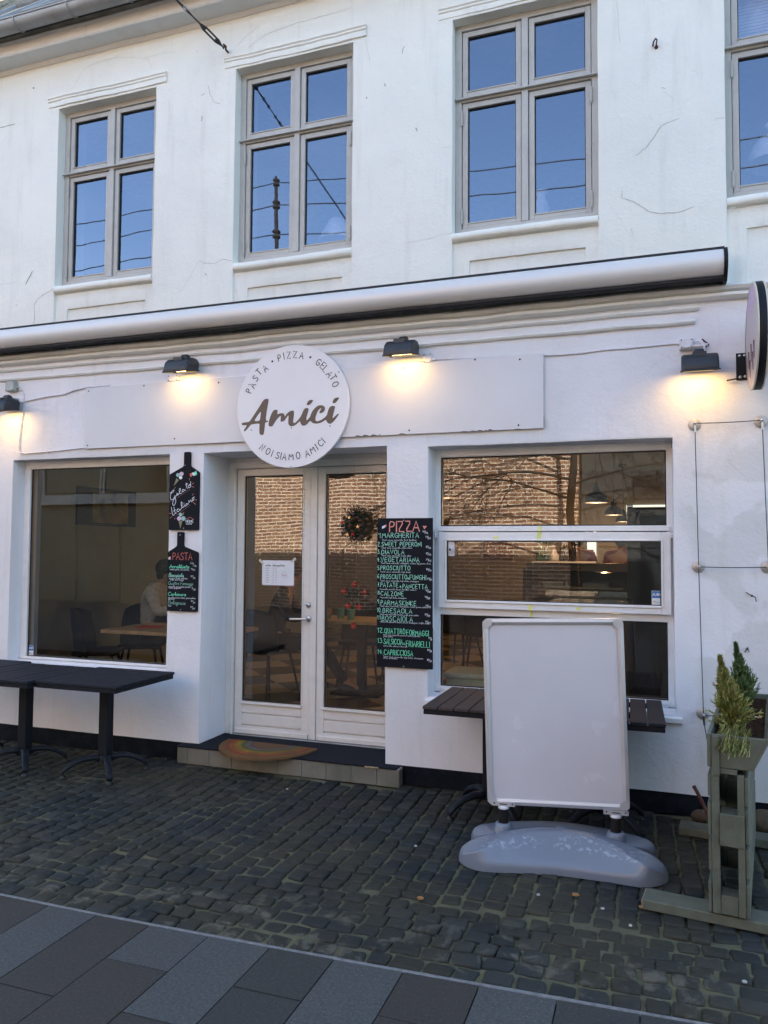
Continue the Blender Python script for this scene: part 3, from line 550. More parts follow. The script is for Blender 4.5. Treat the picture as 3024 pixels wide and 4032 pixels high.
# ------------------------------------------------------------------ the shop building
W = 5.04                       # the plane of the facade
UP = [(-4.687, -3.719), (-2.998, -2.027), (-1.285, -.315), (.44, 1.41)]
BW = (-5.07, -3.524, .60, 2.315); DR = (-3.222, -1.748, .13, 2.312); SW = (-1.447, .116, .60, 2.292)
bld = thing('restaurant_building', 'white plastered two storey building with grey casement windows above a restaurant front', 'building', (-2.5, W, 0))

def facade():
    holes = [(a, b, 3.72, 5.27, .16) for a, b in UP] + [BW + (.20,), DR + (.50,), SW + (.25,)]
    ap = [(a, b, 3.14, 3.70, .026) for a, b in UP] + [(a + .115, b - .085, 3.14, 3.56, .040) for a, b in UP]
    bx = {-9.0, 3.2}; bz = {.13, 5.69, 3.17}
    for a, b, c, d, _ in holes + ap: bx |= {a, b}; bz |= {c, d}
    def fillup(s):
        s = sorted(s); o = []
        for a, b in zip(s[:-1], s[1:]):
            n = max(1, round((b - a) / .075)); o += [a + (b - a) * i / n for i in range(n)]
        return o + [s[-1]]
    xs, zs = fillup(bx), fillup(bz)
    def dep(x, z):
        for a, b, c, d, k in holes:
            if a < x < b and c < z < d: return (k, True)
        r = 0.0
        for a, b, c, d, k in ap:
            if a < x < b and c < z < d: r = k
        return (r, False)
    nx, nz = len(xs) - 1, len(zs) - 1
    D = [[dep((xs[i] + xs[i + 1]) / 2, (zs[j] + zs[j + 1]) / 2) for j in range(nz)] for i in range(nx)]
    V = {}; verts = []; mb = {'u': [], 'l': []}
    def vid(i, j, d):
        k = (i, j, round(d, 4))
        if k not in V: V[k] = len(verts); p = Vector((xs[i], W + d, zs[j])); verts.append(p + wob(p, 1.0))
        return V[k]
    fu, fl = [], []
    for i in range(nx):
        for j in range(nz):
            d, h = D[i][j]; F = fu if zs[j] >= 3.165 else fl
            if not h: F.append((vid(i, j, d), vid(i + 1, j, d), vid(i + 1, j + 1, d), vid(i, j + 1, d)))
            if i + 1 < nx:
                d2 = D[i + 1][j][0]
                if abs(d2 - d) > 1e-6: F.append((vid(i + 1, j, d), vid(i + 1, j, d2), vid(i + 1, j + 1, d2), vid(i + 1, j + 1, d)))
            if j + 1 < nz:
                d2 = D[i][j + 1][0]
                if abs(d2 - d) > 1e-6: F.append((vid(i, j + 1, d), vid(i + 1, j + 1, d), vid(i + 1, j + 1, d2), vid(i, j + 1, d2)))
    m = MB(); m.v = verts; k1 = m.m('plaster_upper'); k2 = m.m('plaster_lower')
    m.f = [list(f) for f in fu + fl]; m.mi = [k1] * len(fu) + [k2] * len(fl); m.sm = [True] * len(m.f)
    return m.build('wall', bld, bevel=.007, seg=2, angle=50)
facade()
m = MB()     # tarred plinth with a worn upper edge
def plinth(x0, x1):
    m.sweepx([(W + .30, 0), (W + .006, 0), (W + .004, .07), (W + .007, .146), (W + .30, .146)], x0, x1, .06, 'plinth_tar', 1.2)
plinth(-9, -3.34); plinth(-1.64, 3.2)
m.build('plinth', bld)
m = MB()     # string course between the storeys, broken plaster mouldings
m.sweepx([(W + .01, 3.205), (W - .052, 3.202), (W - .064, 3.186), (W - .052, 3.166), (W - .026, 3.158), (W - .046, 3.150), (W - .050, 3.132), (W - .028, 3.117), (W + .01, 3.115)], -9, 3.2, .05, 'plaster_mould', 2.2, smooth=False)
m.sweepx([(W + .01, 3.092), (W - .020, 3.090), (W - .027, 3.080), (W - .018, 3.068), (W + .01, 3.066)], -9, .27, .05, 'plaster_mould', 1.8)
m.sweepx([(W + .01, 3.012), (W - .020, 3.010), (W - .027, 3.000), (W - .018, 2.988), (W + .01, 2.986)], -9, .25, .05, 'plaster_mould', 1.8)
m.build('string_moulding', bld)
m = MB()     # eaves cornice
m.sweepx([(W + .02, 5.668), (W - .010, 5.672), (W - .024, 5.690), (W - .026, 5.703), (4.872, 5.700), (4.862, 5.712), (4.864, 5.790), (4.845, 5.797), (4.843, 5.806), (W + .02, 5.806)], -9, 3.2, .08, 'plaster_mould', 1.2)
m.build('eaves_cornice', bld)
for a, b in UP:    # plaster hood over each upper window
    m = MB(); x0, x1 = a - .10, b + .105
    m.sweepx([(W + .01, 5.374), (W - .020, 5.370), (W - .025, 5.360), (W - .015, 5.350), (W - .018, 5.338), (W - .009, 5.330), (W - .011, 5.290), (W + .01, 5.282)], x0, x1, .03, 'plaster_upper', 2.4)
    m.build('window_hood', bld)
    m = MB(); m.sweepx([(W + .14, 3.79), (W + .05, 3.775), (W - .004, 3.752), (W - .010, 3.725), (W - .004, 3.705), (W + .012, 3.700), (W + .03, 3.690), (W + .14, 3.690)], a + .001, b - .001, .03, 'plaster_upper', 2.2, smooth=True)
    m.build('window_sill', bld)
m = MB()
for a, b in UP: pass

def upper_window(a, b):
    """grey two-by-two casement window"""
    c = (a + b) / 2; f = MB(); p = 'window_paint'; z0, z1 = 3.775, 5.275; y = W + .085
    f.box((a, y, z0), (a + .045, y + .07, z1), p); f.box((b - .045, y, z0), (b, y + .07, z1), p)
    f.box((a + .045, y, z1 - .045), (b - .045, y + .07, z1), p); f.box((a + .045, y, z0), (b - .045, y + .07, z0 + .04), p)
    f.box((c - .022, y - .004, z0 + .04), (c + .022, y + .07, z1 - .045), p)
    f.box((a + .045, y - .002, 4.715), (c - .022, y + .07, 4.755), p); f.box((c + .022, y - .002, 4.715), (b - .045, y + .07, 4.755), p)
    f.prism([(y - .028, 4.727), (y - .004, 4.727), (y - .004, 4.750), (y - .022, 4.740)], 'x', a - .004, b + .004, p)
    o = f.build('window', bld, bevel=.0025, seg=1)
    for (x0, x1) in ((a + .049, c - .026), (c + .026, b - .049)):
        for (q0, q1) in ((z0 + .044, 4.711), (4.759, z1 - .049)):
            s = MB(); t = .037; y2 = y + .012
            s.box((x0, y2, q0), (x0 + t, y2 + .04, q1), p); s.box((x1 - t, y2, q0), (x1, y2 + .04, q1), p)
            s.box((x0 + t, y2, q1 - t), (x1 - t, y2 + .04, q1), p); s.box((x0 + t, y2, q0), (x1 - t, y2 + .04, q0 + t), p)
            s.box((x0 + t - .006, y2 - .006, q0 + t - .007), (x1 - t + .006, y2 - .0005, q0 + t + .002), p)
            g = .006
            for bb in (((x0 + t, y2 + .014, q0 + t), (x0 + t + g, y2 + .02, q1 - t)), ((x1 - t - g, y2 + .014, q0 + t), (x1 - t, y2 + .02, q1 - t)), ((x0 + t + g, y2 + .014, q1 - t - g), (x1 - t - g, y2 + .02, q1 - t)), ((x0 + t + g, y2 + .014, q0 + t), (x1 - t - g, y2 + .02, q0 + t + g))):
                s.box(*bb, 'gasket')
            s.build('casement', o, bevel=.002, seg=1)
            s = MB(); s.add([(x0 + t, y2 + .024, q0 + t), (x1 - t, y2 + .024, q0 + t), (x1 - t, y2 + .024, q1 - t), (x0 + t, y2 + .024, q1 - t)], [(0, 1, 2, 3)], 'glass_upper'); s.build('pane', o)
    for x in (a + .047, b - .047):
        for z in (3.90, 4.60):
            s = MB(); s.lathe([(.0085, -.045), (.0085, .045)], (x, y - .006, z), p, 10); s.lathe([(.006, -.055), (.006, .055)], (x, y - .006, z), p, 8); s.build('hinge', o)
    s = MB(); s.box((a - .01, y + .071, z0 - .03), (a + .03, y + .22, z1 + .03), 'room_lining'); s.box((b - .03, y + .071, z0 - .03), (b + .01, y + .22, z1 + .03), 'room_lining')
    s.box((a - .01, y + .071, z1 + .001), (b + .01, y + .22, z1 + .03), 'room_lining'); s.box((a - .01, y + .071, z0 - .06), (b + .01, y + .24, z0 + .005), 'room_lining'); s.build('window_lining', o)
for a, b in UP: upper_window(a, b)

# the left shop window
m = MB(); x0, x1, z0, z1 = BW; y = W + .13; p = 'white_paint'
m.box((x0, y, .64), (x0 + .062, y + .09, z1), p); m.box((x1 - .062, y, .64), (x1, y + .09, z1), p)
m.box((x0 + .062, y, 2.252), (x1 - .062, y + .09, z1), p); m.box((x0 + .062, y + .003, .60), (x1 - .062, y + .09, .672), p)
m.box((x0 + .012, y - .014, .655), (x1 - .01, y - .001, .675), p)
m.prism([(y - .002, .652), (y - .035, .640), (y - .035, .632), (y - .002, .620)], 'x', x0 + .004, x1 - .004, p)
o = m.build('shop_window', bld, bevel=.003, seg=1)
m = MB(); m.sweepx([(W - .004, .60), (W + .0, .612), (y - .03, .634), (y + .02, .634), (y + .02, .59), (W, .59)], x0 + .003, x1 - .003, .06, 'plaster_lower', 1.0); m.build('window_sill', bld)
m = MB(); g = .006; a, b = x0 + .062, x1 - .062
m.box((a, y + .02, .672), (a + g, y + .03, 2.252), 'gasket'); m.box((b - g, y + .02, .672), (b, y + .03, 2.252), 'gasket'); m.box((a + g, y + .02, 2.252 - g), (b - g, y + .03, 2.252), 'gasket'); m.box((a + g, y + .02, .672), (b - g, y + .03, .672 + g), 'gasket')
m.build('gasket', o)
m = MB(); m.add([(a, y + .034, .672), (b, y + .034, .672), (b, y + .034, 2.252), (a, y + .034, 2.252)], [(0, 1, 2, 3)], 'glass_shop'); m.build('pane', o)

# the right shop window: fixed light, tilting sash, low light
m = MB(); x0, x1, z0, z1 = SW; y = W + .17; p = 'white_paint'
m.box((x0, y, z0 + .01), (x0 + .038, y + .08, z1), p); m.box((x1 - .038, y, z0 + .01), (x1, y + .08, z1), p)
m.box((x0 + .038, y, 2.238), (x1 - .038, y + .08, z1), p); m.box((x0 + .038, y, 1.718), (x1 - .038, y + .08, 1.755), p)
m.box((x0 + .038, y, 1.142), (x1 - .038, y + .08, 1.187), p); m.box((x0 + .038, y, .60), (x1 - .038, y + .08, .649), p)
m.box((x0 + .02, y - .022, 1.720), (x1 - .02, y - .001, 1.752), p); m.box((x0 + .03, y - .018, .628), (x1 - .03, y - .001, .650), p)
o = m.build('shop_window', bld, bevel=.003, seg=1)
m = MB(); s0, s1, q0, q1 = x0 + .036, x1 - .016, 1.192, 1.712; t = .058; ys = y - .042
m.box((s0, ys, q0), (s0 + t, y - .001, q1), p); m.box((s1 - t, ys, q0), (s1, y - .001, q1), p); m.box((s0 + t, ys, q1 - t), (s1 - t, y - .001, q1), p); m.box((s0 + t, ys, q0), (s1 - t, y - .001, q0 + t - .004), p)
for bb in (((s0 + t - .012, ys - .008, q0 + t - .014), (s0 + t, ys - .0005, q1 - t + .012)), ((s1 - t, ys - .008, q0 + t - .014), (s1 - t + .012, ys - .0005, q1 - t + .012)), ((s0 + t, ys - .008, q1 - t), (s1 - t, ys - .0005, q1 - t + .012)), ((s0 + t, ys - .012, q0 + t - .018), (s1 - t, ys - .0005, q0 + t - .002))): m.box(*bb, p)
m.build('tilting_sash', o, bevel=.003, seg=1)
for (a, b, c, d, yy) in ((x0 + .038, x1 - .038, 1.755, 2.238, y + .034), (s0 + t, s1 - t, q0 + t - .004, q1 - t, ys + .02), (x0 + .038, x1 - .038, .649, 1.142, y + .034)):
    m = MB(); g = .007
    m.box((a, yy - .012, c), (a + g, yy - .003, d), 'gasket'); m.box((b - g, yy - .012, c), (b, yy - .003, d), 'gasket'); m.box((a + g, yy - .012, d - g), (b - g, yy - .003, d), 'gasket'); m.box((a + g, yy - .012, c), (b - g, yy - .003, c + g), 'gasket'); m.build('gasket', o)
    m = MB(); m.add([(a, yy, c), (b, yy, c), (b, yy, d), (a, yy, d)], [(0, 1, 2, 3)], 'glass_shop'); m.build('pane', o)
for x in (x0 + .022, x1 - .010):
    m = MB(); m.box((x - .010, y - .052, 1.675), (x + .010, y - .044, 1.725), 'box_white'); m.box((x - .010, y - .044, 1.675), (x - .004, y - .002, 1.725), 'box_white')
    for z in (1.688, 1.712): m.lathe([(.003, 0), (.003, -.003)], (x + .002, y - .052, z), 'gasket', 8, 'y')
    m.build('hinge_plate', o)
m = MB()
m.prism([(W - .032, .556), (W - .034, .585), (W + .17, .607), (W + .17, .556)], 'x', -1.46, .152, 'white_paint'); m.build('window_sill', bld, bevel=.003)
for (a, b, c, d, yy) in ((-.735, -.700, 1.668, 1.7115, ys - .0008), (-.728, -.706, 1.7195, 1.7525, y - .0235), (-1.03, -.985, 1.668, 1.682, ys - .0008), (-.790, -.762, 1.192, 1.236, ys - .0008), (-.786, -.766, 1.145, 1.186, y - .0012), (-.485, -.450, 1.205, 1.222, ys - .0008)):
    m = MB(); w_ = (b - a) / 2; m.prism([(a, c), (b - w_ * .5, c), (b, d), (a + w_ * .3, d)], 'y', yy - .0012, yy, 'yellow_mark'); m.build('yellow_mark', o)

# the double door
m = MB(); x0, x1, z0, z1 = DR; y = W + .38; p = 'door_paint'
m.box((x0, y - .02, z0), (x0 + .072, y + .09, z1), p); m.box((x1 - .072, y - .02, z0), (x1, y + .09, z1), p); m.box((x0 + .072, y - .02, 2.226), (x1 - .072, y + .09, z1), p)
m.box((x0 + .0, y - .034, 2.262), (x1, y - .021, 2.280), p); m.box((x0 + .052, y - .030, z0), (x0 + .070, y - .0205, 2.23), p)
m.box((x0 + .072, y - .03, .118), (x1 - .072, y + .09, .137), 'zinc')
dfr = m.build('door_frame', bld, bevel=.004, seg=1)
def leaf(a, b, g0, g1, name):
    m = MB(); z0, z1, c0, c1 = .140, 2.222, .393, 2.167; yf = y
    m.box((a, yf, z0), (g0, yf + .055, z1), p); m.box((g1, yf, z0), (b, yf + .055, z1), p); m.box((g0, yf, c1), (g1, yf + .055, z1), p)
    zz = [.140, .200, .2095, .292, .3015, .393]
    m.box((g0, yf + .016, .140), (g1, yf + .055, .393), p)
    for k in (0, 2, 4): m.box((g0, yf, zz[k]), (g1, yf + .0155, zz[k + 1] if k < 4 else .372), p)
    m.box((g0 - .012, yf - .020, .372), (g1 + .012, yf - .0005, .392), p)
    m.box((a + .01, yf - .014, .141), (b - .005, yf - .0005, .176), p)
    for bb in (((g0 - .014, yf - .006, .395), (g0 - .001, yf - .0005, c1 + .013)), ((g1 + .001, yf - .006, .395), (g1 + .014, yf - .0005, c1 + .013)), ((g0 - .001, yf - .006, c1 + .001), (g1 + .001, yf - .0005, c1 + .013))): m.box(*bb, p)
    o = m.build(name, bld, bevel=.003, seg=1)
    m = MB(); g = .008
    m.box((g0, yf + .008, c0), (g0 + g, yf + .02, c1), 'gasket'); m.box((g1 - g, yf + .008, c0), (g1, yf + .02, c1), 'gasket'); m.box((g0 + g, yf + .008, c1 - g), (g1 - g, yf + .02, c1), 'gasket'); m.box((g0 + g, yf + .008, c0), (g1 - g, yf + .02, c0 + g), 'gasket'); m.build('gasket', o)
    m = MB(); m.add([(g0, yf + .026, c0), (g1, yf + .026, c0), (g1, yf + .026, c1), (g0, yf + .026, c1)], [(0, 1, 2, 3)], 'glass_door'); m.build('pane', o)
    return o
LL = leaf(-3.146, -2.500, -3.080, -2.568, 'door'); RL = leaf(-2.440, -1.824, -2.376, -1.885, 'door')
m = MB(); m.box((-2.498, y - .012, .14), (-2.442, y + .04, 2.222), p); m.build('astragal', LL, bevel=.005, seg=2)
m = MB(); m.lathe([(.0, -.014), (.017, -.013), (.022, -.006), (.022, .0)], (-2.507, y - .012, 1.160), 'steel', 20, 'y'); m.box((-2.509, y - .0285, 1.152), (-2.505, y - .0262, 1.168), 'gasket'); m.build('lock', LL)
m = MB(); m.lathe([(.0, -.012), (.020, -.011), (.024, -.005), (.024, .0)], (-2.505, y - .012, 1.056), 'steel', 20, 'y'); m.lathe([(.009, -.05), (.009, .0)], (-2.505, y - .02, 1.056), 'steel', 12, 'y')
m.tube([(-2.500, y - .066, 1.056), (-2.56, y - .067, 1.055), (-2.637, y - .066, 1.052)], .0095, 'steel', 12); m.build('handle', LL)

# doorstep: grey tiles round a slab, black rubber on top
m = MB(); sx0, sx1, sy = -3.352, -1.618, 4.955
m.box((sx0 + .006, sy + .006, 0), (sx1 - .006, W + .44, .118), 'grout')
n = 9; xs = [sx0, -3.265] + [-3.265 + (sx1 - .16 + 3.265) * i / 8 for i in range(1, 9)] + [sx1]
for a, b in zip(xs[:-1], xs[1:]): m.box((a + .002, sy, .002), (b - .002, sy + .0055, .116), 'tile_grey')
for c, d in ((sy + .002, sy + .075),): m.box((sx1 - .0055, c, .002), (sx1, d, .116), 'tile_grey'); m.box((sx0, c, .002), (sx0 + .0055, d, .116), 'tile_grey')
o = m.build('doorstep', bld, bevel=.002, seg=1)
m = MB(); m.sweepx([(sy - .004, .1185), (sy - .004, .128), (W + .37, .131), (W + .37, .1185)], sx0 - .004, -1.64, .1, 'rubber', .6); m.build('rubber_cover', o)
m = MB(); m.box((-1.86, sy - .012, .1185), (-1.765, sy - .0045, .126), 'bare_wood'); m.build('chipped_edge', o)

# roof, gutter, skylights
m = MB(); m.prism([(4.80, 5.807), (4.80, 5.87), (8.6, 9.72), (12.6, 5.87), (12.6, 5.807)], 'x', -9.2, 3.4, 'roof_tile'); m.box((-9.2, 4.775, 5.808), (3.4, 4.799, 5.873), 'roof_black'); rf = m.build('roof', bld)
m = MB()   # tile courses
for i in range(16):
    t = i / 16; yy = 4.80 + 3.8 * t; zz = 5.872 + 3.85 * t
    for j in range(34):
        x = -9.1 + j * .36 + (.18 if i % 2 else 0); q = random.uniform(-.006, .006)
        m.add([(x, yy, zz + .030 + q), (x + .34, yy, zz + .030 + q), (x + .34, yy + .27, zz + .285), (x, yy + .27, zz + .285), (x, yy - .005, zz + .002), (x + .34, yy - .005, zz + .002)], [(0, 1, 2, 3), (4, 5, 1, 0)], 'roof_tile')
m.build('tile_courses', rf)
for x in (-6.75, -5.85, -4.95):
    m = MB(); a = Vector((0, 3.8, 3.85)).normalized(); nrm = Vector((0, -a.z, a.y)); b0 = Vector((x, 4.98, 6.05))
    P = lambda u, v, w: b0 + Vector((u, 0, 0)) + a * v + nrm * w
    m.add([P(0, 0, .07), P(.56, 0, .07), P(.56, 1.1, .07), P(0, 1.1, .07)], [(0, 1, 2, 3)], 'dark_window')
    for (u0, u1, v0, v1) in ((-.05, 0, -.05, 1.15), (.56, .61, -.05, 1.15), (0, .56, -.05, 0), (0, .56, 1.1, 1.15)):
        m.add([P(u0, v0, .09), P(u1, v0, .09), P(u1, v1, .09), P(u0, v1, .09), P(u0, v0, 0), P(u1, v0, 0), P(u1, v1, 0), P(u0, v1, 0)], [(0, 1, 2, 3), (4, 5, 1, 0), (5, 6, 2, 1), (6, 7, 3, 2), (7, 4, 0, 3)], 'zinc')
    m.build('skylight', rf)
m = MB(); gc = (4.715, 5.838); v = []; ns = 14
for x in (-9.2, 3.4):
    for rr in (.066, .063):
        for k in range(ns + 1): a = math.pi + math.pi * k / ns; v.append((x, gc[0] + rr * math.cos(a), gc[1] + rr * math.sin(a)))
K = ns + 1; f = []
for k in range(ns): f += [(k, k + 1, 2 * K + k + 1, 2 * K + k), (K + k, K + k + 1, 3 * K + k + 1, 3 * K + k)]
m.add(v, f, 'zinc', True); m.tube([(-9.2, gc[0] - .067, gc[1] + .003), (3.4, gc[0] - .067, gc[1] + .003)], .008, 'zinc', 8); m.box((-9.2, gc[0] + .063, gc[1]), (3.4, gc[0] + .066, gc[1] + .03), 'zinc')
gt = m.build('gutter', bld)
for i in range(16):
    x = -8.52 + i * .53 * 1.0
    m = MB(); pts = [(x, gc[0] + .0695 * math.cos(math.pi + math.pi * k / 12), gc[1] + .0695 * math.sin(math.pi + math.pi * k / 12)) for k in range(13)] + [(x, gc[0] + .1, gc[1] + .03)]
    m.tube(pts, .0055, 'zinc', 6); m.build('bracket', gt)

# shell and rooms behind the facade
m = MB(); m.box((-9.0, W + .01, 0), (-8.8, 12.4, 5.8), 'plaster_upper'); m.box((3.0, W + .01, 0), (3.2, 12.4, 5.8), 'plaster_upper'); m.box((-8.8, 13.25, 0), (3.0, 13.45, 5.8), 'plaster_upper'); m.build('outer_wall', bld)
m = MB(); m.box((-8.8, W + .06, 2.86), (3.0, 13.2, 3.36), 'ceiling'); m.box((-8.8, W + .06, 5.60), (3.0, 13.2, 5.66), 'ceiling'); m.build('ceiling', bld)
m = MB(); m.box((-5.75, W + .45, .02), (.9, 13.2, .15), 'checker_floor'); m.box((-5.75, W + .22, .02), (-3.25, W + .449, .15), 'checker_floor'); m.box((-1.70, W + .28, .02), (.9, W + .449, .15), 'checker_floor'); m.build('restaurant_floor', bld)
m = MB(); m.box((-5.75, W + .21, .151), (-5.6, 13.0, 2.859), 'room_grey'); m.box((-5.6, 12.9, .151), (.75, 13.1, 2.859), 'room_wall'); m.box((.75, W + .26, .151), (.9, 13.0, 2.859), 'room_wall'); m.build('interior_wall', bld)
m = MB(); m.box((-5.75, W + .18, 3.361), (-5.6, 9.6, 5.599), 'room_upper'); m.box((-5.6, 9.5, 3.361), (2.6, 9.7, 5.599), 'room_upper'); m.box((2.6, W + .18, 3.361), (2.75, 9.6, 5.599), 'room_upper'); m.build('upstairs_wall', bld)
# ------------------------------------------------------------------ the street
m = MB(); m.box((-60, -60, -.30), (60, 60, -.050), 'asphalt'); struct(m.build('ground'))
m = MB(); xs = [-9 + 12.5 * i / 300 for i in range(301)]; ys = [2.84 + 2.25 * i / 54 for i in range(55)]
m.add([(x, y, -.0085 + .010 * noise.noise(Vector((x * 2.3, y * 2.3, 0))) + .005 * noise.noise(Vector((x * 11, y * 11, 5)))) for x in xs for y in ys], [(i * 55 + j, (i + 1) * 55 + j, (i + 1) * 55 + j + 1, i * 55 + j + 1) for i in range(300) for j in range(54)], 'moss_joint', True)
struct(m.build('paving_joints'))
def edge_y(x): return 2.835 + .012 * math.sin(x * 1.1) + max(0, (x + 2.4)) * .022
def stone(m, c, w, h):
    """one worn sett: soft edges, slightly domed, never quite level"""
    n = 4; rings = []; base = []
    cx, cy = c; tilt = (random.uniform(-.025, .025), random.uniform(-.025, .025)); z0 = random.uniform(-.0045, .0045)
    q = [(-w / 2 + random.uniform(-.0065, .0065), -h / 2 + random.uniform(-.0065, .0065)), (w / 2 + random.uniform(-.0065, .0065), -h / 2 + random.uniform(-.0065, .0065)), (w / 2 + random.uniform(-.0065, .0065), h / 2 + random.uniform(-.0065, .0065)), (-w / 2 + random.uniform(-.0065, .0065), h / 2 + random.uniform(-.0065, .0065))]
    P = []
    for i in range(4):
        a = q[i]; b = q[(i + 1) % 4]; pv = q[i - 1]
        P += [(a[0] * .80 + pv[0] * .20, a[1] * .80 + pv[1] * .20), (a[0] * .955, a[1] * .955), (a[0] * .80 + b[0] * .20, a[1] * .80 + b[1] * .20), ((a[0] + b[0]) / 2 + random.uniform(-.003, .003), (a[1] + b[1]) / 2 + random.uniform(-.003, .003))]
    v = []
    for sc_, z in ((1.0, -.035), (1.0, -.008), (.93, .001), (.74, .0035)):
        for (a, b) in P:
            v.append((cx + a * sc_, cy + b * sc_, z + z0 + (a * tilt[0] + b * tilt[1]) + random.uniform(-.0012, .0012)))
    K = len(P); v.append((cx, cy, z0 + .005))
    f = [(r * K + k, r * K + (k + 1) % K, (r + 1) * K + (k + 1) % K, (r + 1) * K + k) for r in range(3) for k in range(K)] + [(3 * K + k, 3 * K + (k + 1) % K, 4 * K) for k in range(K)]
    m.add(v, f, 'cobble', True)
m = MB()
for r in range(6):       # five courses that follow the slabs
    x = -9 + random.uniform(0, .1)
    while x < 3.4:
        w = random.uniform(.076, .120); y = edge_y(x) + .012 + .048 + r * .093 + .010 * math.sin(x * .9 + r)
        stone(m, (x + w / 2, y + random.uniform(-.004, .004)), w, random.uniform(.079, .088))
        x += w + random.uniform(.006, .014)
x = -9.0; k = 0          # the field: files running up to the house
while x < 3.4:
    fw = random.uniform(.080, .096); y0 = edge_y(x) + .012 + 6 * .093 + .006
    y = y0 + (random.uniform(0, .05) if k % 2 else 0)
    while y < 5.045:
        h = random.uniform(.070, .108)
        if y + h > 5.05: h = 5.05 - y
        xx = x + fw / 2 + .014 * math.sin(y * 2.2 + x * .4) 
        inside = (-3.36 < xx < -1.61 and y + h > 4.96)
        if h > .05 and not inside: stone(m, (xx, y + h / 2), fw - .001, h)
        y += h + random.uniform(.006, .015)
    x += fw + random.uniform(.006, .013); k += 1
struct(m.build('cobblestone_pavement'))
m = MB(); n = 150
v = []
for i in range(n + 1):
    x = -9 + 12.5 * i / n; y = edge_y(x); a = .010 + .008 * abs(noise.noise(Vector((x * 9, 0, 1)))); b = .010 + .012 * abs(noise.noise(Vector((x * 11, 3, 1))))
    v += [(x, y - a, -.010), (x, y - a * .5, .0015), (x, y + b * .5, .001), (x, y + b, -.012)]
m.add(v, [(i * 4 + k, (i + 1) * 4 + k, (i + 1) * 4 + k + 1, i * 4 + k + 1) for i in range(n) for k in range(3)], 'mortar_strip', True)
struct(m.build('mortar_edge'))
m = MB()   # granite flags of the street, in files running towards the house
tone = {0: 'slab_grey', 1: 'slab_brown', 2: 'slab_dark'}
fixed = {-2.85: (1, 0), -2.56: (0, .55), -2.30: (1, .55), -2.03: (0, .28), -1.745: (0, .55), -1.465: (2, .29), -1.19: (0, .62), -.91: (1, .29), -.62: (0, .60), -.34: (2, .31), -.06: (2, .58)}
xs = [-9.98 + .282 * i for i in range(26)]; xs = [x for x in xs if x < -2.87] + sorted(fixed) + [.22 + .282 * i for i in range(13)]
rng = random.Random(3)
for i in range(len(xs) - 1):
    x0, x1 = xs[i] + .0025, xs[i + 1] - .0025; first = fixed.get(xs[i], (rng.choice((0, 0, 1, 2)), rng.choice((.28, .56)))); y = min(edge_y(x0), edge_y(x1)) - .010
    tn, ln = first; ln = ln or .57; top = True
    while y > -7.6:
        yb = y - ln; z = rng.uniform(-.001, .001); ya = [edge_y(x0) - .012, edge_y(x1) - .012] if top else [y - .0025] * 2
        m.add([(x0, yb + .0025, z), (x1, yb + .0025, z), (x1, ya[1], z), (x0, ya[0], z), (x0, yb + .0025, z - .04), (x1, yb + .0025, z - .04), (x1, ya[1], z - .04), (x0, ya[0], z - .04)], [(0, 1, 2, 3), (0, 4, 5, 1), (1, 5, 6, 2), (2, 6, 7, 3), (3, 7, 4, 0)], tone[tn])
        y = yb; top = False; ln = rng.choice((.57, .57, .85)); tn = tn if rng.random() < .35 else rng.choice((0, 0, 1, 2))
struct(m.build('paving_slabs'))
m = MB(); m.box((-10, -7.7, -.049), (3.9, 2.85, -.020), 'asphalt'); struct(m.build('slab_joints'))

# ------------------------------------------------------------------ across the street (seen only as reflections)
def far_building(name, label, x0, x1, y, h, mt):
    t = thing(name, label, 'building', ((x0 + x1) / 2, y, 0))
    m = MB(); m.box((x0, y - 6, -.049), (x1, y, h), mt); m.box((x0 - .05, y - 6.05, h + .001), (x1 + .05, y + .08, h + .14), 'zinc'); m.build('wall', t); return t
t = far_building('brick_building', 'red brick gable wall across the street, reflected in the door and the right window', -11.9, -1.68, -8.0, 8.7, 'brick')
m = MB(); m.box((-11.2, -7.995, 3.55), (-9.4, -7.94, 4.6), 'dark_window'); m.build('poster_case', t)
tdb = far_building('dark_brick_building', 'shaded brown brick house across the street, reflected in the left window', -30, -11.95, -8.3, 8.2, 'dark_brick')
nb = far_building('neighbour_building', 'tall pale brick neighbour house rising behind the left end of the roof', -26, -9.25, 14, 12.5, 'yellow_brick')
nb.children[0].location = (0, 0, 0)
for x in (-17.6, -15.3, -13.0):
    m = MB(); x1 = x + 2.2; m.box((x, -8.29, 3.2), (x1, -8.27, 5.1), 'dark_window')
    for bb in (((x - .025, -8.29, 3.15), (x + .025, -8.22, 5.2)), ((x1 - .025, -8.29, 3.15), (x1 + .025, -8.22, 5.2)), ((x + .025, -8.29, 4.72), (x1 - .025, -8.23, 4.76)), ((x + .025, -8.29, 4.57), (x1 - .025, -8.23, 4.61))): m.box(*bb, 'mullion_grey')
    m.build('window', tdb)
m = MB(); m.box((-17.8, -8.29, 2.85), (-10.6, -8.18, 3.14), 'mullion_grey'); m.build('band', tdb)
for x in (-19, -17.3, -15.7):
    m = MB(); m.box((x, -8.29, 0), (x + 1.0, -8.26, 2.2), 'dark_brick'); m.build('shutter', tdb)
t = far_building('rendered_building', 'grey rendered shop building across the street, reflected at the far right', -1.63, 12, -8.2, 8.4, 'grey_render')
m = MB(); m.box((-.4, -8.19, 2.6), (3.6, -8.05, 3.3), 'roof_black'); m.build('fascia', t)
ik = Ink(0); ik.text('SFI', 1.9, 2.75, .38, 'mullion_grey', .06, gap=.3); mm = ik.mb
mm.v = [Vector((4.0 - v.x, -8.044 - v.y, v.z)) for v in mm.v]; mm.build('lettering', t)
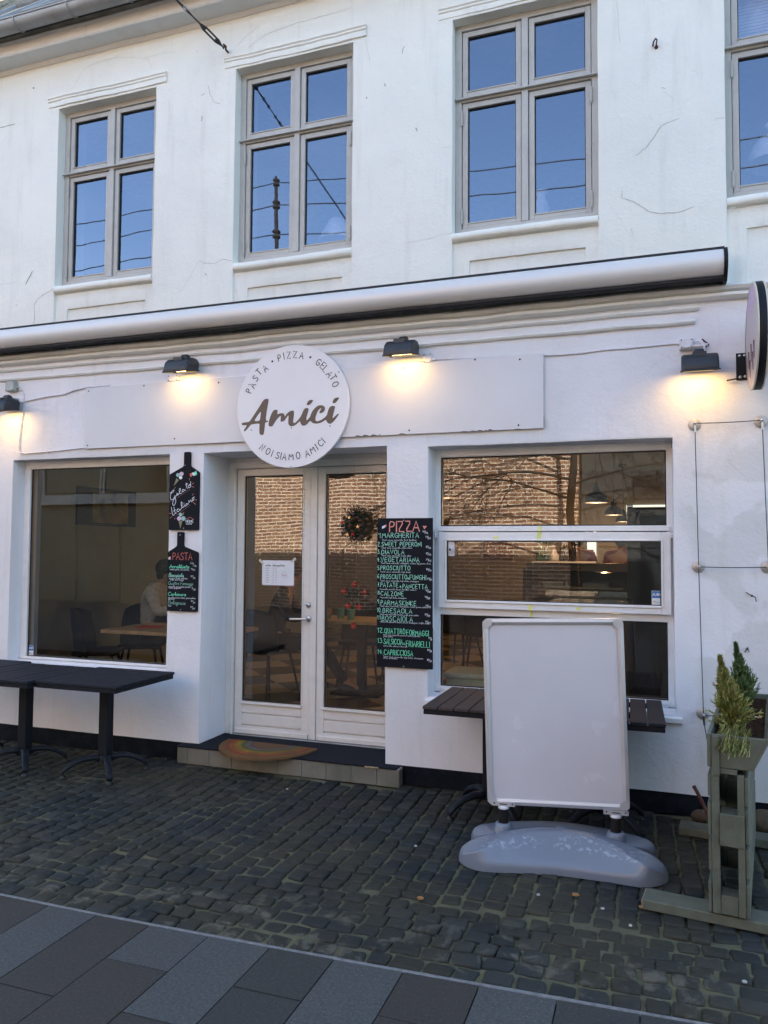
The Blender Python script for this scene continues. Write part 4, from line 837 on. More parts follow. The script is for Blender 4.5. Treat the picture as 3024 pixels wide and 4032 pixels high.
for x in (-.3, 1.4): m = MB(); m.box((x, -8.19, .4), (x + 1.5, -8.16, 2.4), 'dark_window'); m.build('window', t)
# roof pole with insulators and the street wires
t = thing('wire_pole', 'roof pole with bulging insulators carrying the street wires, reflected in the second upper window', 'pole', (-9.9, -8.6, 8.84))
m = MB(); c = (-9.9, -8.6, 0)
m.lathe([(.20, 8.85), (.20, 9.65), (.08, 9.75)], c, 'bark', 14); m.lathe([(.055, 9.7), (.05, 11.9), (.03, 12.0)], c, 'bark', 12); m.build('mast', t)
for z in (10.35, 11.15, 11.8):
    m = MB(); m.lathe([(.05, z - .12), (.105, z - .09), (.105, z - .05), (.06, z - .02), (.06, z + .02), (.11, z + .05), (.11, z + .09), (.05, z + .12)], c, 'bark', 14); m.build('insulator', t)
for z in (10.35, 11.15, 11.8):
    m = MB(); m.tube([(-9.9 + (30 * s), -8.6 + .2 * abs(s) - .0, z - .9 * (4 * s * (1 - s) if s > 0 else 0) + (0 if s > 0 else 1.2 * s)) for s in [i / 14 - .5 for i in range(22)]], .016, 'wire_dark', 5); m.build('wire', t)
# bare street tree
TX, TY = -1.55, -5.4
t = thing('bare_tree', 'leafless street tree behind the viewer, its branches reflected in the right window', 'tree', (TX, TY, 0))
rt = random.Random(11); mt_ = MB(); mc = MB(); cnt = [0]
def branch(p, d, ln, r, lev, m, sag=0.0):
    pts = [p]; q = p; n = 8 if lev > 1 else 5
    for i in range(n):
        d = (d + Vector((rt.uniform(-.17, .17), rt.uniform(-.17, .17), rt.uniform(-.16, .14) - sag))).normalized(); q = q + d * ln / n; pts.append(q)
    m.tube(pts, [r * (1 - .7 * i / n) for i in range(n + 1)], 'bark', 6 if r > .02 else 3, cap=False)
    if lev <= 0 or cnt[0] > 3800: return
    for k in range(6 if lev > 1 else 5):
        i = rt.randint(2, n); cnt[0] += 1
        a = Vector((rt.uniform(-1, 1), rt.uniform(-.6, .6), rt.uniform(-.7, .55))).normalized()
        branch(pts[i], (d * .8 + a * .75).normalized(), ln * rt.uniform(.38, .60), max(.0045, r * .46), lev - 1, mc, .03)
mt_.tube([(TX, TY, -.03), (TX + .03, TY, 1.2), (TX - .04, TY + .05, 2.4), (TX + .05, TY, 3.8), (TX - .02, TY, 5.4)], [.095, .08, .075, .06, .04], 'bark', 12); mt_.build('trunk', t)
for z, a, ln in ((2.6, 3.25, 3.4), (3.0, 2.9, 3.6), (3.4, 3.5, 3.2), (2.9, .3, 2.4), (3.6, 5.6, 2.4), (3.9, 3.1, 3.0), (4.2, .8, 2.2), (4.7, 3.9, 2.4), (5.2, 2.2, 2.2), (5.3, .2, 2.2)):
    branch(Vector((TX, TY, z)), Vector((math.cos(a), math.sin(a) * .5, .30)).normalized(), ln, .028, 3, mc, .05)
mc.build('crown', t)
# ------------------------------------------------------------------ things fixed to the facade
rk = random.Random(2)      # cracks, pits and scratches that the plaster really has
for wd, kd, pts in CRACKS:
    P = []; m = MB()
    for a, b in zip(pts[:-1], pts[1:]):
        n = max(1, int(math.dist(a, b) / .018))
        P += [(a[0] + (b[0] - a[0]) * i / n + (rk.uniform(-.0035, .0035) if i else 0), a[1] + (b[1] - a[1]) * i / n + (rk.uniform(-.0035, .0035) if i else 0)) for i in range(n)]
    P.append(pts[-1]); n = len(P); L_, R_ = [], []
    for i in range(n):
        d = Vector(P[min(i + 1, n - 1)]) - Vector(P[max(i - 1, 0)]); d.normalize(); w_ = wd * .8 * (.25 if i in (0, n - 1) and n > 3 else .5) * rk.uniform(.6, 1.2); nn = Vector((-d.y, d.x)) * w_
        for S_, sg in ((L_, 1), (R_, -1)):
            p = Vector((P[i][0] + nn.x * sg, W, P[i][1] + nn.y * sg)); p = p + wob(p); p.y -= .0022; S_.append(p)
    m.add(L_ + R_, [(i, i + 1, n + i + 1, n + i) for i in range(n - 1)], {'l': 'crack_light', 'm': 'crack_mid', 'd': 'crack_dark', 'r': 'rust'}[kd]); m.build('plaster_crack', bld)
# awning cassette
t = thing('awning', 'long rolled-in awning in a silver cassette with black back and end cap', 'awning', (-3.0, W, 3.19))
m = MB(); ax0, ax1 = -8.9, .402
prof = [(4.885, 3.376), (4.862, 3.374), (4.838, 3.362), (4.820, 3.340), (4.811, 3.312), (4.811, 3.284), (4.820, 3.258), (4.838, 3.236), (4.862, 3.222), (4.885, 3.218), (4.885, 3.226), (4.866, 3.230), (4.846, 3.242), (4.829, 3.262), (4.820, 3.286), (4.820, 3.312), (4.829, 3.336), (4.845, 3.355), (4.866, 3.366), (4.885, 3.368)]
m.sweepx(prof, ax0, ax1, 1.5, 'awning_alu', smooth=True); m.box((ax0, 4.886, 3.360), (ax1, 4.90, 3.374), 'awning_alu')
m.build('front_cover', t)
m = MB(); m.sweepx([(4.868, 3.379), (4.868, 3.392), (W + .02, 3.425), (W + .02, 3.405)], ax0, ax1 + .008, .5, 'roof_black'); m.build('rain_lid', t)
m = MB(); m.prism([(4.872, 3.221), (4.872, 3.206), (4.90, 3.192), (W - .002, 3.235), (W - .002, 3.36), (4.902, 3.36), (4.902, 3.225)], 'x', ax0, ax1, 'roof_black'); m.tube([(ax0, 4.880, 3.2085), (ax1, 4.880, 3.2085)], .006, 'alu', 8); m.build('back_rail', t)
m = MB(); m.prism([(4.885, 3.388), (4.846, 3.376), (4.818, 3.346), (4.803, 3.312), (4.803, 3.284), (4.814, 3.250), (4.838, 3.226), (4.866, 3.206), (4.90, 3.190), (W - .001, 3.200), (W - .001, 3.400)], 'x', ax1 + .0005, ax1 + .022, 'black_metal'); m.build('end_cap', t, bevel=.003)

# blank sign panel
t = thing('sign_panel', 'long blank white panel behind the round sign, screwed above door and windows', 'sign panel', (-2.49, W, 2.38))
m = MB(); m.box((-4.322, W - .022, 2.383), (-.667, W - .006, 2.876), 'panel_white'); m.build('panel', t, bevel=.0015, seg=1)
for i, (x, z) in enumerate(((-4.29, 2.85), (-4.29, 2.41), (-3.47, 2.43), (-3.09, 2.84), (-1.62, 2.845), (-.82, 2.845), (-1.12, 2.866), (-.83, 2.41), (-1.58, 2.41), (-3.76, 2.86))):
    m = MB(); m.lathe([(.0065, 0), (.0055, -.002), (0, -.0025)], (x, W - .0222, z), 'gasket', 10, 'y'); m.build('screw', t)
m = MB(); sc_ = random.Random(5)
for (a, b) in ((-1.98, -1.80), (-1.66, -1.60), (-1.22, -1.02), (-.86, -.80)):
    x = a
    while x < b:
        w = sc_.uniform(.02, .06); h = sc_.uniform(.003, .010); m.prism([(x, 2.384), (x + w, 2.384), (x + w * .8, 2.384 + h * .6), (x + w * .3, 2.384 + h)], 'y', W - .0226, W - .0221, 'ink'); x += w * 1.2
m.box((-.6668, W - .0215, 2.39), (-.6658, W - .007, 2.46), 'ink'); m.build('worn_edge', t)

# round sign
t = thing('round_sign', 'large round white restaurant sign with brown script lettering above the door', 'sign', (-2.463, W, 2.62))
CX, CZ, RR = -2.463, 2.621, .4475
m = MB(); m.lathe([(0, -.020), (RR - .002, -.020), (RR, -.018), (RR, .0), (RR - .002, .002)], (CX, W - .030, CZ), 'sign_white', 96, 'y', cap=True, smooth=False); m.build('disc', t)
ik = Ink(W - .0505)
ik.fill(chaikin(AMICI['A']), 'sign_brown', [chaikin(AMICI['H'])])
for k in ('M', 'D1', 'D2'): ik.fill(chaikin(chaikin(AMICI[k])), 'sign_brown')
ik.mb.build('script_lettering', t)
ik = Ink(W - .0505)
for ch, x, z in RING_TOP:
    a = math.atan2(z - CZ, x - CX) - math.pi / 2; ik.glyph_at(ch, (x, z), .048, 'ink', a, .0062)
for ch, x, z in RING_LOW:
    a = math.atan2(z - CZ, x - CX) + math.pi / 2; ik.glyph_at(ch, (x, z), .048, 'ink', a, .0062)
ik.mb.build('ring_lettering', t)
for (x, z) in ((-2.79, 2.462), (-2.463, 2.463), (-2.16, 2.463), (-2.815, 2.80), (-2.095, 2.845), (-2.463, 2.182)):
    m = MB(); m.lathe([(.0045, 0), (.004, -.0018), (0, -.002)], (x, W - .0502, z), 'gasket', 8, 'y'); m.build('screw', t)

# flood lamps
def flood(x, z, label, w=.195):
    t = thing('wall_lamp', label, 'wall lamp', (x, W, z), 0, 'black floodlights over the shopfront')
    m = MB(); B = 'lamp_black'
    prof = [(-.056, .036), (-.048, .104), (-.078, .122), (-.125, .122), (-.172, .110), (-.207, .080), (-.223, .040), (-.228, .004), (-.220, .000), (-.212, .010), (-.196, .050), (-.160, .085), (-.120, .100), (-.085, .100), (-.070, .088), (-.072, .040)]
    secs = [(-w / 2 - .004, .90), (-w / 2 + .000, .97), (-w / 2 + .010, 1.0), (w / 2 - .010, 1.0), (w / 2 - .000, .97), (w / 2 + .004, .90)]
    outer = prof[:9]; cy_, cz_ = -.14, .02; v = []
    for (sx_, k) in secs:
        for (yy, zz) in outer: v.append((sx_, cy_ + (yy - cy_) * (k if zz > .02 else 1), cz_ + (zz - cz_) * (k if zz > .02 else 1)))
    K = len(outer); f = [(i * K + j, (i + 1) * K + j, (i + 1) * K + j + 1, i * K + j + 1) for i in range(len(secs) - 1) for j in range(K - 1)]
    m.add(v, f, B, True); tr = tessellate_polygon([[Vector((p[0], p[1], 0)) for p in outer]])
    m.add(v[:K], [tuple(q) for q in tr], B); m.add(v[-K:], [tuple(q) for q in tr], B)
    # rim round the opening
    for (a, b) in (((-w / 2 - .006, -.060, .034), (-w / 2 - .006, -.226, .002)), ((w / 2 + .006, -.060, .034), (w / 2 + .006, -.226, .002)), ((-w / 2 - .006, -.228, .002), (w / 2 + .006, -.228, .002)), ((-w / 2 - .006, -.058, .034), (w / 2 + .006, -.058, .034))): m.tube([a, b], .0055, B, 6)
    m.box((-.042, -.188, .090), (.036, -.060, .1225), B)
    m.build('housing', t, world=False, bevel=.003, seg=1, angle=50)
    m = MB(); m.lathe([(.0, -.030), (.030, -.028), (.034, -.018), (.034, .018), (.030, .028), (0, .030)], (.0, -.085, .128), B, 18, 'x'); m.box((-.02, -.07, .07), (.028, -.004, .135), B); m.build('mounting', t, world=False, bevel=.003, seg=1)
    m = MB(); m.add([(-w / 2 + .01, -.066, .040), (w / 2 - .01, -.066, .040), (w / 2 - .01, -.210, .014), (-w / 2 + .01, -.210, .014)], [(0, 1, 2, 3)], 'lamp_glow'); m.build('glowing_glass', t, world=False)
    light('floodlight', 'AREA', (0, -.135, .012), .020, (1, .55, .08), t, .16, (R(22), 0, 0), .09)
    return t
flood(-5.060, 2.690, 'black floodlight at the left edge of the photo, lit over the left shop window')
flood(-3.342, 2.896, 'lit black floodlight to the left of the round sign')
flood(-1.602, 2.886, 'lit black floodlight to the right of the round sign')
flood(.268, 2.650, 'lit black floodlight below the junction box at the right end')
# cables and junction boxes
def cable(label, pts, r=.0058, name='cable'):
    m = MB(); P = []
    for a, b in zip(pts[:-1], pts[1:]):
        n = max(1, int((Vector(b) - Vector(a)).length / .09)); P += [Vector(a).lerp(Vector(b), i / n) for i in range(n)]
    P.append(Vector(pts[-1])); P = [p + Vector((0, 0, .004 * noise.noise(p * 3.1))) for p in P]
    m.tube(P, r, 'cable_white', 8)
    for i in range(4, len(P) - 1, 6): m.box(tuple(P[i] + Vector((-.006, -.007, -.008))), tuple(P[i] + Vector((.006, .006, .008))), 'cable_white')
    return tag(m.build(name), label, 'cable')
y = W - .008
cable('white cable looping down from the grey box and along the wall under the lamp glow', [(-5.03, y, 2.91), (-4.985, y, 2.905), (-4.965, y, 2.86), (-4.962, y, 2.76), (-4.985, y, 2.62), (-5.0, y, 2.50), (-5.0, y, 2.395), (-4.985, y, 2.372), (-4.93, y, 2.365), (-4.7, y, 2.375), (-4.33, y, 2.395)])
cable('thin white cable from the lower grey box to the blank sign panel', [(-5.0, y, 2.800), (-4.9, y, 2.812), (-4.72, y, 2.832), (-4.55, y, 2.842), (-4.44, y, 2.870), (-4.30, y, 2.885), (-4.1, y, 2.884)])
cable('white cable crossing the wall from the sign panel to the octagonal junction box', [(-.66, y, 2.862), (-.54, y, 2.858), (-.42, y, 2.858), (-.3, y, 2.866), (-.15, y, 2.868), (0, y, 2.872), (.13, y, 2.874), (.165, y, 2.868)])
cable('short white cable along the top edge of the sign panel by the third floodlight', [(-1.62, y, 2.885), (-1.55, y, 2.878), (-1.48, y, 2.892), (-1.36, y, 2.892), (-1.18, y, 2.884), (-.9, y, 2.880)], .0035)
cable('thin grey cable hanging from the second floodlight to the sign panel', [(-3.27, W - .03, 2.92), (-3.245, W - .02, 2.90), (-3.235, y, 2.885)], .0028)
def jbox(label, x0, x1, z0, z1, mt, dep=.045):
    t = thing('junction_box', label, 'junction box', ((x0 + x1) / 2, W, z0)); m = MB(); m.box((x0, W - dep, z0), (x1, W - .001, z1), mt); m.build('case', t, bevel=.004)
    m = MB(); m.box((x0 + .004, W - dep - .006, z0 + .004), (x1 - .004, W - dep - .0005, z1 - .004), mt)
    for a in (x0 + .010, x1 - .010):
        for b in (z0 + .010, z1 - .010): m.lathe([(.004, -.0075), (.004, -.006)], (a, W - dep, b), 'gasket', 8, 'y')
    m.build('lid', t, bevel=.003); m = MB(); m.lathe([(.010, 0), (.010, .022)], (x1, W - .022, (z0 + z1) / 2 - .012), mt, 10, 'x'); m.build('cable_gland', t)
    return t
jbox('upper pale grey junction box at the left edge of the photo', -5.13, -5.035, 2.895, 2.98, 'box_grey')
jbox('lower pale grey junction box just above the leftmost floodlight', -5.11, -5.02, 2.775, 2.835, 'box_grey')
jbox('small white cable box on the top edge of the panel beside the third floodlight', -1.484, -1.419, 2.868, 2.935, 'box_white', .022)
jbox('small white cable box half hidden under the second floodlight', -3.545, -3.452, 2.876, 2.930, 'box_white', .018)
t = jbox('white octagonal junction box with cable stubs above the right floodlight', .161, .240, 2.825, 2.893, 'box_white', .040)
m = MB(); m.prism([(.200 + .033 * math.cos(R(a)), 2.859 + .029 * math.sin(R(a))) for a in (0, 50, 90, 130, 180, 230, 270, 310)], 'y', W - .058, W - .0465, 'box_white'); m.build('raised_cover', t, bevel=.004)
m = MB(); m.tube([(.245, W - .02, 2.872), (.265, W - .04, 2.874), (.285, W - .05, 2.860), (.298, W - .05, 2.835), (.302, W - .05, 2.79)], .005, 'box_white', 8); m.tube([(.245, W - .02, 2.846), (.29, W - .03, 2.842), (.32, W - .03, 2.85)], .009, 'box_white', 8)
m.tube([(.292, W - .02, 2.885), (.30, W - .04, 2.868), (.315, W - .03, 2.858), (.325, W - .03, 2.845), (.312, W - .02, 2.838)], .005, 'rust', 8); m.build('cable_stub', t)

# chalk boards
def board_shape(x0, x1, z0, zs, zt, hx0, hx1):
    return [(x0, z0), (x1, z0), (x1, zs[1] - .008), (x1 - .01, zs[1]), (hx1 + .006, zt[0]), (hx1, zt[0] + .012), (hx1, zt[1] - .006), (hx1 - .008, zt[1]), (hx0 + .008, zt[1]), (hx0, zt[1] - .006), (hx0, zt[0] + .012), (hx0 - .006, zt[0]), (x0 + .006, zs[0]), (x0, zs[0] - .008)]
def pinned(t, pts, y):
    for (x, z) in pts: m = MB(); m.lathe([(.0042, 0), (.003, -.003), (0, -.0035)], (x, y, z), 'steel', 8, 'y'); m.build('screw', t)
BY = W - .022
t = thing('menu_board', 'upper black paddle shaped board with chalk writing and ice cream cones left of the door', 'menu board', (-3.377, W, 1.728), 0, 'black chalk menu boards beside the door')
m = MB(); m.prism(board_shape(-3.508, -3.247, 1.728, (2.158, 2.172), (2.212, 2.324), -3.382, -3.328), 'y', BY, W - .004, 'chalkboard'); m.build('board', t, bevel=.0025)
ik = Ink(BY)
for mt_n, poly in GELATO_FILL: ik.fill(poly, mt_n)
for st in GELATO_RED[:2]: ik.stroke(st, .0022, 'chalk_rose')
for st in GELATO_RED[2:13]: ik.stroke(st, .0028, 'chalk_coral')
ik.stroke(GELATO_RED[13], .0035, 'chalk_red')
for st in GELATO_WHITE: ik.stroke(smooth_line(st), .0042, 'chalk_white', True)
ik.text('HOME', -3.354, 1.784, .020, 'chalk_white', .0034, width=.064, gap=.14, jit=.0); ik.text('made', -3.351, 1.770, .014, 'chalk_white', .0024, width=.050, jit=.0)
ik.mb.build('chalk_drawing', t); pinned(t, [(-3.372, 2.222), (-3.374, 1.741)], BY)

t = thing('menu_board', 'lower black paddle shaped board with the pasta menu in chalk left of the door', 'menu board', (-3.378, W, 1.110), 0, 'black chalk menu boards beside the door')
m = MB(); m.prism(board_shape(-3.510, -3.246, 1.112, (1.562, 1.562), (1.602, 1.713), -3.430, -3.376), 'y', BY, W - .004, 'chalkboard'); m.build('board', t, bevel=.0025)
ik = Ink(BY)
def tx(x, yy): return -3.509 + (x - (133 - 18 * (yy - 1320) / 753)) * .000705, 1.571 - (yy - 1320) * .000612
def line(s, x, yy, x2, hpx, mt_n, w, sl=.0, **k):
    a = tx(x, yy); b = tx(x2, yy); ik.text(s, a[0], a[1], hpx * .000612, mt_n, w, width=b[0] - a[0] - sl * hpx * .0006, slant=sl, **k)
line('PASTA', 192, 1435, 436, 88, 'chalk_red', .0042, gap=.14)
for s, x, yy, x2, h, w, c in (('Arrabbiata', 150, 1538, 405, 44, .0040, 'chalk_green'), ('Boscaiola', 143, 1648, 335, 48, .0034, 'chalk_mintline'), ('Quattro Formaggi', 133, 1745, 450, 42, .0030, 'chalk_dim'), ('Carbonara', 130, 1880, 362, 44, .0036, 'chalk_green'), ('Bolognese', 130, 1988, 355, 52, .0032, 'chalk_dim')):
    line(s, x, yy, x2, h, c, w, .12, gap=.06, jit=.01)
for s, x, yy, x2 in (('tomato, garlic, chily, parsley', 155, 1563, 395), ('porcini e funghi mushroom,', 145, 1672, 378), ('truffle sauce, sausage', 158, 1690, 330), ('mozzarella, grana padano, pecorino', 138, 1776, 412), ('romano, gorgonzola', 140, 1792, 293), ('egg yolk, pecorino romano, grana padano,', 133, 1912, 475), ('guanciale', 135, 1928, 212), ('ragu', 130, 2012, 170)):
    line(s, x, yy, x2, 22, 'chalk_white', .0014, 0, gap=.1, jit=.01)
for s, x, yy, x2 in (('To Go', 415, 1482, 452), ('/', 440, 1500, 460), ('To Stay', 455, 1514, 487), ('95', 422, 1555, 442), ('/', 438, 1562, 456), ('99', 448, 1568, 470), ('109', 416, 1645, 448), ('/', 442, 1664, 460), ('119', 445, 1668, 474), ('95', 428, 1790, 446), ('/', 444, 1808, 462), ('109', 452, 1808, 477), ('109', 418, 1950, 446), ('/', 440, 1968, 458), ('119', 444, 1968, 470), ('109', 410, 2022, 440), ('/', 434, 2040, 452), ('119', 438, 2040, 466)):
    line(s, x, yy, x2, 20, 'chalk_white', .0014, 0, gap=.1)
a = tx(140, 1435); ik.fill([(a[0], a[1]), (a[0] + .010, a[1] + .004), (a[0] + .010, a[1] + .024), (a[0], a[1] + .018)], 'chalk_white'); ik.fill([(a[0] + .011, a[1] + .004), (a[0] + .020, a[1]), (a[0] + .020, a[1] + .024), (a[0] + .011, a[1] + .024)], 'chalk_coral')
ik.mb.build('chalk_lettering', t); pinned(t, [(-3.404, 1.69), (-3.388, 1.122)], BY)

t = thing('menu_board', 'tall rectangular black board with the numbered pizza menu in chalk right of the door', 'menu board', (-1.607, W, .790), 0, 'black chalk menu boards beside the door')
m = MB(); m.box((-1.808, BY, 1.0665), (-1.412, W - .004, 1.806), 'chalkboard'); m.build('board', t, bevel=.002)
m = MB(); m.box((-1.806, BY - .002, .788), (-1.409, W - .004, 1.0655), 'chalkboard'); m.build('lower_board', t, bevel=.002)
ik = Ink(BY - .0006); ik2 = Ink(BY - .0026)
def px(x, yy): return -1.806 + (x - 115) * .000581, 1.806 - (yy - 128) * .000549
def ln(s, x, yy, x2, hpx, mt_n, w, **k):
    a = px(x, yy); (ik2 if yy > 1478 else ik).text(s, a[0], a[1], hpx * .000549, mt_n, w, width=px(x2, yy)[0] - a[0], **k)
ln('PIZZA', 266, 295, 636, 126, 'chalk_coral', .0078, gap=.14)
for s, x, yy, x2, h in (('1', 122, 375, 150, 60), ('MARGHERITA', 174, 373, 628, 62), ('2.', 122, 483, 152, 55), ('SWEET PEPERONI', 168, 480, 660, 54), ('3.', 118, 577, 150, 52), ('DIAVOLA', 168, 579, 450, 54), ('4.', 114, 672, 152, 56), ('VEGETARIANA', 160, 676, 636, 56), ('5.', 118, 778, 150, 52), ('PROSCIUTTO', 156, 778, 525, 55), ('6.', 116, 882, 150, 52), ('PROSCIUTTO', 158, 888, 486, 55), ('e', 492, 888, 510, 42), ('FUNGHI', 520, 892, 718, 58), ('7.', 120, 985, 148, 50), ('PATATE', 158, 990, 376, 54), ('e', 396, 992, 416, 42), ('PANCETTA', 434, 1003, 736, 55), ('8', 118, 1085, 146, 45), ('CALZONE', 160, 1098, 443, 55), ('9.', 118, 1195, 152, 48), ('PARMASKINKE', 163, 1214, 600, 58), ('10.', 115, 1305, 170, 54), ('BRESAOLA', 188, 1311, 550, 58), ('11', 115, 1395, 156, 50), ('BOSCAIOLA', 178, 1415, 558, 66)):
    ln(s, x, yy, x2, h, 'chalk_mintline', .0030, gap=.24)
for s, x, yy, x2, h in (('12.', 122, 1558, 205, 60), ('QUATTRO', 212, 1566, 468, 62), ('FORMAGGI', 486, 1578, 752, 66), ('13.', 122, 1688, 200, 60), ('SALSICCIA', 206, 1698, 436, 66), ('FRIARIELLI', 481, 1716, 764, 70), ('14.', 124, 1824, 196, 58), ('CAPRICCIOSA', 208, 1832, 564, 66)):
    ln(s, x, yy, x2, h, 'chalk_green', .0036, gap=.24)
ln('e', 446, 1698, 468, 44, 'chalk_dim', .0038)
for s, x, yy, x2 in (('Tomat sauce, mozzarella, frisk basilikum', 170, 410, 600), ('Tomat sauce, mozzarella, salami milano', 165, 508, 545), ('Tomat sauce, mozzarella, staerk salami', 165, 606, 537), ('Tomat sauce, mozzarella, champignon, zucchini, log, porcini, oliven', 160, 700, 775), ('Tomat sauce, mozzarella, kogt skinke', 152, 808, 530), ('Tomat sauce, mozzarella, kogt skinke, champignon', 150, 920, 632), ('Mozzarella, pancetta (bacon), kartofler, rosmarin', 148, 1026, 600), ('Mozzarella, kogt skinke, champignon', 152, 1130, 480), ('Tomat sauce, mozzarella, parmaskinke, rucola, grana padano', 148, 1236, 735), ('Tomat sauce, mozzarella, bresaola, rucola, grana padano', 150, 1338, 630), ('Mozzarella, pancetta (bacon) porcini, champignon, truffle sauce', 155, 1432, 755), ('tomat sauce, mozzarella, pecorino romano, gorgonzola,', 198, 1592, 650), ('grana padano', 198, 1612, 318), ('mozzarella, salsiccia, friarielli', 200, 1728, 495), ('Tomat sauce, mozzarella, kogt skinke, champignon,', 198, 1862, 690), ('oliven, artiskokker', 198, 1880, 375)):
    ln(s, x, yy, x2, 20, 'chalk_white', .0011, gap=.1, jit=.01)
for s, s2, x, yy in (('To Go', 'To Stay', 676, 305), ('79', '89', 710, 374), ('85', '95', 715, 494), ('85', '95', 716, 576), ('79', '95', 718, 652), ('86', '96', 720, 770), ('89', '99', 734, 886), ('95', '109', 714, 1032), ('96', '109', 704, 1112), ('119', '129', 714, 1218), ('119', '129', 706, 1326), ('119', '129', 710, 1414), ('99', '109', 750, 1612), ('109', '119', 738, 1756), ('109', '119', 735, 1876)):
    ln(s, x, yy, x + 26, 22, 'chalk_white', .0017); ln('/', x + 24, yy + 14, x + 38, 36, 'chalk_white', .0014); ln(s2, x + 34, yy + 16, min(x + 62, 792), 22, 'chalk_white', .0017)
for (x, c) in ((172, 'chalk_white'), (190, 'chalk_white'), (207, 'chalk_coral')):
    a = px(x, 262 - (x - 172) * .5); ik.fill([(a[0], a[1]), (a[0] + .010, a[1] + .004), (a[0] + .010, a[1] + .022), (a[0], a[1] + .016)], c)
a = px(675, 225); ik.fill([(a[0], a[1]), (a[0] + .030, a[1] - .002), (a[0] + .012, a[1] - .024)], 'chalk_coral')
ik.mb.build('chalk_lettering', t); ik2.mb.build('chalk_lettering', t); pinned(t, [(-1.616, 1.790), (-1.612, 1.052), (-1.612, .797)], BY - .002)

# stainless wire trellis for climbers
t = thing('wire_trellis', 'rectangular stainless wire trellis on round plates to the right of the window', 'trellis', (.44, W, .3))
DP = [(.241, 2.366), (.609, 2.367), (.252, 1.500), (.630, 1.503), (.268, .622), (.648, .632)]
for x, z in DP:
    m = MB(); m.lathe([(0, -.008), (.030, -.006), (.0365, -.002), (.0365, .004)], (x, W - .002, z), 'disc_steel', 28, 'y'); o = m.build('mounting_plate', t)
    m = MB(); m.lathe([(.009, 0), (.009, -.05), (.007, -.062), (0, -.064)], (x, W - .010, z), 'steel', 12, 'y'); m.lathe([(.012, -.038), (.012, -.050)], (x, W - .010, z), 'steel', 12, 'y'); m.build('stud', o)
m = MB(); yw = W - .056
for a, b in ((0, 1), (2, 3), (4, 5), (0, 2), (2, 4), (1, 3), (3, 5)):
    P0 = Vector((DP[a][0], yw, DP[a][1])); P1 = Vector((DP[b][0], yw, DP[b][1])); m.tube([P0.lerp(P1, i / 6) + Vector((0, 0, -.004 * (1 - (i / 3 - 1) ** 2) if a // 2 == b // 2 else 0)) for i in range(7)], .0028, 'wire_dark', 6)
for i in (0, 1): m.tube([(DP[i][0], yw, DP[i][1] - .012), (DP[i][0] + .002, yw, DP[i][1] - .055)], .006, 'steel', 8)
m.tube([(.268, yw, .61), (.272, yw, .565)], .006, 'wire_dark', 8); m.tube([(.272, yw, .565), (.31, yw + .02, .33)], .0028, 'wire_dark', 6)
m.build('wire', t)

# projecting round sign
t = thing('projecting_sign', 'round double sided sign with dark rim and cream edge, seen edge on at the right', 'sign', (.55, W, 2.8))
SY, SZ, SR = 4.715, 2.800, .298
m = MB(); m.lathe([(SR - .006, -.018), (SR, -.016), (SR, .018), (SR - .006, .020)], (.556, SY, SZ), 'black_metal', 64, 'x', cap=False); m.build('rim', t)
m = MB()
for xx in (.532, .579): m.lathe([(SR - .012, -.005), (SR + .001, -.004), (SR + .001, .004), (SR - .012, .005)], (xx, SY, SZ), 'edge_cream', 64, 'x', cap=False)
m.build('cream_edge', t)  # plain cream-coloured rings along both edges of the sign
m = MB(); m.lathe([(0, -.001), (SR - .010, -.001), (SR - .010, .0)], (.530, SY, SZ), 'opal_acryl', 64, 'x', smooth=False); m.lathe([(0, .001), (SR - .010, .001), (SR - .010, .0)], (.581, SY, SZ), 'opal_acryl', 64, 'x', smooth=False); m.build('face', t)
m = MB(); pr = [(SY + .29 * math.cos(R(a)), SZ + .29 * math.sin(R(a))) for a in range(30, 151, 8)]; m.prism(pr, 'x', .5282, .5288, 'chalk_pink')
for (a, b) in ((-.13, -.05), (-.07, -.10), (.0, -.04), (.06, -.12), (.11, -.06)): m.prism([(SY + a, SZ + b), (SY + a + .05, SZ + b + .01), (SY + a + .035, SZ + b - .09), (SY + a + .01, SZ + b - .10)], 'x', .5280, .5288, 'rust')
m.build('picture', t)
m = MB(); m.box((.478, W - .008, 2.622), (.566, W - .001, 2.786), 'black_metal'); m.box((.536, SY + .20, 2.64), (.572, W - .009, 2.77), 'black_metal')
m.tube([(.482, W - .03, 2.628), (.45, W - .035, 2.622), (.425, W - .02, 2.622)], .005, 'gasket', 8); br = m.build('bracket', t, bevel=.004)
for (x, z) in ((.497, 2.768), (.525, 2.768), (.500, 2.640), (.527, 2.642)): m = MB(); m.lathe([(.010, 0), (.010, -.004), (.006, -.008), (0, -.009)], (x, W - .0085, z), 'steel', 10, 'y'); m.build('bolt', br)

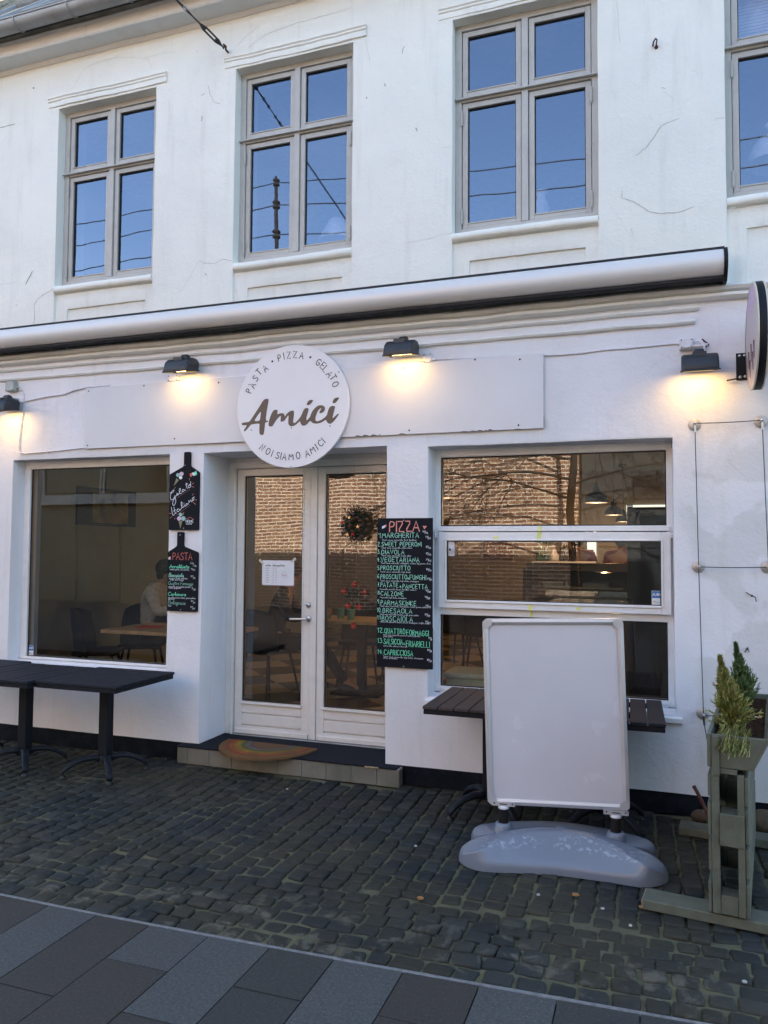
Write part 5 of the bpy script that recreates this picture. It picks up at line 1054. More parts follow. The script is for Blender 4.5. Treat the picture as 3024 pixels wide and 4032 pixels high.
# span wire with turnbuckle
t = thing('span_wire', 'overhead span wire with turnbuckle anchored high between the two left windows', 'wire', (-3.068, W, 5.425))
A = Vector((-3.068, W - .02, 5.418)); D = Vector((-.165, -1, .10)).normalized()
m = MB(); m.tube([A + Vector((0, .04, 0)), A + Vector((0, -.012, 0)), A + Vector((.012, -.03, .012)), A + Vector((-.004, -.045, .024))], .008, 'rust', 8); m.tube([A + Vector((-.012, -.03, .0)), A + Vector((.016, -.045, .012))], .006, 'rust', 6); m.build('hook', t)
m = MB(); T0 = A + D * .06; T1 = A + D * .30; sd = D.cross(Vector((0, 0, 1))).normalized()
for s_ in (-1, 1): m.tube([T0, T0.lerp(T1, .2) + sd * .017 * s_, T0.lerp(T1, .8) + sd * .017 * s_, T1], .007, 'wire_dark', 6)
m.tube([A + D * .03, A + D * .13], .006, 'wire_dark', 8); m.tube([A + D * .24, A + D * .37], .006, 'wire_dark', 8); m.build('turnbuckle', t)
m = MB(); E = A + D * 13.2
for s_ in (-1, 1): m.tube([A + D * .36, A + D * .45 + sd * .008 * s_, A + D * .60, A + D * .80, A + D * 1.0 + sd * .008 * s_, A + D * 3 + sd * .006 * s_, E], .0042, 'wire_dark', 6)
m.build('wire', t)
m = MB()
for k in (.46, .60, .80, .93): q = A + D * k; m.box(tuple(q - Vector((.011, .010, .009))), tuple(q + Vector((.011, .010, .012))), 'steel')
m.build('clamp', t)
def hook(label, x, z):
    m = MB(); m.lathe([(.012, 0), (.011, -.008), (.006, -.012)], (x, W, z), 'rust', 10, 'y'); m.tube([(x, W + .02, z), (x, W - .03, z + .004), (x + .004, W - .045, z + .02), (x - .004, W - .04, z + .034), (x - .016, W - .02, z + .030), (x - .022, W - .008, z + .006)], .0048, 'rust', 8); return tag(m.build('wall_hook'), label, 'hook')
hook('rusty iron hook in the wall between the two right upper windows', .045, 4.785)
def stub(label, pts): m = MB(); m.tube([(a, W - b, c) for a, b, c in pts], .0028, 'wire_dark', 6); m.ball((pts[1][0], W - .006, pts[1][2]), .007, 'wire_dark', 8); return tag(m.build('wire_stub'), label, 'wire')
stub('curly wire end poking from the wall between the trellis wires', [(.512, .01, 1.352), (.545, .01, 1.332), (.56, .03, 1.325), (.566, .02, 1.298)])
stub('small knotted wire end in the wall above the conifers', [(.503, .03, 1.005), (.512, .012, 1.018), (.496, .02, 1.0), (.522, .03, 1.003), (.515, .02, 1.032)])

# wreath and bauble mobile hanging on the right door leaf
dy = W + .38 - .035
t = thing('wreath', 'round fir and pine cone wreath with red baubles hanging on the right door leaf', 'wreath', (-2.108, dy, 1.775))
rw = random.Random(4); m = MB(); wc = Vector((-2.108, dy, 1.775))
for i in range(2600):
    a = rw.uniform(0, 6.283); rr = abs(rw.gauss(.072, .036)); p = wc + Vector((math.cos(a) * rr, rw.uniform(-.022, .022), math.sin(a) * rr)); d = Vector((math.cos(a + rw.uniform(-1.2, 1.2)), rw.uniform(-.7, .7), math.sin(a + rw.uniform(-1.2, 1.2)))).normalized(); n_ = d.orthogonal().normalized() * .0016
    L_ = rw.uniform(.016, .034); m.add([p - n_, p + n_, p + d * L_], [(0, 1, 2)], 'fir_needles')
m.lathe([(.080, -.014), (.096, 0), (.080, .014), (.066, 0), (.080, -.014)], wc, 'fir_needles', 24, 'y', cap=False); m.build('foliage', t)
for a, rr in ((88, .105), (55, .105), (20, .102), (-25, .104), (-70, .118), (-105, .10), (150, .095), (185, .102), (215, .115), (120, .085), (70, .05), (200, .045), (310, .055), (355, .06), (250, .06), (160, .055), (110, .045), (30, .05), (265, .11), (300, .105), (0, .112)):
    m = MB(); c = wc + Vector((math.cos(R(a)) * rr, -.026, math.sin(R(a)) * rr))
    for k in range(5):
        for j in range(8):
            b = j * .785 + k * .4; r_ = .020 * (1 - k * .17); z = -.018 * k * .6
            m.add([c + Vector((math.cos(b) * r_, z + .006, math.sin(b) * r_)), c + Vector((math.cos(b + .35) * r_ * .55, z - .004, math.sin(b + .35) * r_ * .55)), c + Vector((math.cos(b - .35) * r_ * .55, z - .004, math.sin(b - .35) * r_ * .55))], [(0, 1, 2)], 'pine_cone')
    m.ball(c, .013, 'pine_cone', 8); m.build('pine_cone', t)
for x, z in ((-2.208, 1.790), (-2.123, 1.700)): m = MB(); m.ball((x, dy - .035, z), .012, 'bauble_red', 14); m.build('bauble', t)
for x, z in ((-2.13, 1.858), (-2.122, 1.850), (-2.19, 1.735), (-2.07, 1.765), (-2.078, 1.757)): m = MB(); m.ball((x, dy - .032, z), .008, 'berry', 8); m.build('berry', t)
for x, z in ((-2.152, 1.828), (-2.083, 1.758), (-2.165, 1.700)):
    m = MB(); m.prism([(x + (.016 if k % 2 == 0 else .006) * math.cos(R(90 + 36 * k)), z + (.016 if k % 2 == 0 else .006) * math.sin(R(90 + 36 * k))) for k in range(10)], 'y', dy - .040, dy - .037, 'gold'); m.build('star', t)
m = MB(); m.tube([(-2.125, dy - .005, 2.225), (-2.118, dy - .01, 2.1), (-2.110, dy - .01, 1.87)], .0011, 'chalk_coral', 4); m.build('thread', t)
di = W + .38 + .11
t = thing('bauble_mobile', 'green ring with red baubles hanging on a thread behind the right door glass', 'ornament', (-2.13, di, 1.2))
m = MB(); wc = Vector((-2.16, di, 1.235))
for i in range(1700):
    a = rw.uniform(0, 6.283); rr = rw.gauss(.078, .026); p = wc + Vector((math.cos(a) * rr, math.sin(a) * rr * .5, rw.gauss(0, .028))); d = Vector((rw.uniform(-1, 1), rw.uniform(-.6, .6), rw.uniform(-1, 1))).normalized(); n_ = d.orthogonal().normalized() * .0016
    m.add([p - n_, p + n_, p + d * rw.uniform(.014, .03)], [(0, 1, 2)], 'fir_needles')
m.build('greenery', t)
for x, z in ((-2.162, 1.318), (-2.250, 1.268), (-2.083, 1.262), (-2.215, 1.155), (-2.125, 1.150), (-2.168, 1.006)):
    m = MB(); m.ball((x, di - .03, z), .024, 'bauble_red', 16); m.lathe([(.005, .020), (.005, .028)], (x, di - .03, z), 'gold', 8); m.build('bauble', t)
m = MB(); m.tube([(-2.165, di, 2.2), (-2.162, di, 1.34)], .0011, 'chalk_coral', 4); m.tube([(-2.168, di, 1.2), (-2.168, di - .02, 1.03)], .0011, 'chalk_coral', 4); m.build('thread', t)

# opening hours paper taped to the left door leaf
t = thing('opening_hours_sheet', 'white sheet with winter opening hours taped inside the left door glass', 'notice', (-2.79, W + .40, 1.30))
yp = W + .38 + .024
m = MB(); m.box((-2.928, yp, 1.303), (-2.650, yp + .0008, 1.498), 'paper'); m.build('sheet', t)
ik = Ink(yp); ik.text('vinter abningstider', -2.900, 1.452, .016, 'paper_ink', .0032, width=.172, gap=.1, jit=0); ik.stroke([(-2.836, 1.4715), (-2.832, 1.4725)], .003, 'paper_ink')
for k, (d, h) in enumerate((('Mandag', 'Lukket'), ('Tirsdag', '12 - 21'), ('Onsdag', '12 - 21'), ('Torsdag', '12 - 21'), ('Fredag', '12 - 22'), ('Lordag', '12 - 22'), ('Sondag', '12 - 21'))):
    z = 1.434 - k * .0185; ik.text(d, -2.897, z, .008, 'paper_ink', .0010, width=.026, jit=0); ik.text(h, -2.836, z, .008, 'paper_ink', .0010, width=.036, jit=0)
ik.text('Amici', -2.752, 1.378, .018, 'chalk_red', .0018, width=.042, slant=.2, jit=0); ik.stroke([(-2.731 + .024 * math.cos(R(a)), 1.385 + .024 * math.sin(R(a))) for a in range(20, 350, 20)], .0012, 'paper_ink'); ik.mb.build('print', t)
for (a, b, an) in ((-2.935, 1.485, 45), (-2.655, 1.500, -40)): m = MB(); m.box((a - .026, yp - .0008, b - .009), (a + .026, yp - .0003, b + .009), 'tape', Matrix.Rotation(R(an), 3, 'Y')); m.build('tape', t)
# alarm stickers
def sticker(label, x, z, y, s=1.0):
    t = thing('alarm_sticker', label, 'sticker', (x, y, z), 0, 'alarm stickers in the window corners'); w, h = .056 * s, .088 * s
    m = MB(); m.box((x, y, z), (x + w, y + .0006, z + h), 'paper'); m.build('sticker_sheet', t)
    m = MB(); m.box((x + .002, y - .0005, z + h * .48), (x + w - .002, y - .0001, z + h - .002), 'sticker_blue'); m.build('blue_field', t)
    k = Ink(y - .0006); k.text('ALARM', x + .006 * s, z + h * .66, .017 * s, 'paper', .0030 * s, width=.044 * s, jit=0); k.text('central', x + .020 * s, z + h * .12, .009 * s, 'paper_ink', .0012, width=.03 * s, jit=0)
    k.fill([(x + .006 * s, z + .020 * s), (x + .012 * s, z + .023 * s), (x + .015 * s, z + .032 * s), (x + .017 * s, z + .022 * s), (x + .028 * s, z + .020 * s), (x + .016 * s, z + .016 * s), (x + .012 * s, z + .010 * s), (x + .011 * s, z + .017 * s)], 'gold'); k.mb.build('print', t)
sticker('blue and white alarm sticker at the lower right corner of the tilting sash', -.016, 1.252, W + .17 - .0235)
sticker('blue and white alarm sticker at the lower left corner of the left shop window', -5.005, .676, W + .13 + .030, .95)
t = thing('window_latch', 'white plastic latch with round knob on the left of the tilting sash glass', 'latch', (-1.32, W + .13, 1.55))
m = MB(); m.box((-1.343, W + .139, 1.547), (-1.300, W + .147, 1.646), 'box_white'); m.build('plate', t, bevel=.003); m = MB(); m.tube([(-1.325, W + .138, 1.602), (-1.320, W + .095, 1.592)], .013, 'box_white', 14); m.lathe([(.008, 0), (.008, -.002)], (-1.3198, W + .0945, 1.592), 'gasket', 10, 'y'); m.build('knob', t)
# ------------------------------------------------------------------ things on the pavement
TZ = .682
def make_table(label, plank):
    t = thing('cafe_table', label, 'table', (0, 0, 0), 0, 'square slatted cafe tables along the wall')
    w, d = .655, .675; n = 7; s = w / n
    for i in range(n):
        m = MB(); x = -w / 2 + i * s; q = random.uniform(-.0006, .0006); m.box((x + .003, -d / 2, TZ - .018 + q), (x + s - .003, d / 2, TZ + q), plank); m.build('slat', t, world=False, bevel=.003, seg=2)
    m = MB(); B = 'black_metal'
    for bb in (((-w / 2 + .006, -d / 2 + .008, TZ - .048), (w / 2 - .006, -d / 2 + .036, TZ - .019)), ((-w / 2 + .006, d / 2 - .036, TZ - .048), (w / 2 - .006, d / 2 - .008, TZ - .019)), ((-w / 2 + .006, -d / 2 + .0365, TZ - .048), (-w / 2 + .034, d / 2 - .0365, TZ - .019)), ((w / 2 - .034, -d / 2 + .0365, TZ - .048), (w / 2 - .006, d / 2 - .0365, TZ - .019)), ((-.16, -.03, TZ - .046), (.16, .03, TZ - .020))): m.box(*bb, B)
    m.build('top_frame', t, world=False, bevel=.002, seg=1)
    m = MB(); m.box((-.036, -.036, .135), (.036, .036, TZ - .047), B); m.build('column', t, world=False, bevel=.005, seg=2)
    m = MB(); m.box((-.045, -.045, .085), (.045, .045, .134), 'cast_iron'); m.build('hub', t, world=False, bevel=.010, seg=2)
    for sx in (-1, 1):
        for sy in (-1, 1):
            m = MB(); P = []
            for k in range(9):
                u = k / 8; r = .03 + .255 * u; P.append((r * .7071 * sx, r * .7071 * sy, .118 + .012 * math.sin(u * 2.2) - .088 * u ** 2.6))
            v = []
            for k, p in enumerate(P):
                sd_ = Vector((-sy, sx, 0)).normalized() * (.024 - .004 * k / 8); th = .018 - .004 * k / 8
                for (a, b) in ((-1, -1), (1, -1), (1, .5), (.55, 1), (-.55, 1), (-1, .5)): v.append(Vector(p) + sd_ * a + Vector((0, 0, th * b)))
            m.add(v, [(k * 6 + j, k * 6 + (j + 1) % 6, (k + 1) * 6 + (j + 1) % 6, (k + 1) * 6 + j) for k in range(8) for j in range(6)] + [tuple(range(6)), tuple(range(48, 54))], 'cast_iron', True)
            e = P[-1]; m.lathe([(.022, .0), (.024, .008), (.014, .016), (.014, .022)], (e[0] * .97, e[1] * .97, .001), 'gasket', 12); m.build('foot', t, world=False)
    return t
T1 = make_table('black slatted table whose slats run away from the viewer, left of the pole-front pair', 'plank_black')
T1.location = (-4.335, 4.495, 0); T1['label'] = 'black slatted table between two others under the left window, its slats running towards the wall'
dup(T1, (-3.665, 4.545, 0), R(90), 'black slatted table nearest the doorstep under the left window, its slats running sideways')
dup(T1, (-5.015, 4.57, 0), R(90), 'black slatted table cut off by the left edge of the photo')
dup(T1, (-.282, 4.69, 0), R(1.5), 'black slatted table to the right of the white pavement sign, under the right window')
T2 = make_table('slatted table with brownish top to the left of the white pavement sign', 'plank_brown'); T2.location = (-.955, 4.690, 0); T2.rotation_euler.z = R(-.5)

# half round doormat
m = MB(); N = 40; P = [(.375 * math.cos(math.pi + math.pi * k / N), .42 * math.sin(math.pi + math.pi * k / N)) for k in range(N + 1)]
m.prism(P, 'z', .000, .014, 'rainbow_coir'); o = m.build('doormat', None, world=False, bevel=.004, seg=1)
o.location = (-2.690, 5.195, .131); o.rotation_euler.z = R(-2); tag(o, 'half round coir doormat with rainbow bands on the black doorstep', 'doormat')

# spring-footed pavement sign
t = thing('pavement_sign', 'blank white pavement sign in a silver frame on springs and a grey moulded base', 'pavement sign', (-.490, 4.170, 0), R(6.5))
def lobe(m, cl, wf, wb, hf, s0, mt, crest=.9, n=72):
    """one rounded arm of the base; cl(s)->(x,y), s in -1..1"""
    v = []; K = 20
    for i in range(n + 1):
        s = -1 + 2 * i / n; s = math.sin(s * math.pi / 2)
        e = max(0, (abs(s) - s0) / (1 - s0)); k = max(math.sqrt(max(0, 1 - e * e)), .001)
        c = Vector(cl(s)); c2 = Vector(cl(s + .01)); tdir = (c2 - c).normalized(); nn = Vector((-tdir.y, tdir.x))
        H = hf(s) * (.42 + .58 * k ** .5); vc = -1 + crest * max(.10, (1 - min(1, abs(s) / .93) ** 2.2)); lip = min(.046, H * .55)
        P = [(-1, 0.0), (-1.0, .016), (-.993, .030), (-.972, lip)]
        for q in (.12, .4, .7, .92): P.append((-.972 + (vc + .972) * q, lip + (H - lip) * (q * .96 + .02)))
        P += [(vc, H * .985), (vc + .05, H)]
        for q, hh in ((.15, 1.0), (.35, .99), (.55, .965), (.72, .90), (.85, .76), (.93, .58)): P.append((vc + .05 + (.97 - vc - .05) * q, H * hh))
        P += [(.985, min(.034, H * .4)), (1.0, .022), (1.003, .012), (1.0, 0.0)]
        for q in P:
            w = wf(s) if q[0] < 0 else wb(s); p = c + nn * (q[0] * k * w); v.append((p.x, p.y, .004 + q[1] * (.25 + .75 * k ** .35)))
    m.add(v, [(i * K + j, (i + 1) * K + j, (i + 1) * K + j + 1, i * K + j + 1) for i in range(n) for j in range(K - 1)], mt, True)
m = MB()
lobe(m, lambda s: (.500 * s + .015, -.075 - .135 * abs(s) ** 1.7), lambda s: .185 - .065 * s * s, lambda s: .125 - .01 * s * s, lambda s: .148 - .066 * s * s, .80, 'base_plastic_worn', .98)
lobe(m, lambda s: (.470 * s + .02, .215 - .150 * abs(s) ** 1.8), lambda s: .12, lambda s: .115 - .02 * s * s, lambda s: .086, .84, 'base_plastic_worn', .5)
m.prism([(-.30, -.04), (.32, -.04), (.34, .14), (.12, .22), (-.08, .22), (-.32, .14)], 'z', .01, .085, 'base_plastic')
bs = m.build('base', t, world=False)
m = MB(); m.lathe([(.026, 0), (.028, .006), (.022, .012), (0, .013)], (.02, .035, .128), 'base_plastic', 10); m.build('filler_cap', bs, world=False)
fw, fh, fz, fy, ft = .735, .992, .238, .050, .030
def tilt(m):
    c = Vector((0, fy, fz)); Q = Matrix.Rotation(R(-1.6), 3, 'Y') @ Matrix.Rotation(R(1.0), 3, 'X')
    m.v = [Q @ (p - c) + c for p in m.v]
for x in (-.283, .297):
    m = MB(); m.lathe([(.060, .050), (.052, .090), (.045, .120), (.040, .132), (.030, .134)], (x, fy, 0), 'base_plastic', 20); m.build('spring_socket', bs, world=False)
    m = MB(); prof = []
    for k in range(17):
        z = .128 + k * .0050; prof += [(.0205, z), (.0275, z + .0012), (.0275, z + .0034), (.0205, z + .0048)]
    m.lathe(prof, (x, fy, 0), 'spring_dark', 18, smooth=False); m.build('spring', t, world=False)
    m = MB(); m.lathe([(.029, .208), (.030, .212), (.030, .221), (.024, .224)], (x, fy, 0), 'box_white', 18); m.box((x - .062, fy - .022, .2245), (x + .062, fy + .022, .2300), 'alu'); m.box((x - .062, fy - .022, .2302), (x + .062, fy - .016, .246), 'alu'); m.box((x - .020, fy - .0235, .233), (x + .020, fy - .0222, .238), 'gasket')
    for q in (-.048, .048): m.lathe([(.0045, 0), (.0035, -.003)], (x + q, fy - .022, .238), 'gasket', 8, 'y')
    m.build('spring_plate', t, world=False)
m = MB()
def rrect(x0, x1, z0, z1, r, n=6):
    P = []
    for cx_, cz_, a0 in ((x1 - r, z0 + r, -90), (x1 - r, z1 - r, 0), (x0 + r, z1 - r, 90), (x0 + r, z0 + r, 180)):
        for k in range(n + 1): a = R(a0 + 90 * k / n); P.append((cx_ + r * math.cos(a), cz_ + r * math.sin(a)))
    return P
O = rrect(-fw / 2, fw / 2, fz, fz + fh, .030); I_ = rrect(-fw / 2 + .031, fw / 2 - .031, fz + .031, fz + fh - .031, .004)
v = []; secs = ((O, .013), (O, -.008), ([(a * .9965, b_) for a, b_ in O], -.013), ([((a * .45 + c * .55), (b_ * .45 + d * .55)) for (a, b_), (c, d) in zip(O, I_)], -.017), (I_, -.011), (I_, -.004))
for L_, yy in secs: v += [(a, fy + yy, b_) for a, b_ in L_]
K = len(O); m.add(v, [(r_ * K + k, r_ * K + (k + 1) % K, (r_ + 1) * K + (k + 1) % K, (r_ + 1) * K + k) for r_ in range(5) for k in range(K)], 'alu')
tilt(m); fr = m.build('frame', t, world=False)
m = MB()
for cx_, cz_ in ((-1, 0), (1, 0), (-1, 1), (1, 1)):
    x = cx_ * (fw / 2 - .002); z = fz + .002 if cz_ == 0 else fz + fh - .002; dz = 1 if cz_ == 0 else -1
    pts = [(x, z + dz * .05), (x, z + dz * .014), (x - cx_ * .014, z), (x - cx_ * .05, z), (x - cx_ * .05, z + dz * .027), (x - cx_ * .027, z + dz * .05)]
    m.prism(pts, 'y', fy - .0185, fy - .0165, 'alu')
tilt(m); m.build('corner_piece', fr, world=False)
m = MB(); m.box((-fw / 2 + .030, fy - .0035, fz + .030), (fw / 2 - .030, fy + .008, fz + fh - .030), 'poster_white'); tilt(m); m.build('panel', t, world=False)

# pallet planter
t = thing('pallet_planter', 'olive green planter trough on an upright pallet with two long feet, at the right edge', 'planter', (.345, 4.15, 0), R(-7.5))
G = 'olive_paint'; ya, yb = -.540, .60
def pl(name, bxs, bev=.003): 
    m = MB()
    for bb in bxs: m.box(*bb, G)
    return m.build(name, t, world=False, bevel=bev, seg=2)
for z0, z1, xx in ((.062, .190, -.070), (.236, .362, -.067), (.384, .520, -.069), (.548, .640, -.068)): pl('side_board', [((xx, ya + .004, z0), (xx + .014, yb, z1))])
for z0, z1, xx in ((.062, .196, .076), (.222, .340, .0770), (.362, .500, .0760), (.520, .640, .0755)): pl('side_board', [((xx, ya + .006, z0), (xx + .014, yb, z1))])
for yy in (ya, .0, yb - .10):
    pl('upright', [((-.0535, yy, .062), (-.022, yy + .022, .664))]); pl('upright', [((.048, yy, .062), (.0745, yy + .022, .650))])
    for z0, z1, x1_, dy_ in ((.062, .140, .0475, .004), (.350, .484, .0745, -.010)): pl('block', [((-.0215, yy + (dy_ if yy == ya else .004), z0), ((x1_ if yy == ya else .0475), yy - .0005 + (.0 if dy_ < 0 and yy == ya else .10), z1))])
    if yy == ya: pl('block', [((-.0215, yy + .0005, .352), (.0475, yy + .10, .482))])
    pl('block', [((-.0215, yy + .002, .648), (.0475, yy + .06, .672))])
def trough():
    m = MB(); z0, z1 = .674, .812; a0, a1 = -.068, .100; b0, b1 = -.068, .166; th = .016
    # bottom profile narrow, rim wide: a = at the bottom, b = at the rim
    def wall(P): m.add(P, [(0, 1, 2, 3), (4, 7, 6, 5), (0, 4, 5, 1), (1, 5, 6, 2), (2, 6, 7, 3), (3, 7, 4, 0)], G)
    for (ys, ye) in ((ya - .002, ya + th), (yb - th, yb + .002)):
        wall([(a0 + .0165, ys, z0), (a1, ys, z0), (b1, ys, z1), (b0 + .0165, ys, z1), (a0 + .0165, ye, z0), (a1, ye, z0), (b1, ye, z1), (b0 + .0165, ye, z1)])
    m.box((b0, ya - .006, z0 - .0), (b0 + .016, yb + .006, z1 + .003), G)
    y0_, y1_ = ya + th + .0005, yb - th - .0005
    wall([(a1 - .002, ya - .004, z0), (a1 + .012, ya - .004, z0), (b1 + .014, ya - .004, z1 + .004), (b1 + .001, ya - .004, z1 + .004), (a1 - .002, yb + .004, z0), (a1 + .012, yb + .004, z0), (b1 + .014, yb + .004, z1 + .004), (b1 + .001, yb + .004, z1 + .004)])
    m.box((a0 + .017, y0_, z0 + .002), (a1 - .003, y1_, z0 + .014), G)
    m.box((-.0500, ya - .010, .640), (-.018, ya - .0025, z1 - .005), G)
    return m.build('trough', t, world=False, bevel=.003, seg=2)
tr_ = trough()
m = MB(); NX, NY = 10, 50
m.add([(-.050 + (.205) * i / NX, ya + .018 + (yb - ya - .036) * j / NY, .784 + .020 * noise.noise(Vector((i * .9, j * .7, 3))) + .016 * noise.noise(Vector((i * 3, j * 3, 3)))) for i in range(NX + 1) for j in range(NY + 1)], [(i * (NY + 1) + j, (i + 1) * (NY + 1) + j, (i + 1) * (NY + 1) + j + 1, i * (NY + 1) + j + 1) for i in range(NX) for j in range(NY)], 'soil', True); m.build('soil', t, world=False)
pl('foot', [((-.345, -.52, .006), (.62, -.385, .050))], .005); m = MB(); m.box((-.3475, -.515, .010), (-.3452, -.39, .046), 'bare_wood'); m.build('chipped_end', t.children[-1], world=False)
pl('foot', [((-.300, .510, .006), (.62, .640, .050))], .005)
def butt(x, y, a, label):
    m = MB(); d = Vector((math.cos(a), math.sin(a), .1)) * .03; p = Vector((x, y, .792)); m.tube([p, p + d * .65], .0038, 'butt_white', 8); m.tube([p + d * .65, p + d], .0039, 'butt_orange', 8); return tag(m.build('cigarette_butt'), label, 'cigarette butt')
butt(.455, 4.16, -.5, 'cigarette butt with orange filter on the soil at the right of the trough')
butt(.262, 3.93, 1.3, 'whitish cigarette butt on the soil beside the left wall of the trough')

def conifer(name, label, c, h, wid, mt, seed, droop=0.0, lean=(0, 0), n=330):
    t = thing(name, label, 'conifer', c, 0); r = random.Random(seed); c = Vector(c)
    m = MB(); top = c + Vector((lean[0], lean[1], h)); m.tube([c - Vector((0, 0, .03)), c.lerp(top, .5), top], [.008, .005, .002], 'bark', 6); m.build('trunk', t)
    m = MB()
    for i in range(n):
        u = r.random() ** .9; p = c.lerp(top, u * .97); a = r.uniform(0, 6.283); W_ = wid * (1.02 - u) ** 1.05 * 1.25 * (.6 + .4 * min(1, u * 6)) * r.uniform(.35, 1.0)
        dr = droop * (1 - u); up = r.uniform(1.6, 3.2) * (1 - dr) - dr * 1.6 * r.random()
        p = p + Vector((math.cos(a), math.sin(a), 0)) * W_ * r.uniform(.0, .55); out = Vector((math.cos(a), math.sin(a) - dr * .5, 0)); L_ = max(.02, W_); q = p
        seg = 6; d = (out * .8 + Vector((0, 0, up))).normalized()
        for k in range(seg):
            d = (d + Vector((0, 0, .10 - .42 * dr)) + Vector((r.uniform(-.14, .14), r.uniform(-.14, .14), r.uniform(-.1, .1)))).normalized()
            q2 = q + d * (L_ * 1.25 * (1 if u < .8 else .6) / seg); sd_ = d.cross(Vector((r.uniform(-1, 1), r.uniform(-1, 1), .3))).normalized()
            wd = .0024; m.add([q - sd_ * wd, q + sd_ * wd, q2 + sd_ * wd * .7, q2 - sd_ * wd * .7], [(0, 1, 2, 3)], mt)
            for sg in (-1, 1):
                if r.random() < .85:
                    e = q2 + (d * .75 + sd_ * sg * r.uniform(.5, .9)).normalized() * r.uniform(.008, .017); nn = d.cross(sd_) * .0018
                    m.add([q - nn + sd_ * .001, q2 + nn, e], [(0, 1, 2)], mt)
            q = q2
    m.build('foliage', t); return t
conifer('cypress_bush', 'green upright dwarf cypress in the planter, nearer the wall', (.445, 4.47, .775), .335, .085, 'conifer_green', 21, .10, (-.045, 0), 900)
conifer('cypress_bush', 'yellowish drooping dwarf cypress in front, hanging over the trough edge', (.335, 3.90, .775), .335, .085, 'conifer_olive', 33, .42, (-.055, .0), 1000)
t_ = thing('cypress_spray', 'dry olive cypress spray hanging over the front edge of the trough', 'twig', (.33, 3.64, .80)); m = MB(); r_ = random.Random(9)
for i in range(130):
    q = Vector((r_.uniform(.29, .39), r_.uniform(3.64, 3.80), .815 + r_.uniform(-.01, .03))); d = Vector((-.35, -.9, .25)).normalized()
    for k in range(6):
        d = (d + Vector((r_.uniform(-.2, .12), -.05, -.34))).normalized(); q2 = q + d * .021; sd_ = d.orthogonal().normalized() * .0028
        m.add([q - sd_, q + sd_, q2 + sd_ * .6, q2 - sd_ * .6], [(0, 1, 2, 3)], 'conifer_olive'); e = q2 + (d + sd_.normalized() * .8).normalized() * .012; m.add([q, q2, e], [(0, 1, 2)], 'conifer_olive'); q = q2
m.build('foliage', t_)
# small things on the ground
m = MB(); m.ball((.57, 4.88, .07), .085, 'stone_brown', 16, (1.25, .8, .8)); m.v = [v + v.normalized() * .01 * noise.noise(v * 9) for v in m.v]; tag(m.build('field_stone'), 'rounded brown stone on the ground behind the planter', 'stone')
m = MB(); m.ball((.245, 4.93, .045), .045, 'stone_brown', 12, (1.3, .9, .9)); tag(m.build('field_stone'), 'smaller stone against the plinth left of the planter', 'stone')
m = MB(); m.tube([(.31, 4.86, .0), (.27, 4.88, .10), (.225, 4.90, .19), (.205, 4.91, .225)], [.014, .011, .010, .011], 'rust', 8); tag(m.build('stick'), 'dark reddish stick leaning out beside the planter at the plinth', 'stick')
m = MB(); m.tube([(.635, 4.84, .0), (.632, 4.845, .5), (.628, 4.85, .96)], .011, 'rust', 8); tag(m.build('cane'), 'upright dark red cane behind the planter at the right edge', 'cane')
rl = random.Random(17)
for i, (x, y, mt_n, lab) in enumerate(((-.23, 3.62, 'scrap', 'white paper scrap on the cobbles below the grey sign base'), (-.11, 3.50, 'scrap', 'white chewed scrap on the cobbles nearer the slabs'), (-1.22, 4.02, 'scrap', 'tiny white scrap on the cobbles left of the sign base'), (-2.30, 4.66, 'scrap', 'tiny white scrap on the cobbles in front of the doorstep'), (-1.02, 3.44, 'leaf_dry', 'small orange leaf on the cobbles left of the sign'), (-.36, 3.72, 'leaf_dry', 'brown leaf in a joint under the front of the sign base'), (.30, 3.20, 'scrap', 'tiny pale scrap on the cobbles below the planter foot'), (-.06, 3.70, 'leaf_dry', 'curled brown leaf beside the end of the planter foot'), (-.52, 3.66, 'scrap', 'small grey pebble below the middle of the sign base'))):
    m = MB(); s_ = .0095 if mt_n == 'scrap' else .020; P = [(x + s_ * rl.uniform(.6, 1.1) * math.cos(k * 1.05), y + s_ * rl.uniform(.5, .9) * math.sin(k * 1.05)) for k in range(6)]
    m.prism(P, 'z', .006, .012, mt_n); tag(m.build('paper_scrap' if mt_n == 'scrap' else 'leaf'), lab, 'litter' if mt_n == 'scrap' else 'leaf')
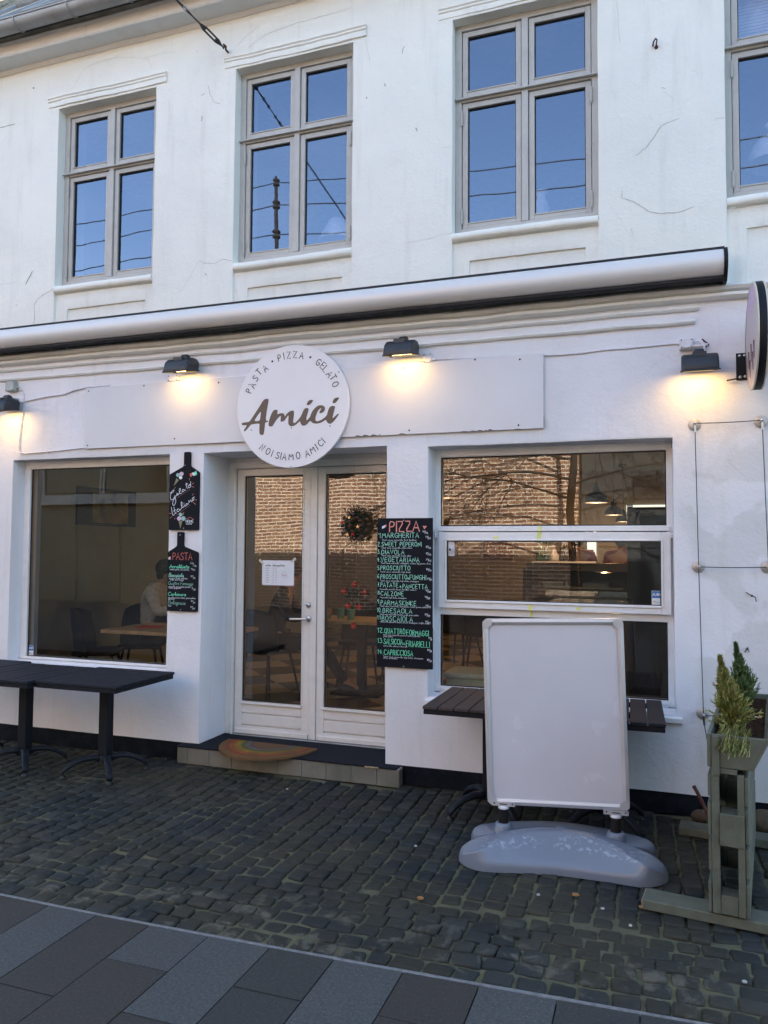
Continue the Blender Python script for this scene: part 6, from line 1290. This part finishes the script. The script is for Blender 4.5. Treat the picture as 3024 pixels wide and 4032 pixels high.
# ------------------------------------------------------------------ inside the restaurant
FZ = .151
def chair_proto(label, mt):
    t = thing('dining_chair', label, 'chair', (0, 0, 0), 0, 'dark shell chairs inside the restaurant')
    m = MB(); m.box((-.21, -.20, .43), (.21, .21, .475), mt); m.build('seat', t, world=False, bevel=.02, seg=3)
    m = MB(); v = []; nx, nz = 12, 8
    for th in (0, .025):
        for i in range(nx + 1):
            u = -1 + 2 * i / nx
            for j in range(nz + 1):
                w = j / nz; hw = .235 * (1 - .16 * w ** 3); z = .46 + .40 * w - .05 * abs(u) ** 3 * w
                v.append((hw * u, .20 + .05 * w - .13 * u * u + th, z))
    K = nz + 1; N_ = (nx + 1) * K; f = [(i * K + j, (i + 1) * K + j, (i + 1) * K + j + 1, i * K + j + 1) for i in range(nx) for j in range(nz)]
    f += [tuple(q + N_ for q in reversed(g)) for g in f]; f += [(i * K + nz, (i + 1) * K + nz, N_ + (i + 1) * K + nz, N_ + i * K + nz) for i in range(nx)] + [(j, j + 1, N_ + j + 1, N_ + j) for j in range(nz)] + [(nx * K + j, nx * K + j + 1, N_ + nx * K + j + 1, N_ + nx * K + j) for j in range(nz)]
    m.add(v, f, mt, True); m.build('backrest', t, world=False)
    for sx in (-1, 1):
        for sy in (-1, 1): m = MB(); m.tube([(.15 * sx, .14 * sy, .43), (.22 * sx, .22 * sy, .0)], [.014, .009], 'gasket', 8); m.build('leg', t, world=False)
    return t
def indoor_table(label, x0, x1, y0, y1, z=.735, first=[None]):
    t = thing('dining_table', label, 'table', ((x0 + x1) / 2, (y0 + y1) / 2, FZ), 0, 'wood topped tables inside the restaurant')
    m = MB(); m.box((x0, y0, FZ + z - .03), (x1, y1, FZ + z), 'wood_light'); m.build('tabletop', t, bevel=.003)
    m = MB(); cx_, cy_ = (x0 + x1) / 2, (y0 + y1) / 2; m.box((cx_ - .04, cy_ - .04, FZ + .03), (cx_ + .04, cy_ + .04, FZ + z - .031), 'gasket'); m.box((cx_ - .25, cy_ - .22, FZ), (cx_ + .25, cy_ + .22, FZ + .029), 'gasket'); m.build('pedestal', t); return t
C1 = chair_proto('brown shell chair at the end of the window table behind the left shop window', 'chair_brown'); C1.location = (-5.00, 6.08, FZ); C1.rotation_euler.z = R(118)
dup(C1, (-4.92, 6.62, FZ), R(25), 'brown shell chair on the far side of the window table behind the left shop window')
indoor_table('wood table with red napkins behind the left shop window', -4.50, -3.35, 5.48, 6.18)
def napkin(x, y, a, label): m = MB(); m.box((x - .10, y - .10, FZ + .736), (x + .10, y + .10, FZ + .741), 'red_cloth', Matrix.Rotation(a, 3, 'Z')); tag(m.build('napkin'), label, 'napkin', )
napkin(-4.22, 5.80, .3, 'folded red napkin at the left end of the window table'); 
def tumbler(x, y, z, label):
    m = MB(); m.lathe([(.032, 0), (.040, .10), (.037, .10), (.029, .006), (0, .006)], (x, y, z), 'tumbler_green', 14, cap=False); tag(m.build('tumbler'), label, 'glass', 'green tumblers on the tables')
tumbler(-3.93, 5.86, FZ + .736, 'green glass tumbler on the window table, left one'); tumbler(-3.84, 5.80, FZ + .736, 'green glass tumbler on the window table, right one')
C2 = chair_proto('dark blue shell chair just inside the left door leaf', 'chair_blue'); C2.location = (-3.55, 6.75, FZ); C2.rotation_euler.z = R(160)
for x, y, a, lab in ((-2.95, 7.7, 10, 'dark shell chair behind the bauble mobile, left one'), (-2.45, 7.75, -8, 'dark shell chair behind the bauble mobile, right one'), (-2.25, 9.2, 160, 'dark chair at the back wall, leftmost through the tilting sash'), (-1.92, 9.0, 200, 'dark chair at the back wall, second through the tilting sash'), (-1.55, 9.25, 170, 'dark chair beside the counter seen through the tilting sash')): dup(C2, (x, y, FZ), R(a), lab)
indoor_table('wood table with tumblers inside behind the door glass', -3.35, -2.2, 7.0, 7.55); indoor_table('wood table near the counter at the back', -1.95, -1.42, 8.55, 9.05)
for x, y, w_ in ((-3.12, 7.2, 'leftmost'), (-3.0, 7.25, 'middle'), (-2.85, 7.15, 'rightmost')): tumbler(x, y, FZ + .736, w_ + ' of the three green glass tumblers behind the door glass')
def framed(label, x0, x1, z0, z1, y, mt, frame='wood_dark'):
    t = thing('wall_picture', label, 'picture', ((x0 + x1) / 2, y, z0)); m = MB(); m.box((x0, y - .02, z0), (x1, y, z1), frame); m.build('frame', t); m = MB(); m.box((x0 + .02, y - .0235, z0 + .02), (x1 - .02, y - .0205, z1 - .02), mt); m.build('canvas', t)
framed('red and cream picture on the back wall seen through the tilting sash', -2.72, -2.22, 1.42, 1.80, 12.89, 'painting_red')
t = thing('wall_picture', 'dark yellowish painting on the side wall behind the left shop window', 'picture', (-5.59, 6.85, 1.8)); m = MB(); m.box((-5.597, 6.40, 1.82), (-5.575, 7.34, 2.22), 'painting_blue'); m.build('frame', t); m = MB(); m.box((-5.574, 6.62, 1.85), (-5.571, 7.20, 2.19), 'painting_yellow'); m.build('canvas', t)
# counter with curved display glass
t = thing('display_counter', 'dark cooled display counter with curved glass and lit shelves inside', 'counter', (-.78, 8.2, FZ))
m = MB(); m.box((-1.28, 7.95, FZ), (-.24, 8.75, 1.02), 'counter_dark'); m.box((-1.28, 8.45, 1.021), (-.24, 8.75, 1.40), 'counter_dark'); m.box((-1.28, 8.0, 1.021), (-1.265, 8.449, 1.40), 'gasket'); m.build('body', t); m = MB(); m.box((-1.25, 8.05, 1.42), (-.20, 8.75, 1.45), 'counter_dark'); m.box((-1.25, 8.02, 1.38), (-.20, 8.045, 1.46), 'gasket'); m.build('top', t)
m = MB(); P = [(7.93, 1.03), (7.94, 1.15), (7.97, 1.28), (8.04, 1.40)]; m.add([(x, a, b) for x in (-1.27, -.22) for a, b in P], [(i, i + 1, i + 5, i + 4) for i in range(3)], 'glass_shop', True); m.build('curved_glass', t)
m = MB(); m.box((-1.2, 8.1, 1.20), (-.3, 8.6, 1.205), 'alu'); m.box((-1.1, 8.2, 1.21), (-.9, 8.5, 1.26), 'box_plastic'); m.box((-.7, 8.2, 1.21), (-.45, 8.5, 1.25), 'box_white'); m.build('shelf', t)
m = MB(); m.box((-1.19, 8.0, 1.4605), (-.55, 8.4, 1.475), 'box_white'); tag(m.build('serving_tray'), 'pale tray standing on the display counter', 'tray')
for i, (x, h, r_, mt_n, lab) in enumerate(((-1.13, .26, .045, 'bottle_green', 'fat green bottle at the left end of the counter'), (-1.06, .20, .03, 'bottle_green', 'slim green bottle next to the fat one on the counter'), (-.98, .12, .045, 'ceramic', 'small glass vase in the middle of the bottle row'), (-.90, .24, .028, 'bottle_dark', 'first dark wine bottle right of the vase'), (-.85, .23, .028, 'bottle_dark', 'second dark wine bottle right of the vase'), (-.79, .21, .03, 'bottle_dark', 'last dark wine bottle in the row'))):
    m = MB(); m.lathe([(0, 0), (r_, .002), (r_, h * .55), (r_ * .45, h * .72), (r_ * .4, h), (0, h)], (x, 8.2, 1.476), mt_n, 14, cap=False); tag(m.build('bottle'), lab, 'bottle')
t = thing('drinks_fridge', 'dark blue upright cabinet beside the counter at the right of the window', 'cabinet', (.2, 7.3, FZ)); m = MB(); m.box((-.225, 7.15, FZ), (.72, 7.9, 1.975), 'night_blue'); m.build('cabinet', t, bevel=.01); m = MB(); m.box((.02, 7.13, .3), (.6, 7.149, 1.85), 'gasket'); m.build('door', t)
for x0, x1, z0, z1, lab in ((-.41, .72, 2.20, 2.31, 'bright strip window high on the back wall'), (-1.02, -.88, 1.35, 1.95, 'bright narrow window on the back wall beside the staff')):
    t = thing('back_window', lab, 'window', ((x0 + x1) / 2, 12.88, z0)); m = MB(); m.box((x0, 12.87, z0), (x1, 12.89, z1), 'bright_window'); m.build('pane', t)
    m = MB()
    for k in range(4): zz = z0 + (z1 - z0) * (k + .5) / 4; m.box((x0 + .01, 12.84, zz), (x0 + .10, 12.869, zz + .02), 'gasket')
    m.build('shelf', t)
m = MB(); m.box((-1.42, 5.42, FZ + .30), (-.95, 5.72, FZ + .52), 'box_plastic'); m.box((-1.44, 5.40, FZ + .521), (-.93, 5.74, FZ + .56), 'box_plastic'); o = m.build('storage_box', None, bevel=.01); tag(o, 'pale green plastic tub with lid behind the low right window', 'box')
m = MB(); m.box((-1.43, 5.41, FZ), (-.92, 5.75, FZ + .299), 'wood_light'); tag(m.build('low_bench'), 'low wooden bench carrying the plastic tub behind the window', 'bench')
def pendant(x, y, z, label, energy):
    t = thing('pendant_lamp', label, 'pendant lamp', (x, y, z), 0, 'dark dome pendant lamps inside the restaurant')
    m = MB(); m.lathe([(.110, 0), (.112, .010), (.100, .055), (.068, .092), (.036, .108), (.034, .158), (.024, .170), (.006, .176), (.006, .19)], (x, y, z), 'lamp_black', 24, cap=False); m.lathe([(.107, .002), (.096, .053), (.064, .088), (.0, .095)], (x, y, z), 'lamp_black', 24, cap=False); m.build('shade', t)
    m = MB(); m.tube([(x, y, z + .19), (x, y, 2.83)], .004, 'gasket', 6); m.build('cord', t); m = MB(); m.box((x - .06, y - .02, 2.83), (x + .06, y + .02, 2.858), 'gasket'); m.build('ceiling_plate', t)
    m = MB(); m.lathe([(0, .030), (.060, .032), (.085, .020), (0, .0205)], (x, y, z), 'pendant_glow', 20, cap=False); m.build('bulb', t)
    light('bulb_light', 'POINT', (0, 0, -.03), energy, (1, .62, .33), t, .04)
pendant(-.516, 7.6, 2.045, 'front lit dome pendant lamp inside the upper right window', 4)
pendant(-.460, 9.8, 2.020, 'middle lit dome pendant lamp inside the upper right window', 4)
pendant(-.425, 11.9, 2.010, 'rear dome pendant lamp partly hidden by the cabinet', 4)
pendant(-2.75, 8.6, 2.10, 'dome pendant lamp inside behind the right door leaf', 1.5)
pendant(-1.93, 7.4, 2.10, 'dark dome pendant lamp at the left of the upper right window', 1)
t = thing('downlight', 'small round lit ceiling spotlight behind the right door glass', 'ceiling light', (-2.62, 7.4, 2.84)); m = MB(); m.lathe([(0, -.004), (.045, -.004), (.055, .0), (.055, .015)], (-2.62, 7.4, 2.843), 'down_light', 18); m.build('lens', t); light('spot_light', 'SPOT', (0, 0, -.02), 2, (1, .7, .4), t, .05, spot=R(110))

# ------------------------------------------------------------------ people
def skinned(name, parent, pts, edges, rad, mt, sub=2):
    me = bpy.data.meshes.new(name); me.from_pydata(pts, edges, []); me.materials.append(M[mt]); o = bpy.data.objects.new(name, me); COL.objects.link(o); o.parent = parent
    md = o.modifiers.new('skin', 'SKIN'); md.use_smooth_shade = True
    for i, sv in enumerate(me.skin_vertices[0].data):
        r_ = rad[i]; sv.radius = r_ if hasattr(r_, '__len__') else (r_, r_); sv.use_root = (i == 0)
    s2 = o.modifiers.new('sub', 'SUBSURF'); s2.levels = sub; s2.render_levels = sub; return o
def person(label, loc, rz, J, top_mat, leg_mat, skin='skin', thick=1.0):
    t = thing('person', label, 'person', loc, rz)
    V, E, Rd = [], [], []
    def a(p, r_, par=None):
        V.append(tuple(p)); Rd.append(r_)
        if par is not None: E.append((par, len(V) - 1))
        return len(V) - 1
    pe = a(J['pelvis'], (.125, .10)); wa = a(J['waist'], (.115, .085), pe); ch = a(J['chest'], (.145, .10), wa); nb = a(J['neck'], .052, ch); hb = a(J['jaw'], .062, nb); hc = a(J['head'], (.078, .092), hb); ht = a(J['crown'], .042, hc)
    f = Vector(J['face']); H = Vector(J['head']); a(H + f * .105 - Vector((0, 0, .02)), .014, hc); side = Vector((-f.y, f.x, 0)).normalized()
    for s_ in (-1, 1): a(H + side * .088 * s_ - Vector((0, 0, .01)), .016, hc)
    for s_, k in (('l', -1), ('r', 1)):
        sh = a(J['sh_' + s_], .056, ch); el = a(J['el_' + s_], .043, sh); wr = a(J['wr_' + s_], .027, el)
        d = (Vector(J['wr_' + s_]) - Vector(J['el_' + s_])).normalized(); u = d.orthogonal().normalized(); pm = a(Vector(J['wr_' + s_]) + d * .055, (.034, .018), wr)
        for q, (off, ln_) in enumerate(((-.028, .062), (-.010, .075), (.009, .070), (.027, .055))):
            k1 = a(Vector(V[pm]) + u * off + d * .035, .0095, pm); a(Vector(V[k1]) + d * ln_ * .8 + Vector((0, 0, -.015)), .008, k1)
        k1 = a(Vector(V[wr]) + d * .03 + u * .035, .011, wr); a(Vector(V[k1]) + d * .04 + u * .015, .009, k1)
        hp = a(J['hip_' + s_], .088, pe); kn = a(J['kn_' + s_], .058, hp); an = a(J['an_' + s_], .040, kn); a(J['toe_' + s_], (.042, .03), an)
    skinned('body', t, V, E, Rd, skin)
    G_ = lambda names, rr, edges, nm, mt: skinned(nm, t, [J[n_] for n_ in names], edges, [r_ * thick if not hasattr(r_, '__len__') else tuple(q * thick for q in r_) for r_ in rr], mt)
    G_(['pelvis', 'waist', 'chest', 'neck', 'sh_l', 'el_l', 'wr_l', 'sh_r', 'el_r', 'wr_r'], [(.145, .12), (.135, .105), (.165, .118), .062, .072, .056, .040, .072, .056, .040], [(0, 1), (1, 2), (2, 3), (2, 4), (4, 5), (5, 6), (2, 7), (7, 8), (8, 9)], 'jacket', top_mat)
    skinned('trousers', t, [J[n_] for n_ in ('pelvis', 'hip_l', 'kn_l', 'an_l', 'hip_r', 'kn_r', 'an_r')], [(0, 1), (1, 2), (2, 3), (0, 4), (4, 5), (5, 6)], [(.135, .112), .100, .070, .055, .100, .070, .055], leg_mat)
    m = MB(); m.ball(tuple(H + Vector((0, 0, .030)) - f * .030), .104, 'hair_dark', 18, (1, 1, 1.02)); m.ball(tuple(H - Vector((0, 0, .035)) - f * .050), .075, 'hair_dark', 14); m.build('hair', t, world=False)
    for s_ in (-1, 1):
        m = MB(); m.ball(tuple(H + f * .086 + side * .032 * s_ + Vector((0, 0, .012))), .010, 'ceramic', 8); m.build('eye', t, world=False)
        kk = 'l' if s_ < 0 else 'r'; m = MB(); A_ = Vector(J['an_' + kk]); T_ = Vector(J['toe_' + kk]); m.tube([A_ - (T_ - A_) * .35 + Vector((0, 0, -.03)), A_ + Vector((0, 0, -.025)), T_], [.036, .045, .036], 'gasket', 10); m.build('shoe', t, world=False)
    return t
stand = dict(pelvis=(0, 0, .92), waist=(0, 0, 1.08), chest=(0, 0, 1.30), neck=(0, 0, 1.45), jaw=(0, -.01, 1.51), head=(0, -.02, 1.585), crown=(0, .0, 1.68), face=(0, -1, 0), sh_l=(-.18, 0, 1.38), el_l=(-.24, -.03, 1.12), wr_l=(-.18, -.22, 1.04), sh_r=(.18, 0, 1.38), el_r=(.24, -.03, 1.12), wr_r=(.18, -.22, 1.04), hip_l=(-.09, 0, .88), kn_l=(-.10, -.02, .49), an_l=(-.10, .01, .09), toe_l=(-.11, -.13, .035), hip_r=(.09, 0, .88), kn_r=(.10, -.02, .49), an_r=(.10, .01, .09), toe_r=(.11, -.13, .035))
person('staff member in a dark red shirt behind the counter, left one', (-.86, 9.3, FZ), R(205), stand, 'staff_red', 'trousers_black')
person('staff member in a dark red shirt behind the counter, right one beside the cabinet', (-.33, 9.1, FZ), R(150), stand, 'staff_red', 'trousers_black')
sit = dict(pelvis=(0, 0, .56), waist=(0, -.03, .70), chest=(0, -.10, .92), neck=(0, -.16, 1.07), jaw=(0, -.19, 1.12), head=(0, -.215, 1.19), crown=(0, -.20, 1.285), face=(0, -1, 0), sh_l=(-.19, -.11, .99), el_l=(-.27, -.20, .78), wr_l=(-.18, -.42, .80), sh_r=(.19, -.11, .99), el_r=(.30, -.22, .80), wr_r=(.20, -.44, .81), hip_l=(-.10, -.04, .54), kn_l=(-.13, -.44, .53), an_l=(-.13, -.40, .10), toe_l=(-.14, -.54, .035), hip_r=(.10, -.04, .54), kn_r=(.13, -.44, .53), an_r=(.13, -.38, .10), toe_r=(.14, -.52, .035))
person('seated person in a fluffy white jacket leaning on the window table', (-5.08, 6.92, FZ), R(105), sit, 'jacket_white', 'trousers_black', thick=1.12)
sit2 = dict(sit); sit2.update(kn_r=(.13, -.46, .50), an_r=(.16, -.72, .10), toe_r=(.17, -.86, .035))
person('person in dark clothes seated just inside the left door leaf with one leg stretched', (-3.53, 6.78, FZ), R(110), sit2, 'chair_blue', 'trousers_black')

# ------------------------------------------------------------------ things standing in the upper windows
def upl(name, label, prof, c, mt, n=24, scal=0):
    t = thing(name, label, 'lamp', c); m = MB(); m.lathe(prof, c, mt, n, cap=False)
    if scal: m.v = [Vector((c[0] + (v.x - c[0]) * (1 + .03 * (1 if k % 2 else -1)), c[1] + (v.y - c[1]) * (1 + .03 * (1 if k % 2 else -1)), v.z)) for k, v in enumerate(m.v)]
    m.build('shade', t); return t
t = upl('table_lamp', 'pleated white lampshade in the corner of the second upper window', [(.15, 0), (.055, .18), (.05, .18)], (-2.36, 5.55, 4.03), 'shade_white', 44, 1); m = MB(); m.lathe([(.05, -.22), (.06, -.12), (.02, 0), (.01, .05)], (-2.36, 5.55, 4.03), 'ceramic', 14); m.build('lamp_base', t)
t = upl('table_lamp', 'white glass vase shaped lamp in the third upper window', [(.035, -.16), (.055, -.10), (.060, -.03), (.048, .02), (.032, .055), (.034, .075), (.052, .10), (.05, .105)], (-.742, 5.50, 4.07), 'ceramic')
t = upl('hanging_lamp', 'white opal glass shade hanging in the fourth upper window', [(.17, -.12), (.165, -.05), (.12, .03), (.05, .07), (.035, .10), (.06, .14), (.03, .17)], (.78, 5.55, 4.28), 'ceramic'); m = MB(); m.tube([(.78, 5.55, 4.45), (.78, 5.55, 5.58)], .004, 'ceramic', 6); m.build('cord', t)
t = thing('window_blind', 'pale slatted blind drawn down behind the top of the fourth upper window', 'blind', (.92, 5.35, 4.85)); 
for k in range(20): m = MB(); z = 4.82 + k * .022; m.box((.50, 5.34, z), (1.35, 5.352, z + .016), 'shade_white', Matrix.Rotation(R(30), 3, 'X')); m.build('slat', t)
# a sill board for the vase lamp and table for the pleated lamp to stand on
for x0, x1, z, lab in ((-2.75, -2.05, 3.80, 'small side table carrying the pleated lamp upstairs'), (-1.1, -.4, 3.90, 'small side table carrying the white glass lamp upstairs')):
    t = thing('side_table', lab, 'table', ((x0 + x1) / 2, 5.55, 3.361)); m = MB(); m.box((x0, 5.36, z - .02), (x1, 5.75, z), 'wood_light'); m.build('tabletop', t); m = MB(); m.box(((x0 + x1) / 2 - .03, 5.5, 3.361), ((x0 + x1) / 2 + .03, 5.6, z - .021), 'wood_light'); m.build('leg', t)
